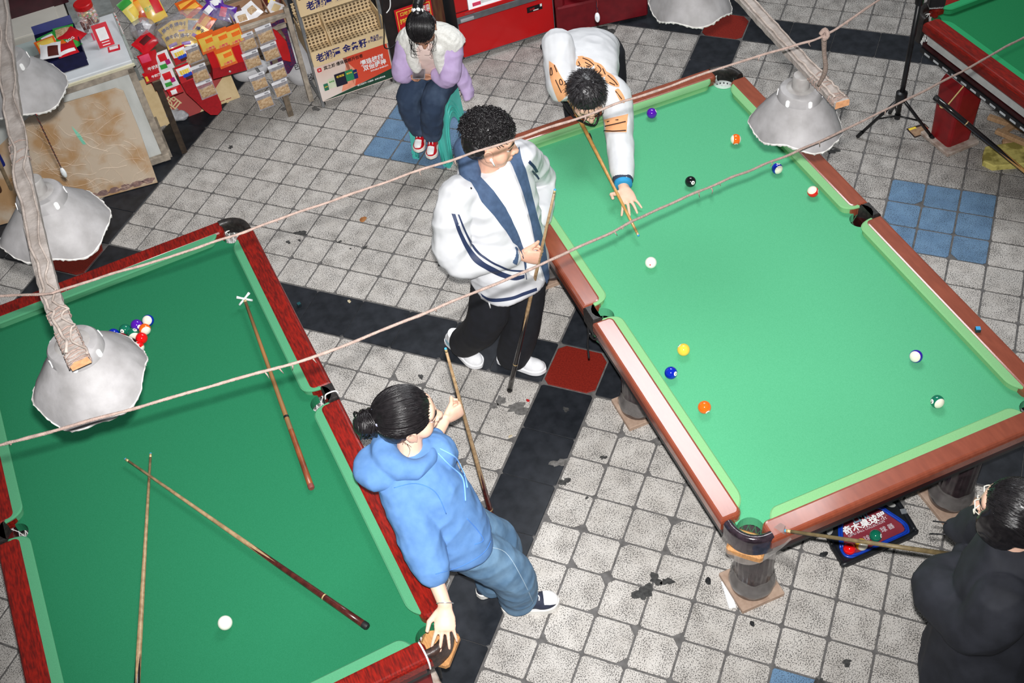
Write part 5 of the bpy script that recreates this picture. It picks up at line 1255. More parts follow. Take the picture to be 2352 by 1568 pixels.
# ------------------------------------------------------------------ stacked turquoise stools
M_TURQ = pmat('turquoise_plastic', (86, 200, 188), (74, 186, 174), scale=8, rough=.35, spec=.5)
def stool(p, rz, zoff, label, sc=1.0):
    t = empty('plastic_stool', (p[0], p[1], zoff), rz, label, 'stool', 'two stacked turquoise stools')
    H = .45
    def ring(h, w_, r): return [(x, y, h) for x, y in rrect(-w_, w_, -w_, w_, r, 6)]
    MB().rings([ring(H - .012, .120, .045), ring(H - .004, .126, .05), ring(H, .118, .05), ring(H - .003, .094, .04)], (False, True)).build('seat', M_TURQ, t, ang=40)
    # tapered side walls with arched openings between four legs
    for k in range(4):
        R = Matrix.Rotation(k * PI / 2, 4, 'Z'); m = MB()
        n = 24; outer = []; 
        def wpt(u, z, off=0.0):
            tt = (H - z) / H; hw_ = .120 + .018 * tt; y = -(.120 + .018 * tt) - off; return R @ V((u * hw_, y, z))
        cols = []
        for i in range(n + 1):
            u = -1 + 2 * i / n
            arch = 0.0 if abs(u) > .62 else (.30 * math.sqrt(max(0, 1 - (u / .62) ** 2)) ** .8)
            cols.append(arch)
        for i in range(n):
            u0, u1 = -1 + 2 * i / n, -1 + 2 * (i + 1) / n; z0, z1 = cols[i], cols[i + 1]
            for j in range(6):
                a, b = j / 6, (j + 1) / 6
                zz = [z0 + (H - .01 - z0) * a, z1 + (H - .01 - z1) * a, z1 + (H - .01 - z1) * b, z0 + (H - .01 - z0) * b]
                m.add([wpt(u0, zz[0]), wpt(u1, zz[1]), wpt(u1, zz[2]), wpt(u0, zz[3])], [(0, 1, 2, 3)])
        m.build('side_wall', M_TURQ, t)
        rib = [wpt(.66 * math.sin(q), .02 + .325 * max(0, math.cos(q)) ** .8, .003) for q in [(-PI / 2) + PI * i / 20 for i in range(21)]]
        MB().tube(rib, .006, 6).build('arch_rib', M_TURQ, t, smooth=True)
        rib = [wpt(.80 * math.sin(q), .02 + .365 * max(0, math.cos(q)) ** .8, .001) for q in [(-PI / 2) + PI * i / 20 for i in range(21)]]
        MB().tube(rib, .0035, 6).build('arch_rib', M_TURQ, t, smooth=True)
        c = R @ V((.128, -.128, 0)); MB().rings([[(c.x + x, c.y + y, z) for x, y in rrect(-.014, .014, -.014, .014, .005, 2)] for z in (0, .02)]).build('foot', M_TURQ, t)
    return t
SX, SY, SR = -1.295, 1.672, math.radians(-7)
stool((SX, SY), SR, 0.0, 'lower turquoise plastic stool of the stack under the child')
stool((SX, SY), SR, 0.035, 'upper turquoise plastic stool of the stack on which the child sits')
# ------------------------------------------------------------------ ball tray under the bright table
c0 = px(1990, 1215, .02); bt = empty('ball_tray', (c0.x, c0.y, 0.001), 0, 'black and blue ball case with a red insert under the near rail', 'tray')
def tp_(x, y, z=.02): q = px(x, y, z) - c0; return (q.x, q.y)
M_TBLK = pmat('tray_black', (30, 32, 36), (22, 24, 28), rough=.4); M_TBLU = pmat('tray_blue', (18, 66, 180), (14, 54, 160), rough=.35, coat=.3); M_TRED = pmat('tray_red_insert', (138, 46, 58), (124, 38, 52), scale=12, rough=.6)
ins = [tp_(1937.6, 1195), tp_(1981, 1175), tp_(2017, 1168), tp_(2040, 1181), tp_(2071, 1202), tp_(2078, 1213), tp_(2075, 1222), tp_(2032, 1242), tp_(1987, 1264), tp_(1962, 1272), tp_(1946, 1270), tp_(1938, 1258)]
cen = V((sum(p[0] for p in ins) / len(ins), sum(p[1] for p in ins) / len(ins)))
ar = sum(ins[i][0] * ins[(i + 1) % len(ins)][1] - ins[(i + 1) % len(ins)][0] * ins[i][1] for i in range(len(ins)))
if ar < 0: ins = ins[::-1]
out = [tp_(1890, 1212), tp_(1908, 1190), tp_(2020, 1130), tp_(2054, 1143), tp_(2066, 1151), tp_(2104, 1212), tp_(2106, 1221), tp_(2096, 1232), tp_(1946, 1298), tp_(1933, 1295), tp_(1908, 1254)]
if sum(out[i][0] * out[(i + 1) % len(out)][1] - out[(i + 1) % len(out)][0] * out[i][1] for i in range(len(out))) < 0: out = out[::-1]
MB().prism(out, 0, .014, bev=.004).build('case_body', M_TBLK, bt)
def rim(poly, zo, r, mat, nm):
    P = catmull([V((x, y, zo)) for x, y in poly] + [V((*poly[0], zo))], 4); MB().tube(P, r, 8).build(nm, mat, bt, smooth=True)
rim(offset(out, .010), .020, .012, M_TBLK, 'case_rim')
rim(offset(ins, -.004), .022, .007, M_TBLU, 'blue_rim'); rim(offset(ins, -.014), .018, .006, M_TBLU, 'blue_rim')
MB().prism(ins, .012, .016).build('red_insert', M_TRED, bt)
for (x, y, rx_, ry_) in ((2045, 1163, .022, .013), (1905, 1222, .014, .026)):
    q = tp_(x, y); MB().lathe([(1, 0), (1, .003)], 20, (q[0], q[1], .034), fn=lambda r, z, th: ((rx_ ** -2 * math.cos(th) ** 2 + ry_ ** -2 * math.sin(th) ** 2) ** -.5, z)).build('handle_opening', pmat('opening_grey', (150, 150, 148), rough=.8), bt)
q = tp_(2074, 1178); MB().box((q[0], q[1], .034), (.026, .026, .004), rot=Matrix.Rotation(.5, 3, 'Z')).build('square_latch', pmat('latch_grey', (120, 124, 128), rough=.4), bt)
dx_ = (px(2020, 1185, .02) - px(1960, 1210, .02)).normalized(); dy_ = V((-dx_.y, dx_.x, 0))
def tm(x, y, z=.0168): q = px(x, y, .018) - c0; return plane_m((q.x, q.y, z), dx_, dy_)
text('奇木桌球器', .046, M_WHITE, bt, tm(1987, 1202), bold=.0012); text('QIMU BALL COLLECTION', .017, pmat('print_palegrey', (190, 176, 182), rough=.5), bt, tm(1990, 1214), bold=.0003)
text('LM!', .055, pmat('print_steel', (120, 150, 170), rough=.5), bt, tm(1976, 1188), bold=.0015); text('木 球 器', .03, MATS['print_palegrey'], bt, tm(2030, 1216), bold=.0004); text('球', .03, MATS['print_palegrey'], bt, tm(1992, 1236))
GT = 'balls lying in the ball case'
zt_ = .0178 + BR
pool_ball(3, px(1951, 1260, zt_), 'red pool ball in the corner of the ball case', group=GT)
pool_ball(9, px(1979, 1250, zt_), 'yellow and white striped ball under the cue in the ball case', pole=(.4, .5), group=GT)
pool_ball(6, px(2011, 1230, zt_), 'green pool ball on the red insert of the ball case', spot=(.92, .0), group=GT)
# ------------------------------------------------------------------ tripod stand, hook, scraps by the far table
tr = px(2066, 262, 0.0); tx, ty = tr.x, tr.y
f1, f2 = px(1969, 314, .01), px(2146, 322, .01)
hub = V(((px(2070, 222, .34)).x, (px(2070, 222, .34)).y, .34))
td = empty('tripod_stand', (hub.x, hub.y, 0), 0, 'black tripod stand beside the red leg of the far table', 'tripod')
f3 = hub + V((-.06, .27, 0)); f3.z = .01
for f in (f1, f2, f3):
    MB().tube([hub, f], .010, 8).build('leg', M_BLK, td, smooth=True, world=True)
    mid = hub.lerp(f, .55); MB().tube([hub - UP * .14, mid], .005, 6).build('brace', M_BLK, td, smooth=True, world=True)
    MB().tube([f + (hub - f).normalized() * .05, f], .0125, 8).build('rubber_foot', M_RUB, td, world=True)
MB().lathe([(.03, -.03), (.034, -.02), (.034, .03), (.02, .04)], 16, hub).build('hub', M_BLK, td, world=True, ang=40)
MB().lathe([(.018, -.16), (.018, -.13)], 12, hub).build('hub', M_BLK, td, world=True)
topp = V((hub.x, hub.y, 1.75))
MB().tube([hub - UP * .15, V((hub.x, hub.y, 1.05))], .015, 12).build('lower_tube', M_BLK, td, smooth=True, world=True)
MB().tube([V((hub.x, hub.y, 1.0)), topp], .011, 12).build('upper_tube', M_BLK, td, smooth=True, world=True)
MB().lathe([(.02, -.05), (.024, -.04), (.024, .04), (.02, .05)], 14, (hub.x, hub.y, 1.02)).build('clamp', M_BLK, td, world=True, ang=40)
MB().ball((hub.x, hub.y - .02, 1.12), .03, 14, 10, (.5, .35, 1.2)).build('lever', pmat('chrome', (190, 194, 198), rough=.12, metal=.9), td, smooth=True, world=True)
# hook on the red leg
hk = px(2170, 236, .5)
ho = empty('wire_hook', tuple(px(2222, 190, .56)), 0, 'cream coated metal hook holding a cue at the red table leg', 'hook')
h0, h1 = px(2222, 188, .56), px(2178, 240, .42)
MB().tube([px(2236, 178, .60), h0, h1, px(2172, 246, .39), px(2160, 244, .39), px(2162, 228, .43)], .0085, 8, smooth=5, flat=.5).build('hook', pmat('hook_cream', (222, 194, 130), rough=.4), ho, smooth=True, world=True)
cd = px(2112, 300, 0); cc = empty('playing_card', (cd.x, cd.y, .001), .7, 'printed trading card lying on the floor between the tripod legs', 'card')
MB().box((0, 0, .001), (.13, .095, .002)).build('card', pmat('card_dark', (46, 30, 26), rough=.4), cc)
MB().box((.0, -.005, .0024), (.115, .07, .0012)).build('card_face', pmat('card_tan', (176, 146, 116), (150, 116, 90), scale=40, rough=.4), cc)
MB().box((-.03, .033, .003), (.05, .018, .001)).build('yellow_bar', M_YEL, cc); MB().box((.045, -.01, .003), (.018, .03, .001)).build('red_mark', M_REDP, cc)
M_PINE = pmat('pine_wood', (196, 160, 122), (176, 138, 102), scale=30, stretch=(8, 1, 1), rough=.75)
for k, (p0, p1, z, lab) in enumerate([((2270, 268), (2365, 300), .02, 'weathered wood stick lying underneath the other sticks by the far table'), ((2300, 305), (2350, 275), .05, 'short pale wood stick crossing the others by the far table'), ((2288, 300), (2370, 335), .07, 'thick pale wood stick on top of the pile by the far table'), ((2302, 326), (2370, 330), .02, 'short wood stick beside the yellow foam')]):
    a, b = px(*p0, z), px(*p1, z); d = b - a; o = MB().box((0, 0, 0), (d.length, .036, .028), bev=.003).build('wood_stick', M_PINE); o.location = (a + b) / 2; o.rotation_euler = (0, 0, math.atan2(d.y, d.x)); tag(o, lab, 'wood stick')
fo = px(2335, 362, 0); m = MB(); pl = [(-.22, -.03), (-.18, -.085), (.02, -.10), (.3, -.1), (.3, .12), (-.16, .10), (-.19, .05)]
o = m.rings([[(x, y, 0) for x, y in pl], [(x, y, .03) for x, y in pl], [(x, y, .036) for x, y in offset(pl, .006)]]).build('foam_sheet', pmat('yellow_foam', (216, 204, 118), (150, 140, 70), scale=14, rough=.95, bump=.6, bscale=120, lo=.45, hi=.6)); o.location = (fo.x, fo.y, 0); o.rotation_euler = (0, 0, .45); tag(o, 'yellow foam sheet on the floor below the far table', 'foam')
# hanging black box lamp head over the far table corner
q = px(2151, 16, 1.05); hb = empty('speaker_box', (q.x, q.y, 1.05), math.radians(20), 'black upright box on the tripod above the far corner pocket', 'box')
MB().box((0, .02, .15), (.085, .06, .30), bev=.006).build('case', M_BLK, hb)
MB().box((0, .02, -.004), (.075, .05, .008)).build('bottom_edge', pmat('speckled_edge', (200, 200, 200), (60, 60, 60), scale=120, rough=.5), hb)
MB().tube([V((q.x, q.y, 1.25)), V((hub.x, hub.y, 1.28))], .008, 8).build('arm', M_BLK, hb, world=True)
# ------------------------------------------------------------------ loose things at the bright table's pockets
cpos = Matrix.Translation((TAB_R[0], TAB_R[1], 0)) @ Matrix.Rotation(TAB_R[2], 4, 'Z')
def tape(pts, w_, label_name, par, n=10):
    P = catmull([V(p) for p in pts], n); m = MB(); vs = []; fs = []
    for i, p in enumerate(P):
        d = (P[min(i + 1, len(P) - 1)] - P[max(i - 1, 0)]).normalized(); s = d.cross(V((.2, .1, 1))).normalized()
        vs += [p - s * w_ / 2, p + s * w_ / 2]
    for i in range(len(P) - 1): fs.append((2 * i, 2 * i + 1, 2 * i + 3, 2 * i + 2))
    return m.add(vs, fs).build(label_name, M_CLEAR, par, smooth=True, world=True)
tape([px(1740, 1270, .66), px(1790, 1275, .62), px(1818, 1292, .57), px(1828, 1312, .52)], .05, 'loose_tape', tabR)
tape([px(1655, 1235, .72), px(1690, 1275, .68), px(1730, 1282, .67), px(1775, 1255, .72), px(1810, 1225, .78)], .055, 'loose_tape', tabR)
tape([px(1785, 1205, .815), px(1800, 1215, .82), px(1806, 1222, .80)], .04, 'loose_tape', tabR)
MB().box(cpos @ V((1.318, -.688, .685)), (.15, .11, .05), rot=Matrix.Rotation(TAB_R[2] + PI / 4, 3, 'Z'), bev=.01).build('corner_block', M_PLY, tabR, world=True)
m = MB().tube([px(1352, 735, .74), px(1352, 760, .68), px(1350, 790, .60), px(1353, 822, .53)], [.006, .005, .004, .005], 6, smooth=5); m.build('loose_lace', M_RUB, tabR, smooth=True, world=True)
a_, b_ = px(1352, 738, .72), px(1372, 775, .70)
m = MB().tube([a_, px(1354, 765, .66), px(1366, 778, .66), b_], .008, 6, smooth=5); m.build('pocket_ring', M_BLK, tabR, smooth=True, world=True)
cl_ = Matrix.Translation((TAB_L[0], TAB_L[1], 0)) @ Matrix.Rotation(TAB_L[2], 4, 'Z')
MB().tube([px(1000, 1500, .72), px(1004, 1520, .68), px(1010, 1540, .64), px(1013, 1555, .60)], .006, 6, smooth=5).build('loose_lace', M_RUB, tabL, smooth=True, world=True)
MB().box(cl_ @ V((1.315, .685, .695)), (.14, .14, .045), rot=Matrix.Rotation(TAB_L[2] + PI / 4, 3, 'Z'), bev=.012).build('corner_block', M_PLY, tabL, world=True)
pts = [cl_ @ V((.012 + .0 * k, y, z)) for k, (y, z) in enumerate([(.715, .79), (.722, .818), (.748, .822), (.770, .815), (.778, .79)])]
MB().tube(pts, .0035, 6, smooth=4).build('white_tie', M_NET, tabL, smooth=True, world=True)
pts = [cl_ @ V((1.375 + x, .61 + y, z)) for x, y, z in [(-.05, .01, .815), (-.02, .012, .824), (.02, .013, .822), (.04, .012, .80), (.042, .01, .76)]]
MB().tube(pts, .004, 6, smooth=4).build('white_tie', M_NET, tabL, smooth=True, world=True)
# ================================================================== people: builders
from mathutils.bvhtree import BVHTree
def raw(mb):
    me = bpy.data.meshes.new('tmp'); me.from_pydata([tuple(p) for p in mb.v], [], mb.f); me.update(); return me
def org(name, mb, voxel, mat, parent, it=6, disp=None, fac=0.5):
    """grow one continuous skin over overlapping pieces"""
    me = raw(mb); o = bpy.data.objects.new('tmp', me); COL.objects.link(o)
    r = o.modifiers.new('r', 'REMESH'); r.mode = 'VOXEL'; r.voxel_size = voxel; r.use_smooth_shade = True
    if it:
        s = o.modifiers.new('s', 'SMOOTH'); s.factor = fac; s.iterations = it
    dg = bpy.context.evaluated_depsgraph_get(); m2 = bpy.data.meshes.new_from_object(o.evaluated_get(dg))
    bpy.data.objects.remove(o); bpy.data.meshes.remove(me)
    if disp:
        ns = [v.normal.copy() for v in m2.vertices]
        for v, n in zip(m2.vertices, ns): v.co += n * disp(v.co)
    bv = BVHTree.FromPolygons([v.co.copy() for v in m2.vertices], [tuple(p.vertices) for p in m2.polygons])
    if parent is not None: m2.transform(wm(parent).inverted())
    m2.polygons.foreach_set('use_smooth', [True] * len(m2.polygons)); m2.update()
    m2.materials.clear(); m2.materials.append(mat); m2.name = name
    o = bpy.data.objects.new(name, m2); COL.objects.link(o)
    if parent is not None: o.parent = parent
    return o, bv
def cloth_noise(a1, f1, a2=0, f2=0, st=(1, 1, 1), seed=0):
    s = V((seed * 3.1, seed * 1.7, seed))
    def f(p):
        q = V((p.x * st[0], p.y * st[1], p.z * st[2])) + s
        d = a1 * (1 - 2 * abs(noise.noise(q * f1)))
        if a2: d += a2 * noise.noise(q * f2)
        return d
    return f
def limb(mb, pts, rad, n=16, smooth=5, flat=1.0, ref=None):
    pts = [V(p) for p in pts]
    mb.tube(pts, rad, n, smooth=smooth if len(pts) > 2 else 0, flat=flat, ref=ref)
    mb.ball(pts[0], rad[0] * .98, 14, 10); mb.ball(pts[-1], rad[-1] * .98, 14, 10)
def basis(f, u):
    f = V(f).normalized(); u = V(u); r = f.cross(u).normalized(); u = r.cross(f).normalized(); return r, f, u
class Loft:
    """torso like shell: sections of (centre, right, front, half width, half depth)"""
    def __init__(s, secs): s.s = secs
    def mesh(s, mb, n=36, sub=4, power=2.3):
        rings = []; S = s.s; C = catmull([q[0] for q in S], sub); W = lerpl([q[3] for q in S], sub); D = lerpl([q[4] for q in S], sub)
        R = lerpl([V(q[1]) for q in S], sub); F = lerpl([V(q[2]) for q in S], sub)
        for c, r, f, w_, d in zip(C, R, F, W, D):
            ring = []
            for k in range(n):
                a = 2 * PI * k / n; ca, sa = math.cos(a), math.sin(a)
                ring.append(c + r * (math.copysign(abs(ca) ** (2 / power), ca) * w_) + f * (math.copysign(abs(sa) ** (2 / power), sa) * d))
            rings.append(ring)
        mb.rings(rings); return mb
def hand(mb, w, d, n, l, curls, s=1.0, spread=0.0, thumb=None, thumb_len=1.0):
    """w wrist, d towards the fingers, n out of the back of the hand, l towards the thumb side"""
    w = V(w); d = V(d).normalized(); n = (V(n) - d * V(n).dot(d)).normalized(); l = (V(l) - d * V(l).dot(d) - n * V(l).dot(n)).normalized()
    rings = []
    for t, hw, th in ((-.015, .026, .019), (.015, .029, .018), (.045, .040, .016), (.075, .042, .014), (.094, .040, .011)):
        rings.append([w + d * (t * s) + l * (math.cos(a) * hw * s) + n * (math.sin(a) * th * s) for a in [2 * PI * k / 16 for k in range(16)]])
    mb.rings(rings)
    L = (.072, .080, .074, .058); R = (.0088, .0090, .0086, .0076)
    for i in range(4):
        b = w + d * ((.086 - (.006 if i == 3 else 0)) * s) + l * ((.0295 - .0195 * i) * s) - n * .002
        dd = (d + l * (spread * (1.5 - i) / 1.5)).normalized(); ang = 0; p = b - d * (.018 * s); pts = [p, b]; rr = [R[i] * s * 1.05, R[i] * s * 1.05]
        cu = curls[i] if isinstance(curls[0], (list, tuple)) else curls
        q = b
        for k, fr in enumerate((.46, .30, .24)):
            ang += cu[k]; v_ = dd * math.cos(ang) - n * math.sin(ang)
            q = q + v_ * (L[i] * s * fr); pts.append(q.copy()); rr.append(R[i] * s * (1 - .10 * (k + 1)))
        mb.tube(pts, rr, 10); mb.ball(pts[-1], rr[-1] * 1.0, 10, 8)
        for k in (2, 3): mb.ball(pts[k], rr[k] * 1.06, 10, 8)
    t = thumb or (d * .62 + l * .72 - n * .30, d * .9 + l * .25 - n * .35)
    b = w + d * (.028 * s) + l * (.030 * s) - n * (.006 * s); t1 = V(t[0]).normalized(); t2 = V(t[1]).normalized()
    p1 = b + t1 * (.042 * s); p2 = p1 + t2 * (.034 * s * thumb_len)
    mb.tube([b - t1 * .015, b, p1, p2], [.014 * s, .014 * s, .0105 * s, .0085 * s], 10); mb.ball(p2, .0085 * s, 10, 8); mb.ball(p1, .0112 * s, 10, 8)
def head(mb, c, f, u, s=1.0):
    r, f, u = basis(f, u); c = V(c)
    def P(x, y, z): return c + (r * x + f * y + u * z) * s
    rot = Matrix((r, f, u)).transposed()
    def el(x, y, z, rx_, ry_, rz_): mb.ball(P(x, y, z), s, 24, 16, (rx_, ry_, rz_), rot)
    el(0, -.012, .030, .076, .096, .086); el(0, .022, -.030, .060, .070, .080); el(0, .048, -.082, .034, .034, .028)
    el(.034, .044, -.034, .032, .034, .038); el(-.034, .044, -.034, .032, .034, .038)
    el(0, .066, .034, .056, .026, .036)                                   # forehead
    mb.tube([P(-.046, .068, .012), P(-.02, .086, .016), P(.02, .086, .016), P(.046, .068, .012)], .011 * s, 8, smooth=3)   # brow
    mb.tube([P(0, .086, .014), P(0, .098, -.008), P(0, .112, -.030)], [.009 * s, .010 * s, .0125 * s], 10, smooth=3); mb.ball(P(0, .110, -.031), .0125 * s, 10, 8)
    for q in (1, -1): mb.ball(P(.012 * q, .097, -.035), .0095 * s, 10, 8)
    mb.tube([P(-.022, .078, -.062), P(-.008, .094, -.0575), P(0, .094, -.0595), P(.008, .094, -.0575), P(.022, .078, -.062)], [.004 * s, .007 * s, .0066 * s, .007 * s, .004 * s], 8, smooth=3)
    mb.tube([P(-.02, .076, -.065), P(0, .093, -.071), P(.02, .076, -.065)], [.004 * s, .0085 * s, .004 * s], 8, smooth=4)
    for q in (1, -1):
        el(.077 * q, -.006, -.010, .007, .017, .030); mb.tube([P(.080 * q, .006, -.036), P(.083 * q, .008, -.012), P(.084 * q, .004, .012), P(.083 * q, -.014, .020), P(.084 * q, -.024, .004), P(.080 * q, -.016, -.020)], .0045 * s, 8, smooth=3)
    return P
def eyes(parent, P, s, hair_mat, lash=True):
    mw = pmat('eye_white', (232, 228, 222), rough=.15); mi = pmat('eye_iris', (34, 22, 18), rough=.1)
    for q in (1, -1):
        c = P(.031 * q, .072, .000)
        e = MB().ball(c, .0125 * s, 16, 12).build('eye', mw, parent, smooth=True, world=True)
        MB().ball(P(.031 * q, .0795, -.001), .0062 * s, 12, 8).build('iris', mi, e, smooth=True, world=True)
        MB().tube([P(.018 * q, .082, .002), P(.031 * q, .087, .008), P(.046 * q, .077, .002)], .0024 * s, 6, smooth=4).build('eyelashes', hair_mat, parent, smooth=True, world=True)
        MB().tube([P(.014 * q, .093, .021), P(.034 * q, .088, .027), P(.052 * q, .070, .019)], [.003 * s, .0038 * s, .002 * s], 6, smooth=4).build('eyebrow', hair_mat, parent, smooth=True, world=True)
    MB().tube([P(-.019, .083, -.0635), P(0, .1005, -.0650), P(.019, .083, -.0635)], [.001, .0018 * s, .001], 6, smooth=5).build('mouth_line', pmat('lip_line', (150, 84, 80), rough=.6), parent, smooth=True, world=True)
def core(mb, J):
    """body under the clothes, one piece with head and hands"""
    nk = V(J['neck']); hc = V(J['head']); hp = V(J['hip']); rl = J.get('k', 1.0)
    ch = V(J.get('chest', nk.lerp(hp, .3)))
    mb.tube([nk + (nk - hc) * .35, nk, nk.lerp(hc, .62)], [.06 * rl, .054 * rl, .052 * rl], 16, smooth=4)
    mb.tube([hp, hp.lerp(ch, .5), ch, nk + (ch - nk) * .35], [.115 * rl, .105 * rl, .115 * rl, .07 * rl], 18, smooth=4); mb.ball(hp, .115 * rl, 14, 10)
    for q in 'LR':
        limb(mb, [ch.lerp(J['sh' + q], .3), J['sh' + q]], [.06 * rl, .05 * rl]); limb(mb, [J['sh' + q], J['el' + q], J['wr' + q]], [.047 * rl, .040 * rl, .0265 * rl], smooth=5)
        if 'hp' + q in J:
            limb(mb, [J['hp' + q], J['kn' + q], J['an' + q]], [.085 * rl, .055 * rl, .036 * rl], smooth=5); limb(mb, [J['an' + q], J['toe' + q]], [.034 * rl, .026 * rl])
def shoe(parent, heel, toe, upm, solem, label=None, w=.050, H=.088, capm=None, lace=None, accent=None, lift=0.0, sole_h=.028):
    heel, toe = V(heel), V(toe); L = (toe - heel).length; x = (toe - heel).normalized(); y = V((0, 0, 1)).cross(x).normalized(); z = x.cross(y)
    Mx = Matrix.Identity(4)
    for i in range(3): Mx[i][0] = x[i]; Mx[i][1] = y[i]; Mx[i][2] = z[i]; Mx[i][3] = heel[i]
    r = empty('shoe', (0, 0, 0)); 
    bpy.data.objects.remove(r)
    ol = [(0.0, 0), (.02, -w * .62), (.10 * L / .28, -w * .74), (.60 * L, -w * .92), (.78 * L, -w), (.92 * L, -w * .74), (L, -w * .12), (.985 * L, w * .3), (.90 * L, w * .86), (.76 * L, w), (.55 * L, w * .86), (.10 * L / .28, w * .74), (.02, w * .62)]
    P2 = catmull([V((a, b, 0)) for a, b in ol] + [V((*ol[0], 0))], 4)[:-1]; pl = [(p.x, p.y) for p in P2]
    so = MB().rings([[Mx @ V((a, b, 0.0)) for a, b in offset(pl, .004)], [Mx @ V((a, b, .006)) for a, b in pl], [Mx @ V((a, b, sole_h)) for a, b in pl], [Mx @ V((a, b, sole_h + .004)) for a, b in offset(pl, .005)]])
    sh = so.build('shoe_sole', solem, parent, smooth=False, world=True)
    m = MB(); R3 = Mx.to_3x3()
    m.ball(Mx @ V((.055, 0, sole_h + .01)), 1, 18, 12, (.052, w * .72, H * .62), R3); m.ball(Mx @ V((L * .74, 0, sole_h + .004)), 1, 20, 12, (L * .245, w * .90, H * .46), R3)
    m.tube([Mx @ V((.06, 0, sole_h)), Mx @ V((.07, 0, H + .035))], [w * .78, w * .72], 16); m.tube([Mx @ V((.07, 0, H * .75)), Mx @ V((L * .45, 0, H * .62)), Mx @ V((L * .70, 0, sole_h + .016))], [w * .74, w * .76, w * .72], 16, smooth=4)
    o, bv = org('shoe_upper', m, .005, upm, parent, 5)
    def pr_(a, b, h):
        c, n, _, _ = bv.find_nearest(Mx @ V((a, b, h))); return c + n * .0016
    if capm:
        MB().grid(lambda u, v_: pr_(L * (.74 + .26 * u), (v_ - .5) * w * 2.0 * (1 - .35 * u), .08 - .04 * u), 8, 10).build('toe_cap', capm, parent, smooth=True, world=True)
    if accent:
        for q in (1, -1): MB().grid(lambda u, v_: pr_(L * (.05 + .40 * u), q * .06, .03 + .035 * v_), 8, 4).build('side_panel', accent, parent, smooth=True, world=True)
    if lace:
        for k in range(5):
            a = L * (.40 + .065 * k); MB().tube([pr_(a, -w * .5, .09), pr_(a + .006, -w * .2, .12), pr_(a - .004, w * .2, .12), pr_(a, w * .5, .09)], .0028, 6, smooth=3).build('lace', lace, parent, smooth=True, world=True)
    return sh
def pxray(x, y): return (RX * ((x - 1176) / FPX) + RD * ((y - 784) / FPX) + RF).normalized()
def decal(name, bv, A, B, mat, parent, n=24, m=3, off=.003):
    """patch of cloth sewn on a garment: rows between two outlines, laid on the garment's surface"""
    A = catmull([V((x, y, 0)) for x, y in A], max(1, n // max(1, len(A) - 1))) if len(A) > 2 else [V((*A[0], 0)).lerp(V((*A[-1], 0)), k / n) for k in range(n + 1)]
    B = catmull([V((x, y, 0)) for x, y in B], max(1, n // max(1, len(B) - 1))) if len(B) > 2 else [V((*B[0], 0)).lerp(V((*B[-1], 0)), k / n) for k in range(n + 1)]
    def samp(L, t):
        q = t * (len(L) - 1); i = min(int(q), len(L) - 2); return L[i].lerp(L[i + 1], q - i)
    last = [None]
    def g(u, v_):
        p = samp(A, u).lerp(samp(B, u), v_); c, nn, _, _ = bv.ray_cast(CAMP, pxray(p.x, p.y))
        if c is None:
            ref = last[0] if last[0] is not None else CAMP + pxray(p.x, p.y) * 4.6
            q = CAMP + pxray(p.x, p.y) * (ref - CAMP).length; c, nn, _, _ = bv.find_nearest(q)
        last[0] = c.copy(); return c + nn * off
    return MB().grid(g, n, m).build(name, mat, parent, smooth=True, world=True)
def decal_line(name, bv, pts, r, mat, parent, off=.002, smooth=6):
    P_ = []
    for p in catmull([V((x, y, 0)) for x, y in pts], smooth):
        c, nn, _, _ = bv.ray_cast(CAMP, pxray(p.x, p.y))
        if c is not None: P_.append(c + nn * off)
    if len(P_) > 1: return MB().tube(P_, r, 6).build(name, mat, parent, smooth=True, world=True)
def decal_blob(name, bv, poly, mat, parent, off=.0025):
    cx = sum(p[0] for p in poly) / len(poly); cy = sum(p[1] for p in poly) / len(poly)
    P2 = catmull([V((x, y, 0)) for x, y in poly] + [V((*poly[0], 0))], 3)[:-1]; n = len(P2); vs = []; fs = []
    for k, t in enumerate((1.0, .72, .42, .02)):
        for p in P2:
            x, y = cx + (p.x - cx) * t, cy + (p.y - cy) * t; c, nn, _, _ = bv.ray_cast(CAMP, pxray(x, y))
            if c is None: c, nn, _, _ = bv.find_nearest(CAMP + pxray(x, y) * 5.0)
            vs.append(c + nn * off)
    for k in range(3):
        for i in range(n): j = (i + 1) % n; fs.append((k * n + i, k * n + j, (k + 1) * n + j, (k + 1) * n + i))
    return MB().add(vs, fs).build(name, mat, parent, smooth=True, world=True)
def strands(mb, roots, r0=.0016, n=4):
    for pts in roots: mb.tube(pts, [r0 * (1 - .6 * i / (len(pts) - 1)) for i in range(len(pts))], n)
M_SKIN = pmat('skin_light', (226, 178, 154), (218, 168, 144), scale=30, rough=.5, spec=.35, bump=.03, bscale=200)
M_SKINP = pmat('skin_pale', (232, 190, 168), (226, 182, 158), scale=30, rough=.5, spec=.35)
M_SKINT = pmat('skin_tan', (190, 140, 114), (180, 130, 104), scale=30, rough=.5, spec=.35)
M_HAIR = pmat('hair_black', (22, 20, 22), (34, 31, 33), scale=60, rough=.32, spec=.6)
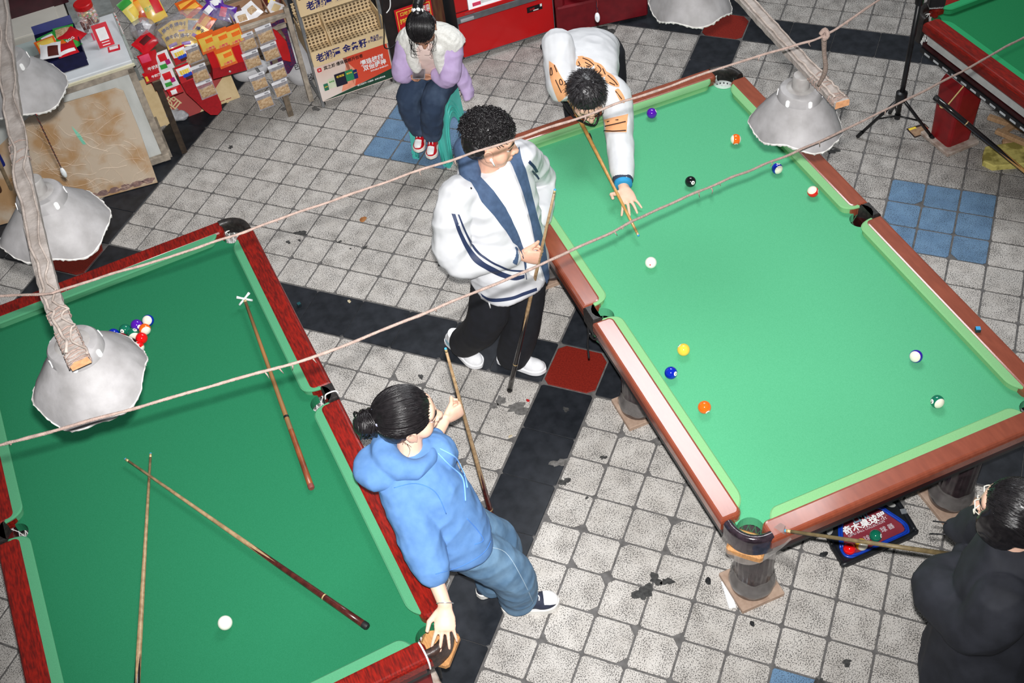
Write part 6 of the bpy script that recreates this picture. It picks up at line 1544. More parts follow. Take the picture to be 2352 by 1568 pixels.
# ================================================================== person: standing man in the white jacket
def person(name_loc, label): return empty('person', name_loc, 0, label, 'person')
def hcap(P, s, els, mb=None, rot=None):
    mb = mb or MB()
    for x, y, z, a, b, c in els: mb.ball(P(x, y, z), s, 24, 16, (a, b, c), rot)
    return mb
def rotof(f, u): r, f, u = basis(f, u); return Matrix((r, f, u)).transposed()
M_JWHITE = pmat('puffer_white', (214, 215, 218), (204, 205, 209), scale=10, rough=.45, bump=.15, bscale=22)
M_SLATE = pmat('slate_lining', (70, 92, 124), (60, 80, 110), scale=40, rough=.8)
M_NAVYC = pmat('navy_stripe', (40, 54, 88), (34, 46, 78), rough=.6)
M_TEE = pmat('white_tee', (236, 236, 238), rough=.8, bump=.1, bscale=30)
M_BLKT = pmat('black_trousers', (26, 28, 36), (20, 22, 28), scale=20, rough=.85, bump=.2, bscale=16)
M_SNK = pmat('sneaker_white', (226, 227, 230), rough=.6, bump=.1, bscale=200); M_SNKB = pmat('sneaker_blue', (150, 186, 200), rough=.6)
man = person((-.2, .06, 0), 'young man in an open white puffer jacket and black trousers standing with a cue')
B_ = px(1170, 898, .004); T_ = px(1275, 434, 1.425); cdir = (T_ - B_).normalized()
gp = B_.lerp(T_, .715)
mcue = cue(T_, B_, 'cue with black splice and pale shaft held upright by the man in white', M_ASH, M_BUTB, split=.60)
F = V((.88, -.47, 0)).normalized(); Rt = V((F.y, -F.x, 0))
dH = (RX * .98 + RD * .1).normalized(); nH = (-RF * .9 - RD * .35).normalized()
dH = (dH - cdir * dH.dot(cdir)).normalized(); nH = (nH - cdir * nH.dot(cdir) - dH * nH.dot(dH)).normalized()
wr = gp - dH * .098 + nH * .020
J = dict(head=(-.118, .028, 1.580), neck=(-.137, .035, 1.445), chest=(-.14, .05, 1.30), hip=(-.085, 0, .92), shR=(-.235, -.10, 1.37), shL=(-.065, .20, 1.375),
         elR=(-.235, -.225, 1.085), wrR=tuple(wr), elL=(-.075, .425, 1.06), wrL=(.0, .20, .98), hpR=(-.13, -.08, .88), knR=(-.23, -.075, .50), anR=(-.45, .045, .165), toeR=(-.44, .04, .15),
         hpL=(-.05, .08, .88), knL=(-.075, .075, .48), anL=(-.195, .085, .10), toeL=(-.18, .085, .09))
hf, hu = V((.88, .40, -.22)), V((.16, .08, 1))
b = MB(); core(b, J); P = head(b, J['head'], hf, hu, 1.10)
hand(b, wr, dH, nH, cdir, (1.15, 1.35, 1.0), 1.02, thumb=(dH * .75 + cdir * .35 - nH * .55, dH * .55 - nH * .85))
bo, _ = org('body', b, .0042, M_SKIN, man, 3)
eyes(man, P, 1.10, M_HAIR)
# trousers
t = MB()
limb(t, [V((-.085, 0, 1.0)), V((-.085, 0, .86))], [.115, .125])
limb(t, [J['hpR'], J['knR'], V(J['anR']) + V((.0, 0, -.03))], [.110, .098, .078], smooth=6); limb(t, [J['hpL'], J['knL'], V(J['anL']) + V((.01, 0, -.03))], [.110, .098, .088], smooth=6)
t.v = [V((p.x, p.y, max(p.z, .045))) for p in t.v]
org('trousers', t, .008, M_BLKT, man, 6, cloth_noise(.006, 7, .003, 18, (1, 1, .5)))
shoe(man, (-.285, .088, .0), (.002, .082, .0), M_SNK, M_SNK, accent=None, lace=M_WHITE)
shoe(man, (-.600, .125, .035), (-.345, .01, .0), M_SNK, M_SNK, accent=M_SNKB)
# jacket
t = MB()
secs = [((-.082, -.005, .775), .186, .150), ((-.088, -.0, .86), .200, .152), ((-.100, .01, 1.02), .196, .142), ((-.120, .025, 1.18), .196, .138), ((-.135, .038, 1.31), .194, .130), ((-.145, .045, 1.40), .155, .105), ((-.142, .045, 1.44), .100, .085)]
Loft([(V(c), Rt, F, w_, d) for c, w_, d in secs]).mesh(t)
limb(t, [V((-.20, -.06, 1.36)), J['shR'], (-.262, -.185, 1.22), J['elR'], V(J['elR']).lerp(wr, .55), V(J['elR']).lerp(wr, .86)], [.078, .085, .085, .082, .070, .050], smooth=5)
limb(t, [V((-.09, .15, 1.36)), J['shL'], J['elL'], V(J['elL']).lerp(V(J['wrL']), .8)], [.075, .078, .074, .06], smooth=6)
def quilt(p):
    return .011 * (1 - 2 * abs(noise.noise(V((p.x * 6, p.y * 6, p.z * 10))))) + .004 * noise.noise(p * 24)
jk, jbv = org('jacket', t, .0075, M_JWHITE, man, 6, quilt)
# collar and hood
h = MB(); nb = V(J['neck'])
ring = []
for k in range(13):
    a = math.radians(-150 + 300 * k / 12); ring.append(nb + F * (-math.cos(a) * .088 + .012) + Rt * (math.sin(a) * .100) + V((0, 0, .045 * math.cos(a) - .030 - .06 * max(0, -math.cos(a)))))
limb(h, ring, [.020, .028, .036, .044, .052, .058, .060, .058, .052, .044, .036, .028, .020], smooth=3)
h.ball(nb - F * .115 - Rt * .0 + V((0, 0, .02)), 1, 20, 14, (.085, .085, .085), None)
org('hood', h, .006, M_SLATE, man, 6, cloth_noise(.004, 12))
h = MB(); ring2 = [p - F * .03 + V((0, 0, -.05)) for p in ring[2:-2]]
limb(h, ring2, [.045] * len(ring2), smooth=3); org('hood_shell', h, .007, M_JWHITE, man, 6, cloth_noise(.004, 12))
decal('tee_front', jbv, [(1108, 432), (1150, 492), (1188, 556), (1216, 630)], [(1162, 372), (1190, 430), (1216, 520), (1246, 645)], M_TEE, man, 24, 8, .004)
decal('lining_right', jbv, [(1070, 405), (1100, 452), (1150, 516), (1196, 588), (1204, 620)], [(1098, 404), (1126, 430), (1164, 486), (1200, 570), (1206, 612)], M_SLATE, man, 24, 4, .012)
decal('lining_left', jbv, [(1168, 368), (1192, 430), (1214, 505), (1230, 580), (1250, 650)], [(1190, 340), (1206, 400), (1226, 480), (1246, 560), (1258, 640)], M_SLATE, man, 24, 4, .012)
decal_line('zip', jbv, [(1196, 588), (1202, 606), (1206, 640)], .002, M_NAVYC, man, .010)
decal('sleeve_stripe', jbv, [(1037, 490), (1051, 532), (1067, 568), (1087, 599), (1114, 617), (1150, 635), (1181, 643), (1204, 638)], [(1046, 491), (1062, 537), (1082, 572), (1109, 599), (1135, 614), (1160, 626), (1184, 633), (1204, 630)], M_NAVYC, man, 42, 3)
decal('sleeve_stripe', jbv, [(1051, 492), (1069, 539), (1091, 577), (1123, 601), (1150, 614), (1172, 622), (1204, 625)], [(1055, 492), (1073, 537), (1095, 573), (1125, 597), (1152, 610), (1174, 618), (1204, 620)], M_NAVYC, man, 42, 2)
decal('sleeve_stripe', jbv, [(1212, 374), (1222, 384), (1230, 396)], [(1216, 368), (1228, 380), (1236, 394)], M_NAVYC, man, 12, 2)
decal('sleeve_stripe', jbv, [(1220, 394), (1230, 404), (1236, 412)], [(1223, 390), (1233, 400), (1239, 409)], M_NAVYC, man, 12, 2)
decal('hem_band', jbv, [(1104, 672), (1127, 684), (1172, 681), (1203, 670), (1232, 660)], [(1108, 680), (1130, 692), (1172, 689), (1204, 678), (1233, 667)], M_NAVYC, man, 24, 2)
decal_blob('snap_button', jbv, [(1079, 431), (1082, 431), (1083, 434), (1080, 435)], M_BLK, man, .006)
c_ = V(J['elR']).lerp(wr, .86); d_ = (wr - V(J['elR'])).normalized()
MB().lathe([(.046, -.012), (.050, 0), (.046, .026), (.036, .034)], 24, c_, d_).build('cuff', M_SLATE, man, smooth=True, world=True)
pu = px(1122, 690, .80); MB().tube([pu, pu + V((.004, 0, -.05))], [.003, .004], 6).build('drawcord', M_WHITE, man, smooth=True, world=True)
# hair: faded sides and a mass of small curls
rot_h = rotof(hf, hu)
base = hcap(P, 1.10, [(0, -.026, .062, .082, .092, .070), (0, -.046, .010, .076, .064, .072)], rot=rot_h)
hr, hbv = org('hair', base, .006, M_HAIR, man, 3, cloth_noise(.006, 40))
cur = MB(); rr = random.Random(21)
r_, f_, u_ = basis(hf, hu)
for k in range(1500):
    th = rr.uniform(0, 2 * PI); z = rr.uniform(-.12, 1); q = math.sqrt(max(0, 1 - z * z))
    c = P(0, -.018, .064) + (r_ * (q * math.cos(th) * .090) + f_ * (q * math.sin(th) * .106) + u_ * (z * .078))
    n = (c - P(0, -.02, .05)).normalized(); a, b2 = frame(n); ph = rr.uniform(0, 6); R = rr.uniform(.005, .011); ln = rr.uniform(.012, .030); tl = a * rr.uniform(-.8, .8) + b2 * rr.uniform(-.8, .8)
    pts = [c + (n + tl * .4) * (ln * (i / 7) - .004) + (a * math.cos(ph + i * 1.0) + b2 * math.sin(ph + i * 1.0)) * R for i in range(8)]
    cur.tube(pts, .0019, 3, cap=False)
tag(cur.build('hair_curls', M_HAIR, man, smooth=True, world=True), kind='stuff')
# earbud
e = P(-.0, 0, 0); q = 1
ec = P(.088, .004, -.014); MB().ball(ec, .0075, 12, 8).build('earbud', M_WHITE, man, smooth=True, world=True)
MB().tube([ec, P(.090, .020, -.040)], .0038, 8).build('earbud_stem', M_WHITE, man, smooth=True, world=True)
# ================================================================== person: young woman in the blue hoodie
M_HOOD = pmat('hoodie_blue', (96, 138, 192), (88, 130, 184), scale=30, rough=.9, bump=.12, bscale=40)
M_JEANS = pmat('jeans_light', (112, 146, 176), (84, 118, 150), scale=12, rough=.9, bump=.15, bscale=60, detail=8)
M_SKNAVY = pmat('skate_navy', (38, 44, 62), rough=.7); M_SOLEW = pmat('rubber_white', (224, 222, 216), rough=.6)
g = person((.25, -1.38, 0), 'young woman in a light blue hoodie leaning back on the red rail with a cue')
B_ = px(1141, 1226, .01); T_ = px(1023, 799, 1.40); cd_ = (T_ - B_).normalized()
cue(T_, B_, 'cue with dark rosewood and black butt held upright by the woman in the blue hoodie', M_ASH, M_BUTR, split=.66)
gp = B_.lerp(T_, .735)
F = V((.68, .73, 0)).normalized(); Rt = V((F.y, -F.x, 0))
# left hand round the cue
dH = (RX * .72 - RD * .70).normalized(); dH = (dH - cd_ * dH.dot(cd_)).normalized(); nH = (-RF * .5 + RX * .5 + RD * .45); nH = (nH - cd_ * nH.dot(cd_) - dH * nH.dot(dH)).normalized()
nH = -nH if nH.dot(-RF) < 0 else nH
wl = gp - dH * .096 + nH * .020
# right hand spread on the pocket iron
wr = px(1022, 1390, .885); hd = (px(1022, 1470, .83) - wr).normalized()
J = dict(k=.92, head=(.072, -1.340, 1.40), neck=(.080, -1.385, 1.275), chest=(.10, -1.40, 1.14), hip=(.20, -1.42, .84), shR=(.075, -1.495, 1.185), shL=(.155, -1.335, 1.19),
         elR=tuple(px(975, 1262, 1.0)), wrR=tuple(wr), elL=tuple(px(985, 1030, 1.03)), wrL=tuple(wl), hpR=(.235, -1.46, .80), knR=(.385, -1.355, .46), anR=(.36, -1.275, .10), toeR=(.37, -1.27, .09),
         hpL=(.165, -1.375, .80), knL=(.30, -1.24, .46), anL=(.215, -1.225, .10), toeL=(.22, -1.22, .09))
hf, hu = V((.76, .63, -.10)), V((-.05, -.12, 1))
b = MB(); core(b, J); P = head(b, J['head'], hf, hu, 1.12)
hand(b, wl, dH, nH, cd_, (1.1, 1.3, 1.0), .95, thumb=(dH * .8 + cd_ * .25 - nH * .5, dH * .5 - nH * .85))
hand(b, wr, hd, V((.25, -.2, 1)), -RX, [(.05, .35, .2), (-.02, .2, .15), (.05, .25, .2), (.1, .3, .25)], 1.0, spread=.32, thumb=(hd * .75 - RX * .7, hd * .95 - RX * .2))
org('body', b, .0042, M_SKINP, g, 3)
eyes(g, P, 1.12, M_HAIR)
for k, (x, y) in enumerate(((1007, 1478), (1032, 1474), (1048, 1452))): pass
t = MB()
limb(t, [V((.19, -1.43, .92)), V((.205, -1.415, .78))], [.135, .150])
limb(t, [J['hpR'], J['knR'], V(J['anR']) + V((0, 0, .0))], [.105, .094, .086], smooth=6); limb(t, [J['hpL'], J['knL'], V(J['anL']) + V((0, 0, .0))], [.105, .090, .084], smooth=6)
t.v = [V((p.x, p.y, max(p.z, .035))) for p in t.v]
jn, jbv = org('jeans', t, .0075, M_JEANS, g, 5, cloth_noise(.006, 9, .002, 22))
decal_line('seam', jbv, [(1110, 1255), (1160, 1268), (1200, 1330), (1225, 1385)], .0014, pmat('seam_thread', (170, 190, 204), rough=.8), g, .001)
shoe(g, (.285, -1.315, .0), (.525, -1.195, .0), M_SKNAVY, M_SOLEW, capm=M_WHITE, lace=M_WHITE, w=.052, sole_h=.034)
shoe(g, (.15, -1.285, .0), (.335, -1.08, .0), M_SKNAVY, M_SOLEW, capm=M_WHITE, w=.050, sole_h=.034)
t = MB()
secs = [((.225, -1.435, .795), .165, .125), ((.215, -1.435, .85), .185, .140), ((.175, -1.425, .97), .188, .145), ((.125, -1.41, 1.09), .190, .140), ((.10, -1.405, 1.17), .180, .120), ((.085, -1.395, 1.235), .130, .095), ((.078, -1.39, 1.275), .085, .075)]
ax = [V((F.x, F.y, .35)).normalized()]
Loft([(V(c), Rt, F, w_, d) for c, w_, d in secs]).mesh(t)
limb(t, [V((.085, -1.46, 1.17)), J['shR'], V(J['shR']).lerp(V(J['elR']), .6), J['elR'], V(J['elR']).lerp(wr, .38)], [.075, .085, .084, .080, .064], smooth=5)
limb(t, [V((.125, -1.36, 1.18)), J['shL'], J['elL'], V(J['elL']).lerp(wl, .25)], [.075, .080, .070, .055], smooth=5)
def fold(p): return .007 * (1 - 2 * abs(noise.noise(V((p.x * 7, p.y * 7, p.z * 13))))) + .002 * noise.noise(p * 30)
ho_, hbv = org('hoodie', t, .0068, M_HOOD, g, 5, fold)
h = MB(); nb = V(J['neck']); ring = []
for k in range(13):
    a = math.radians(-160 + 320 * k / 12); ring.append(nb + F * (-math.cos(a) * .085 - .012) + Rt * (math.sin(a) * .095) + V((0, 0, .02 * math.cos(a) - .012)))
limb(h, ring, [.020, .028, .034, .040, .046, .050, .052, .050, .046, .040, .034, .028, .020], smooth=3)
h.ball(nb - F * .125 + V((0, 0, -.035)), 1, 22, 14, (.105, .105, .060), None)
org('hood', h, .0065, M_HOOD, g, 6, cloth_noise(.006, 12))
h = MB(); limb(h, [nb + F * -.062 + Rt * .06 + V((0, 0, .03)), nb + F * -.082 + V((0, 0, .04)), nb + F * -.062 - Rt * .06 + V((0, 0, .03))], [.012, .014, .012], smooth=4)
org('shirt_collar', h, .005, M_TEE, g, 3)
decal_line('drawstring', hbv, [(1005, 1040), (1040, 1075), (1062, 1100), (1068, 1150)], .003, pmat('cord_blue', (120, 170, 232), rough=.7), g, .003)
decal_line('drawstring', hbv, [(1010, 1030), (1045, 1050), (1064, 1085), (1072, 1120)], .003, MATS['cord_blue'], g, .003)
decal_line('pocket_seam', hbv, [(1072, 1190), (1095, 1215), (1110, 1240), (1090, 1250)], .0022, pmat('hoodie_seam', (70, 120, 190), rough=.9), g, .0005)
decal_line('shoulder_seam', hbv, [(905, 1120), (955, 1110), (1000, 1130), (1025, 1180)], .0018, MATS['hoodie_seam'], g, .0003)
decal_line('hem_seam', hbv, [(1000, 1318), (1060, 1300), (1110, 1270), (1128, 1240)], .0018, MATS['hoodie_seam'], g, .0003)
# hair pulled back into a bun
rot_h = rotof(hf, hu); r_, f_, u_ = basis(hf, hu)
hm = hcap(P, 1.12, [(0, -.020, .040, .084, .100, .088), (0, -.045, .0, .078, .066, .070)], rot=rot_h)
bun = P(0, -.112, .030); hm.ball(bun, .036, 20, 14, (1, .95, .95)); hm.ball(P(0, -.142, .022), .046, 20, 14); limb(hm, [P(0, -.09, .035), bun], [.045, .026])
org('hair', hm, .005, M_HAIR, g, 4, cloth_noise(.002, 40))
sm = MB(); rr = random.Random(5)
for k in range(420):
    a = rr.uniform(0, 2 * PI); z0 = rr.uniform(-.5, 1); st_ = []
    y0 = rr.uniform(-.03, .078)
    x = math.cos(a); z = math.sin(a)
    if z < -.55: continue
    for i in range(8):
        t_ = i / 7; y = y0 + (-.118 - y0) * t_; k_ = math.sqrt(max(0, 1 - ((y + .020) / .104) ** 2)); 
        st_.append(P(x * .088 * k_ * (1 - .0 * t_), y, .040 + z * .091 * k_ * (1 - .05 * t_)))
    sm.tube(st_, [.0019, .0019, .0018, .0018, .0017, .0016, .0014, .0012], 3, cap=False)
for k in range(60):   # bun loops
    a = rr.uniform(0, 2 * PI); R = rr.uniform(.044, .056); tl = rr.uniform(-.5, .5)
    sm.tube([P(0, -.142, .022) + (r_ * math.cos(a + i * .45) + u_ * math.sin(a + i * .45)) * R + f_ * (.032 * math.sin(tl * 3 + i * .3)) for i in range(9)], .0028, 4, cap=False)
for k in range(26):   # loose hairs at the nape
    x = rr.uniform(-.06, .07); st_ = P(x, -.060 + .5 * abs(x), -.045)
    sm.tube([st_, st_ + V((rr.uniform(-.01, .02), rr.uniform(-.01, .01), -.03)), st_ + V((rr.uniform(-.02, .03), rr.uniform(-.02, .02), -.06 - .03 * rr.random()))], [.0014, .001, .0005], 3, smooth=3)
tag(sm.build('hair_strands', M_HAIR, g, smooth=True, world=True), kind='stuff')
MB().tube([P(.036 * math.cos(a), -.106, .033 + .036 * math.sin(a)) for a in [2 * PI * k / 20 for k in range(21)]], .0045, 6).build('hair_tie', pmat('hair_tie_brown', (160, 112, 96), rough=.5), g, smooth=True, world=True)
for a in (1.9, .5): MB().ball(P(.040 * math.cos(a), -.108, .033 + .040 * math.sin(a)), .008, 10, 8).build('tie_bead', pmat('bead_lilac', (176, 180, 214), rough=.2), g, smooth=True, world=True)
d_ = hd; c_ = wr - d_ * .008; x_, y_ = frame(d_)
MB().tube([c_ + (x_ * math.cos(a) + y_ * math.sin(a)) * .0315 for a in [2 * PI * k / 24 for k in range(25)]], .0022, 6).build('bracelet', pmat('silver', (216, 216, 216), rough=.2, metal=.8), g, smooth=True, world=True)

# ================================================================== person: player bending over the table
M_SWEAT = pmat('sweatshirt_white', (218, 219, 222), (208, 209, 212), scale=14, rough=.85, bump=.12, bscale=30)
M_TAN = pmat('print_tan', (228, 168, 120), (222, 158, 110), scale=20, rough=.85); M_BRN = pmat('print_dark', (52, 30, 24), rough=.85)
p_ = person((-.24, 1.70, 0), 'bespectacled player in a white sweatshirt with tan tiger print bending over the table to shoot')
tipP = px(1467, 542, .808); mid = px(1345, 301, .915); cdir = (mid - tipP).normalized()
butt = tipP + cdir * 1.46
cue(tipP, butt, 'honey coloured cue aimed by the bending player', M_HONEY, M_BUTB, split=.70, r0=.0062, r1=.0150)
gp = tipP + cdir * 1.17
F = V((.607, -.795, 0)); Rt = V((F.y, -F.x, 0))
wl = px(1432, 428, .835); kn = px(1452, 478, .80); hd = (kn - wl).normalized()
wr = gp + V((0, 0, .085)) - F * .0
J = dict(k=.98, head=(-.035, 1.050, 1.095), neck=(-.085, 1.150, 1.050), chest=(-.11, 1.22, 1.02), hip=(-.24, 1.67, .95), shL=(.07, 1.19, 1.02), shR=(-.20, 1.13, 1.085),
         elL=(.165, .965, .905), wrL=tuple(wl), elR=(-.285, 1.325, 1.20), wrR=tuple(wr), hpL=(-.16, 1.71, .90), knL=(-.12, 1.70, .48), anL=(-.14, 1.78, .09), toeL=(-.13, 1.77, .08),
         hpR=(-.31, 1.66, .90), knR=(-.28, 1.60, .48), anR=(-.31, 1.66, .09), toeR=(-.30, 1.65, .08))
hf, hu = V((.42, -.66, -.62)), V((.25, -.45, .85))
b = MB(); core(b, J); P = head(b, J['head'], hf, hu, 1.10)
hand(b, wl, hd, V((.1, .1, 1)), -RX * .8 + V((-.2, -.1, 0)), [(.1, .25, .1), (.0, .2, .1), (-.02, .18, .1), (.0, .2, .1)], 1.05, spread=.42, thumb=(hd * .35 - RX * .9 + V((0, 0, .1)), hd * .9 - RX * .1 + V((0, 0, .35))))
hand(b, wr, V((0, 0, -1)), -Rt * -1.0, F, (1.2, 1.4, 1.0), 1.0)
org('body', b, .0042, M_SKINP, p_, 3)
eyes(p_, P, 1.10, M_HAIR)
t = MB(); limb(t, [V((-.225, 1.60, .97)), V((-.24, 1.68, .90))], [.13, .14])
for q in 'LR': limb(t, [J['hp' + q], J['kn' + q], V(J['an' + q]) + V((0, 0, .02))], [.115, .095, .085], smooth=6)
org('trousers', t, .009, M_BLKT, p_, 5, cloth_noise(.005, 8))
for q in 'LR':
    a = V(J['an' + q]); shoe(p_, (a.x - F.x * .07, a.y - F.y * .07, 0), (a.x + F.x * .2, a.y + F.y * .2, 0), M_BLKT, M_SOLEW)
t = MB()
Uf = V((.56, -.74, .05)).normalized(); dn = V((.0, .0, -1))
F = V((.26, -.965, 0)); Rt = V((F.y, -F.x, 0))
pts = [(-.24, 1.70, .935), (-.225, 1.60, .985), (-.195, 1.48, 1.025), (-.16, 1.36, 1.045), (-.125, 1.25, 1.045), (-.10, 1.185, 1.045), (-.075, 1.135, 1.055)]
ws = [(.165, .12), (.18, .135), (.185, .135), (.19, .13), (.19, .115), (.14, .09), (.085, .075)]
Loft([(V(c), Rt, V((0, 0, 1)), w_, d) for c, (w_, d) in zip(pts, ws)]).mesh(t)
limb(t, [V((-.02, 1.21, 1.03)), J['shL'], J['elL'], V(J['elL']).lerp(wl, .78)], [.085, .085, .070, .056], smooth=6)
limb(t, [V((-.19, 1.17, 1.07)), J['shR'], V(J['shR']).lerp(V(J['elR']), .6) + V((0, 0, .01)), J['elR'], V(J['elR']).lerp(wr, .6), V(J['elR']).lerp(wr, .88)], [.085, .085, .085, .082, .068, .052], smooth=5)
sw_, sbv = org('sweatshirt', t, .0072, M_SWEAT, p_, 5, cloth_noise(.006, 9, .002, 24))
def cuff(el, w_, r, m1, m2):
    el, w_ = V(el), V(w_); d = (w_ - el).normalized(); c = el.lerp(w_, .78)
    MB().lathe([(r, -.01), (r * 1.04, 0), (r, .030), (r * .9, .034)], 24, c, d).build('cuff', m1, p_, smooth=True, world=True)
    MB().lathe([(r * .86, .028), (r * .9, .034), (r * .88, .055), (r * .8, .058)], 24, c, d).build('cuff_inner', m2, p_, smooth=True, world=True)
cuff(J['elL'], wl, .052, pmat('cuff_navy', (50, 54, 72), rough=.8), pmat('cuff_blue', (40, 136, 186), rough=.8))
cuff(J['elR'], wr, .052, MATS['cuff_navy'], MATS['cuff_blue'])
for poly in ([(1325, 136), (1340, 131), (1358, 136), (1366, 146), (1356, 156), (1338, 155), (1322, 149)], [(1362, 142), (1380, 148), (1392, 164), (1388, 177), (1372, 176), (1356, 166), (1366, 156)], [(1392, 164), (1408, 174), (1420, 190), (1421, 200), (1404, 196), (1390, 186)], [(1412, 208), (1421, 204), (1434, 224), (1434, 236), (1424, 232)], [(1326, 130), (1338, 129), (1342, 133), (1330, 135)]):
    decal_blob('tiger_patch', sbv, poly, M_TAN, p_, .0025)
for ln in ([(1328, 142), (1332, 150), (1326, 152)], [(1338, 134), (1352, 140), (1364, 150)], [(1346, 152), (1356, 154)], [(1372, 150), (1380, 160), (1374, 170)], [(1384, 158), (1390, 172)], [(1396, 174), (1410, 186), (1418, 196)], [(1414, 210), (1428, 228)], [(1400, 190), (1412, 196)], [(1344, 144), (1358, 152)]):
    decal_line('tiger_stripe', sbv, ln, .0028, M_BRN, p_, .003)
decal('tiger_sleeve', sbv, [(1262, 140), (1264, 175), (1272, 205), (1284, 235)], [(1276, 150), (1290, 178), (1304, 196), (1312, 210)], M_TAN, p_, 16, 6, .004)
for ln in ([(1268, 156), (1270, 170), (1266, 172), (1266, 158), (1268, 156)], [(1277, 184), (1284, 200), (1290, 212)], [(1288, 182), (1292, 190), (1288, 194), (1285, 186), (1288, 182)], [(1296, 186), (1304, 200)], [(1274, 150), (1280, 166)]): decal_line('tiger_stripe', sbv, ln, .0026, M_BRN, p_, .006)
decal('tiger_sleeve', sbv, [(1388, 275), (1392, 288), (1392, 304)], [(1442, 262), (1440, 280), (1438, 304)], M_TAN, p_, 12, 8, .004)
for ln in ([(1392, 290), (1412, 286), (1436, 280)], [(1390, 300), (1410, 302), (1436, 300)], [(1396, 280), (1420, 276)]): decal_line('tiger_stripe', sbv, ln, .003, M_BRN, p_, .006)
# collar: open flap with dark edging round the neck
nb = V(J['neck']); ax = (V(J['head']) - nb).normalized()
h = MB(); ring = []
r_, f_, u_ = basis(hf, hu); e1 = Rt; e2 = ax.cross(Rt).normalized()
for k in range(13):
    a = 2 * PI * k / 12; ring.append(nb + ax * .012 + (e1 * math.cos(a) + e2 * math.sin(a)) * .083)
h.tube(ring, .022, 10); org('collar', h, .006, M_TAN, p_, 4)
MB().tube([q + ax * .020 for q in ring], .007, 8).build('collar_edge', M_BLK, p_, smooth=True, world=True)
a0 = nb + ax * .03 + Rt * .10; 
MB().tube([px(1278, 213, 1.04), px(1290, 232, 1.0), px(1312, 262, .96), px(1330, 276, .95), px(1365, 288, .95), px(1376, 262, .99)], .006, 6, smooth=4).build('collar_flap_edge', M_BLK, p_, smooth=True, world=True)
MB().tube([px(1354, 306, .93), px(1358, 316, .90), px(1360, 328, .87)], .0035, 6, smooth=3).build('drawstring', M_BLK, p_, smooth=True, world=True)
# short dark hair
rot_h = rotof(hf, hu)
hm = hcap(P, 1.10, [(0, -.020, .044, .083, .100, .082), (0, -.045, .005, .078, .066, .070)], rot=rot_h); org('hair', hm, .005, M_HAIR, p_, 3, cloth_noise(.004, 50))
sm = MB(); rr = random.Random(9)
M_HAIRG = pmat('hair_dark_grey', (40, 38, 42), (60, 57, 60), scale=60, rough=.35, spec=.6)
crown = P(0, -.05, .125)
for k in range(1300):
    th = rr.uniform(0, 2 * PI); z = rr.uniform(-.35, 1); q = math.sqrt(max(0, 1 - z * z)); y_ = q * math.sin(th)
    if y_ > .55 and z < .25: continue
    c = P(q * math.cos(th) * .083, -.020 + y_ * .098, .044 + z * .082); n = (c - P(0, -.02, .03)).normalized()
    fl = (c - crown); fl = (fl - n * fl.dot(n)); fl = fl.normalized() if fl.length > 1e-4 else f_
    ln = rr.uniform(.022, .045); j = V((rr.uniform(-1, 1), rr.uniform(-1, 1), rr.uniform(-1, 1))) * .25
    sm.tube([c, c + (n * .35 + fl * .8 + j) * ln * .5, c + (n * .18 + fl * 1.0 + j) * ln], [.0017, .0013, .0005], 3, cap=False)
tag(sm.build('hair_strands', M_HAIRG, p_, smooth=True, world=True), kind='stuff')
gl = MB()
for q in (1, -1):
    gl.tube([P(.033 * q + .024 * math.cos(a), .104 - .012 * abs(math.cos(a)), .0 + .019 * math.sin(a)) for a in [2 * PI * k / 20 for k in range(21)]], .0016, 6)
    gl.tube([P(.057 * q, .094, .006), P(.080 * q, .04, .008), P(.084 * q, -.01, .002)], .0016, 6)
gl.tube([P(-.009, .104, .004), P(0, .108, .007), P(.009, .104, .004)], .0016, 6); gl.build('glasses', M_BLK, p_, smooth=True, world=True)

# ================================================================== person: child on the stools
k_ = person((-1.25, 1.68, 0), 'child in lilac sleeves and dark jeans on a turquoise stool looking at a phone')
M_LIL = pmat('lilac_sleeve', (202, 180, 222), (192, 168, 212), scale=20, rough=.9, bump=.1); M_KNIT = pmat('white_knit', (232, 231, 226), (220, 219, 213), scale=120, rough=.95, bump=.5, bscale=150)
M_PNK = pmat('pink_shirt', (240, 216, 208), (234, 206, 198), scale=10, rough=.85); M_DNM = pmat('denim_dark', (44, 60, 84), (84, 102, 126), scale=7, rough=.9, bump=.12, bscale=60, lo=.45, hi=.8)
F = V((.22, -.975, 0)).normalized(); Rt = V((F.y, -F.x, 0))
ph = px(966, 176, .66)
Kw = [px(940, 168, .675), px(1003, 172, .675)]
J = dict(k=.74, head=(-1.205, 1.545, 1.015), neck=(-1.21, 1.60, .915), chest=(-1.22, 1.64, .82), hip=(-1.25, 1.72, .58), shR=(-1.345, 1.585, .865), shL=(-1.08, 1.635, .865), elR=(-1.385, 1.53, .70), wrR=tuple(Kw[0]), elL=(-1.09, 1.555, .70), wrL=tuple(Kw[1]),
         hpR=(-1.31, 1.69, .56), knR=(-1.365, 1.505, .53), anR=(-1.35, 1.535, .275), toeR=(-1.345, 1.53, .26), hpL=(-1.19, 1.71, .56), knL=(-1.195, 1.500, .53), anL=(-1.25, 1.515, .265), toeL=(-1.245, 1.51, .25))
hf, hu = V((.16, -.56, -.82)), V((.12, -.75, .6))
b = MB(); core(b, J); P = head(b, J['head'], hf, hu, .94)
hand(b, Kw[0], (ph - Kw[0]) + V((0, -.02, -.01)), V((-.6, .2, -.3)), V((0, -.2, 1)), (.5, .7, .4), .72, thumb=(V((.8, -.3, .5)), V((.8, -.3, .1))))
hand(b, Kw[1], (ph - Kw[1]) + V((0, -.02, -.01)), V((.6, .2, -.3)), V((0, -.2, 1)), (.5, .7, .4), .72, thumb=(V((-.8, -.2, .5)), V((-.8, -.2, .1))))
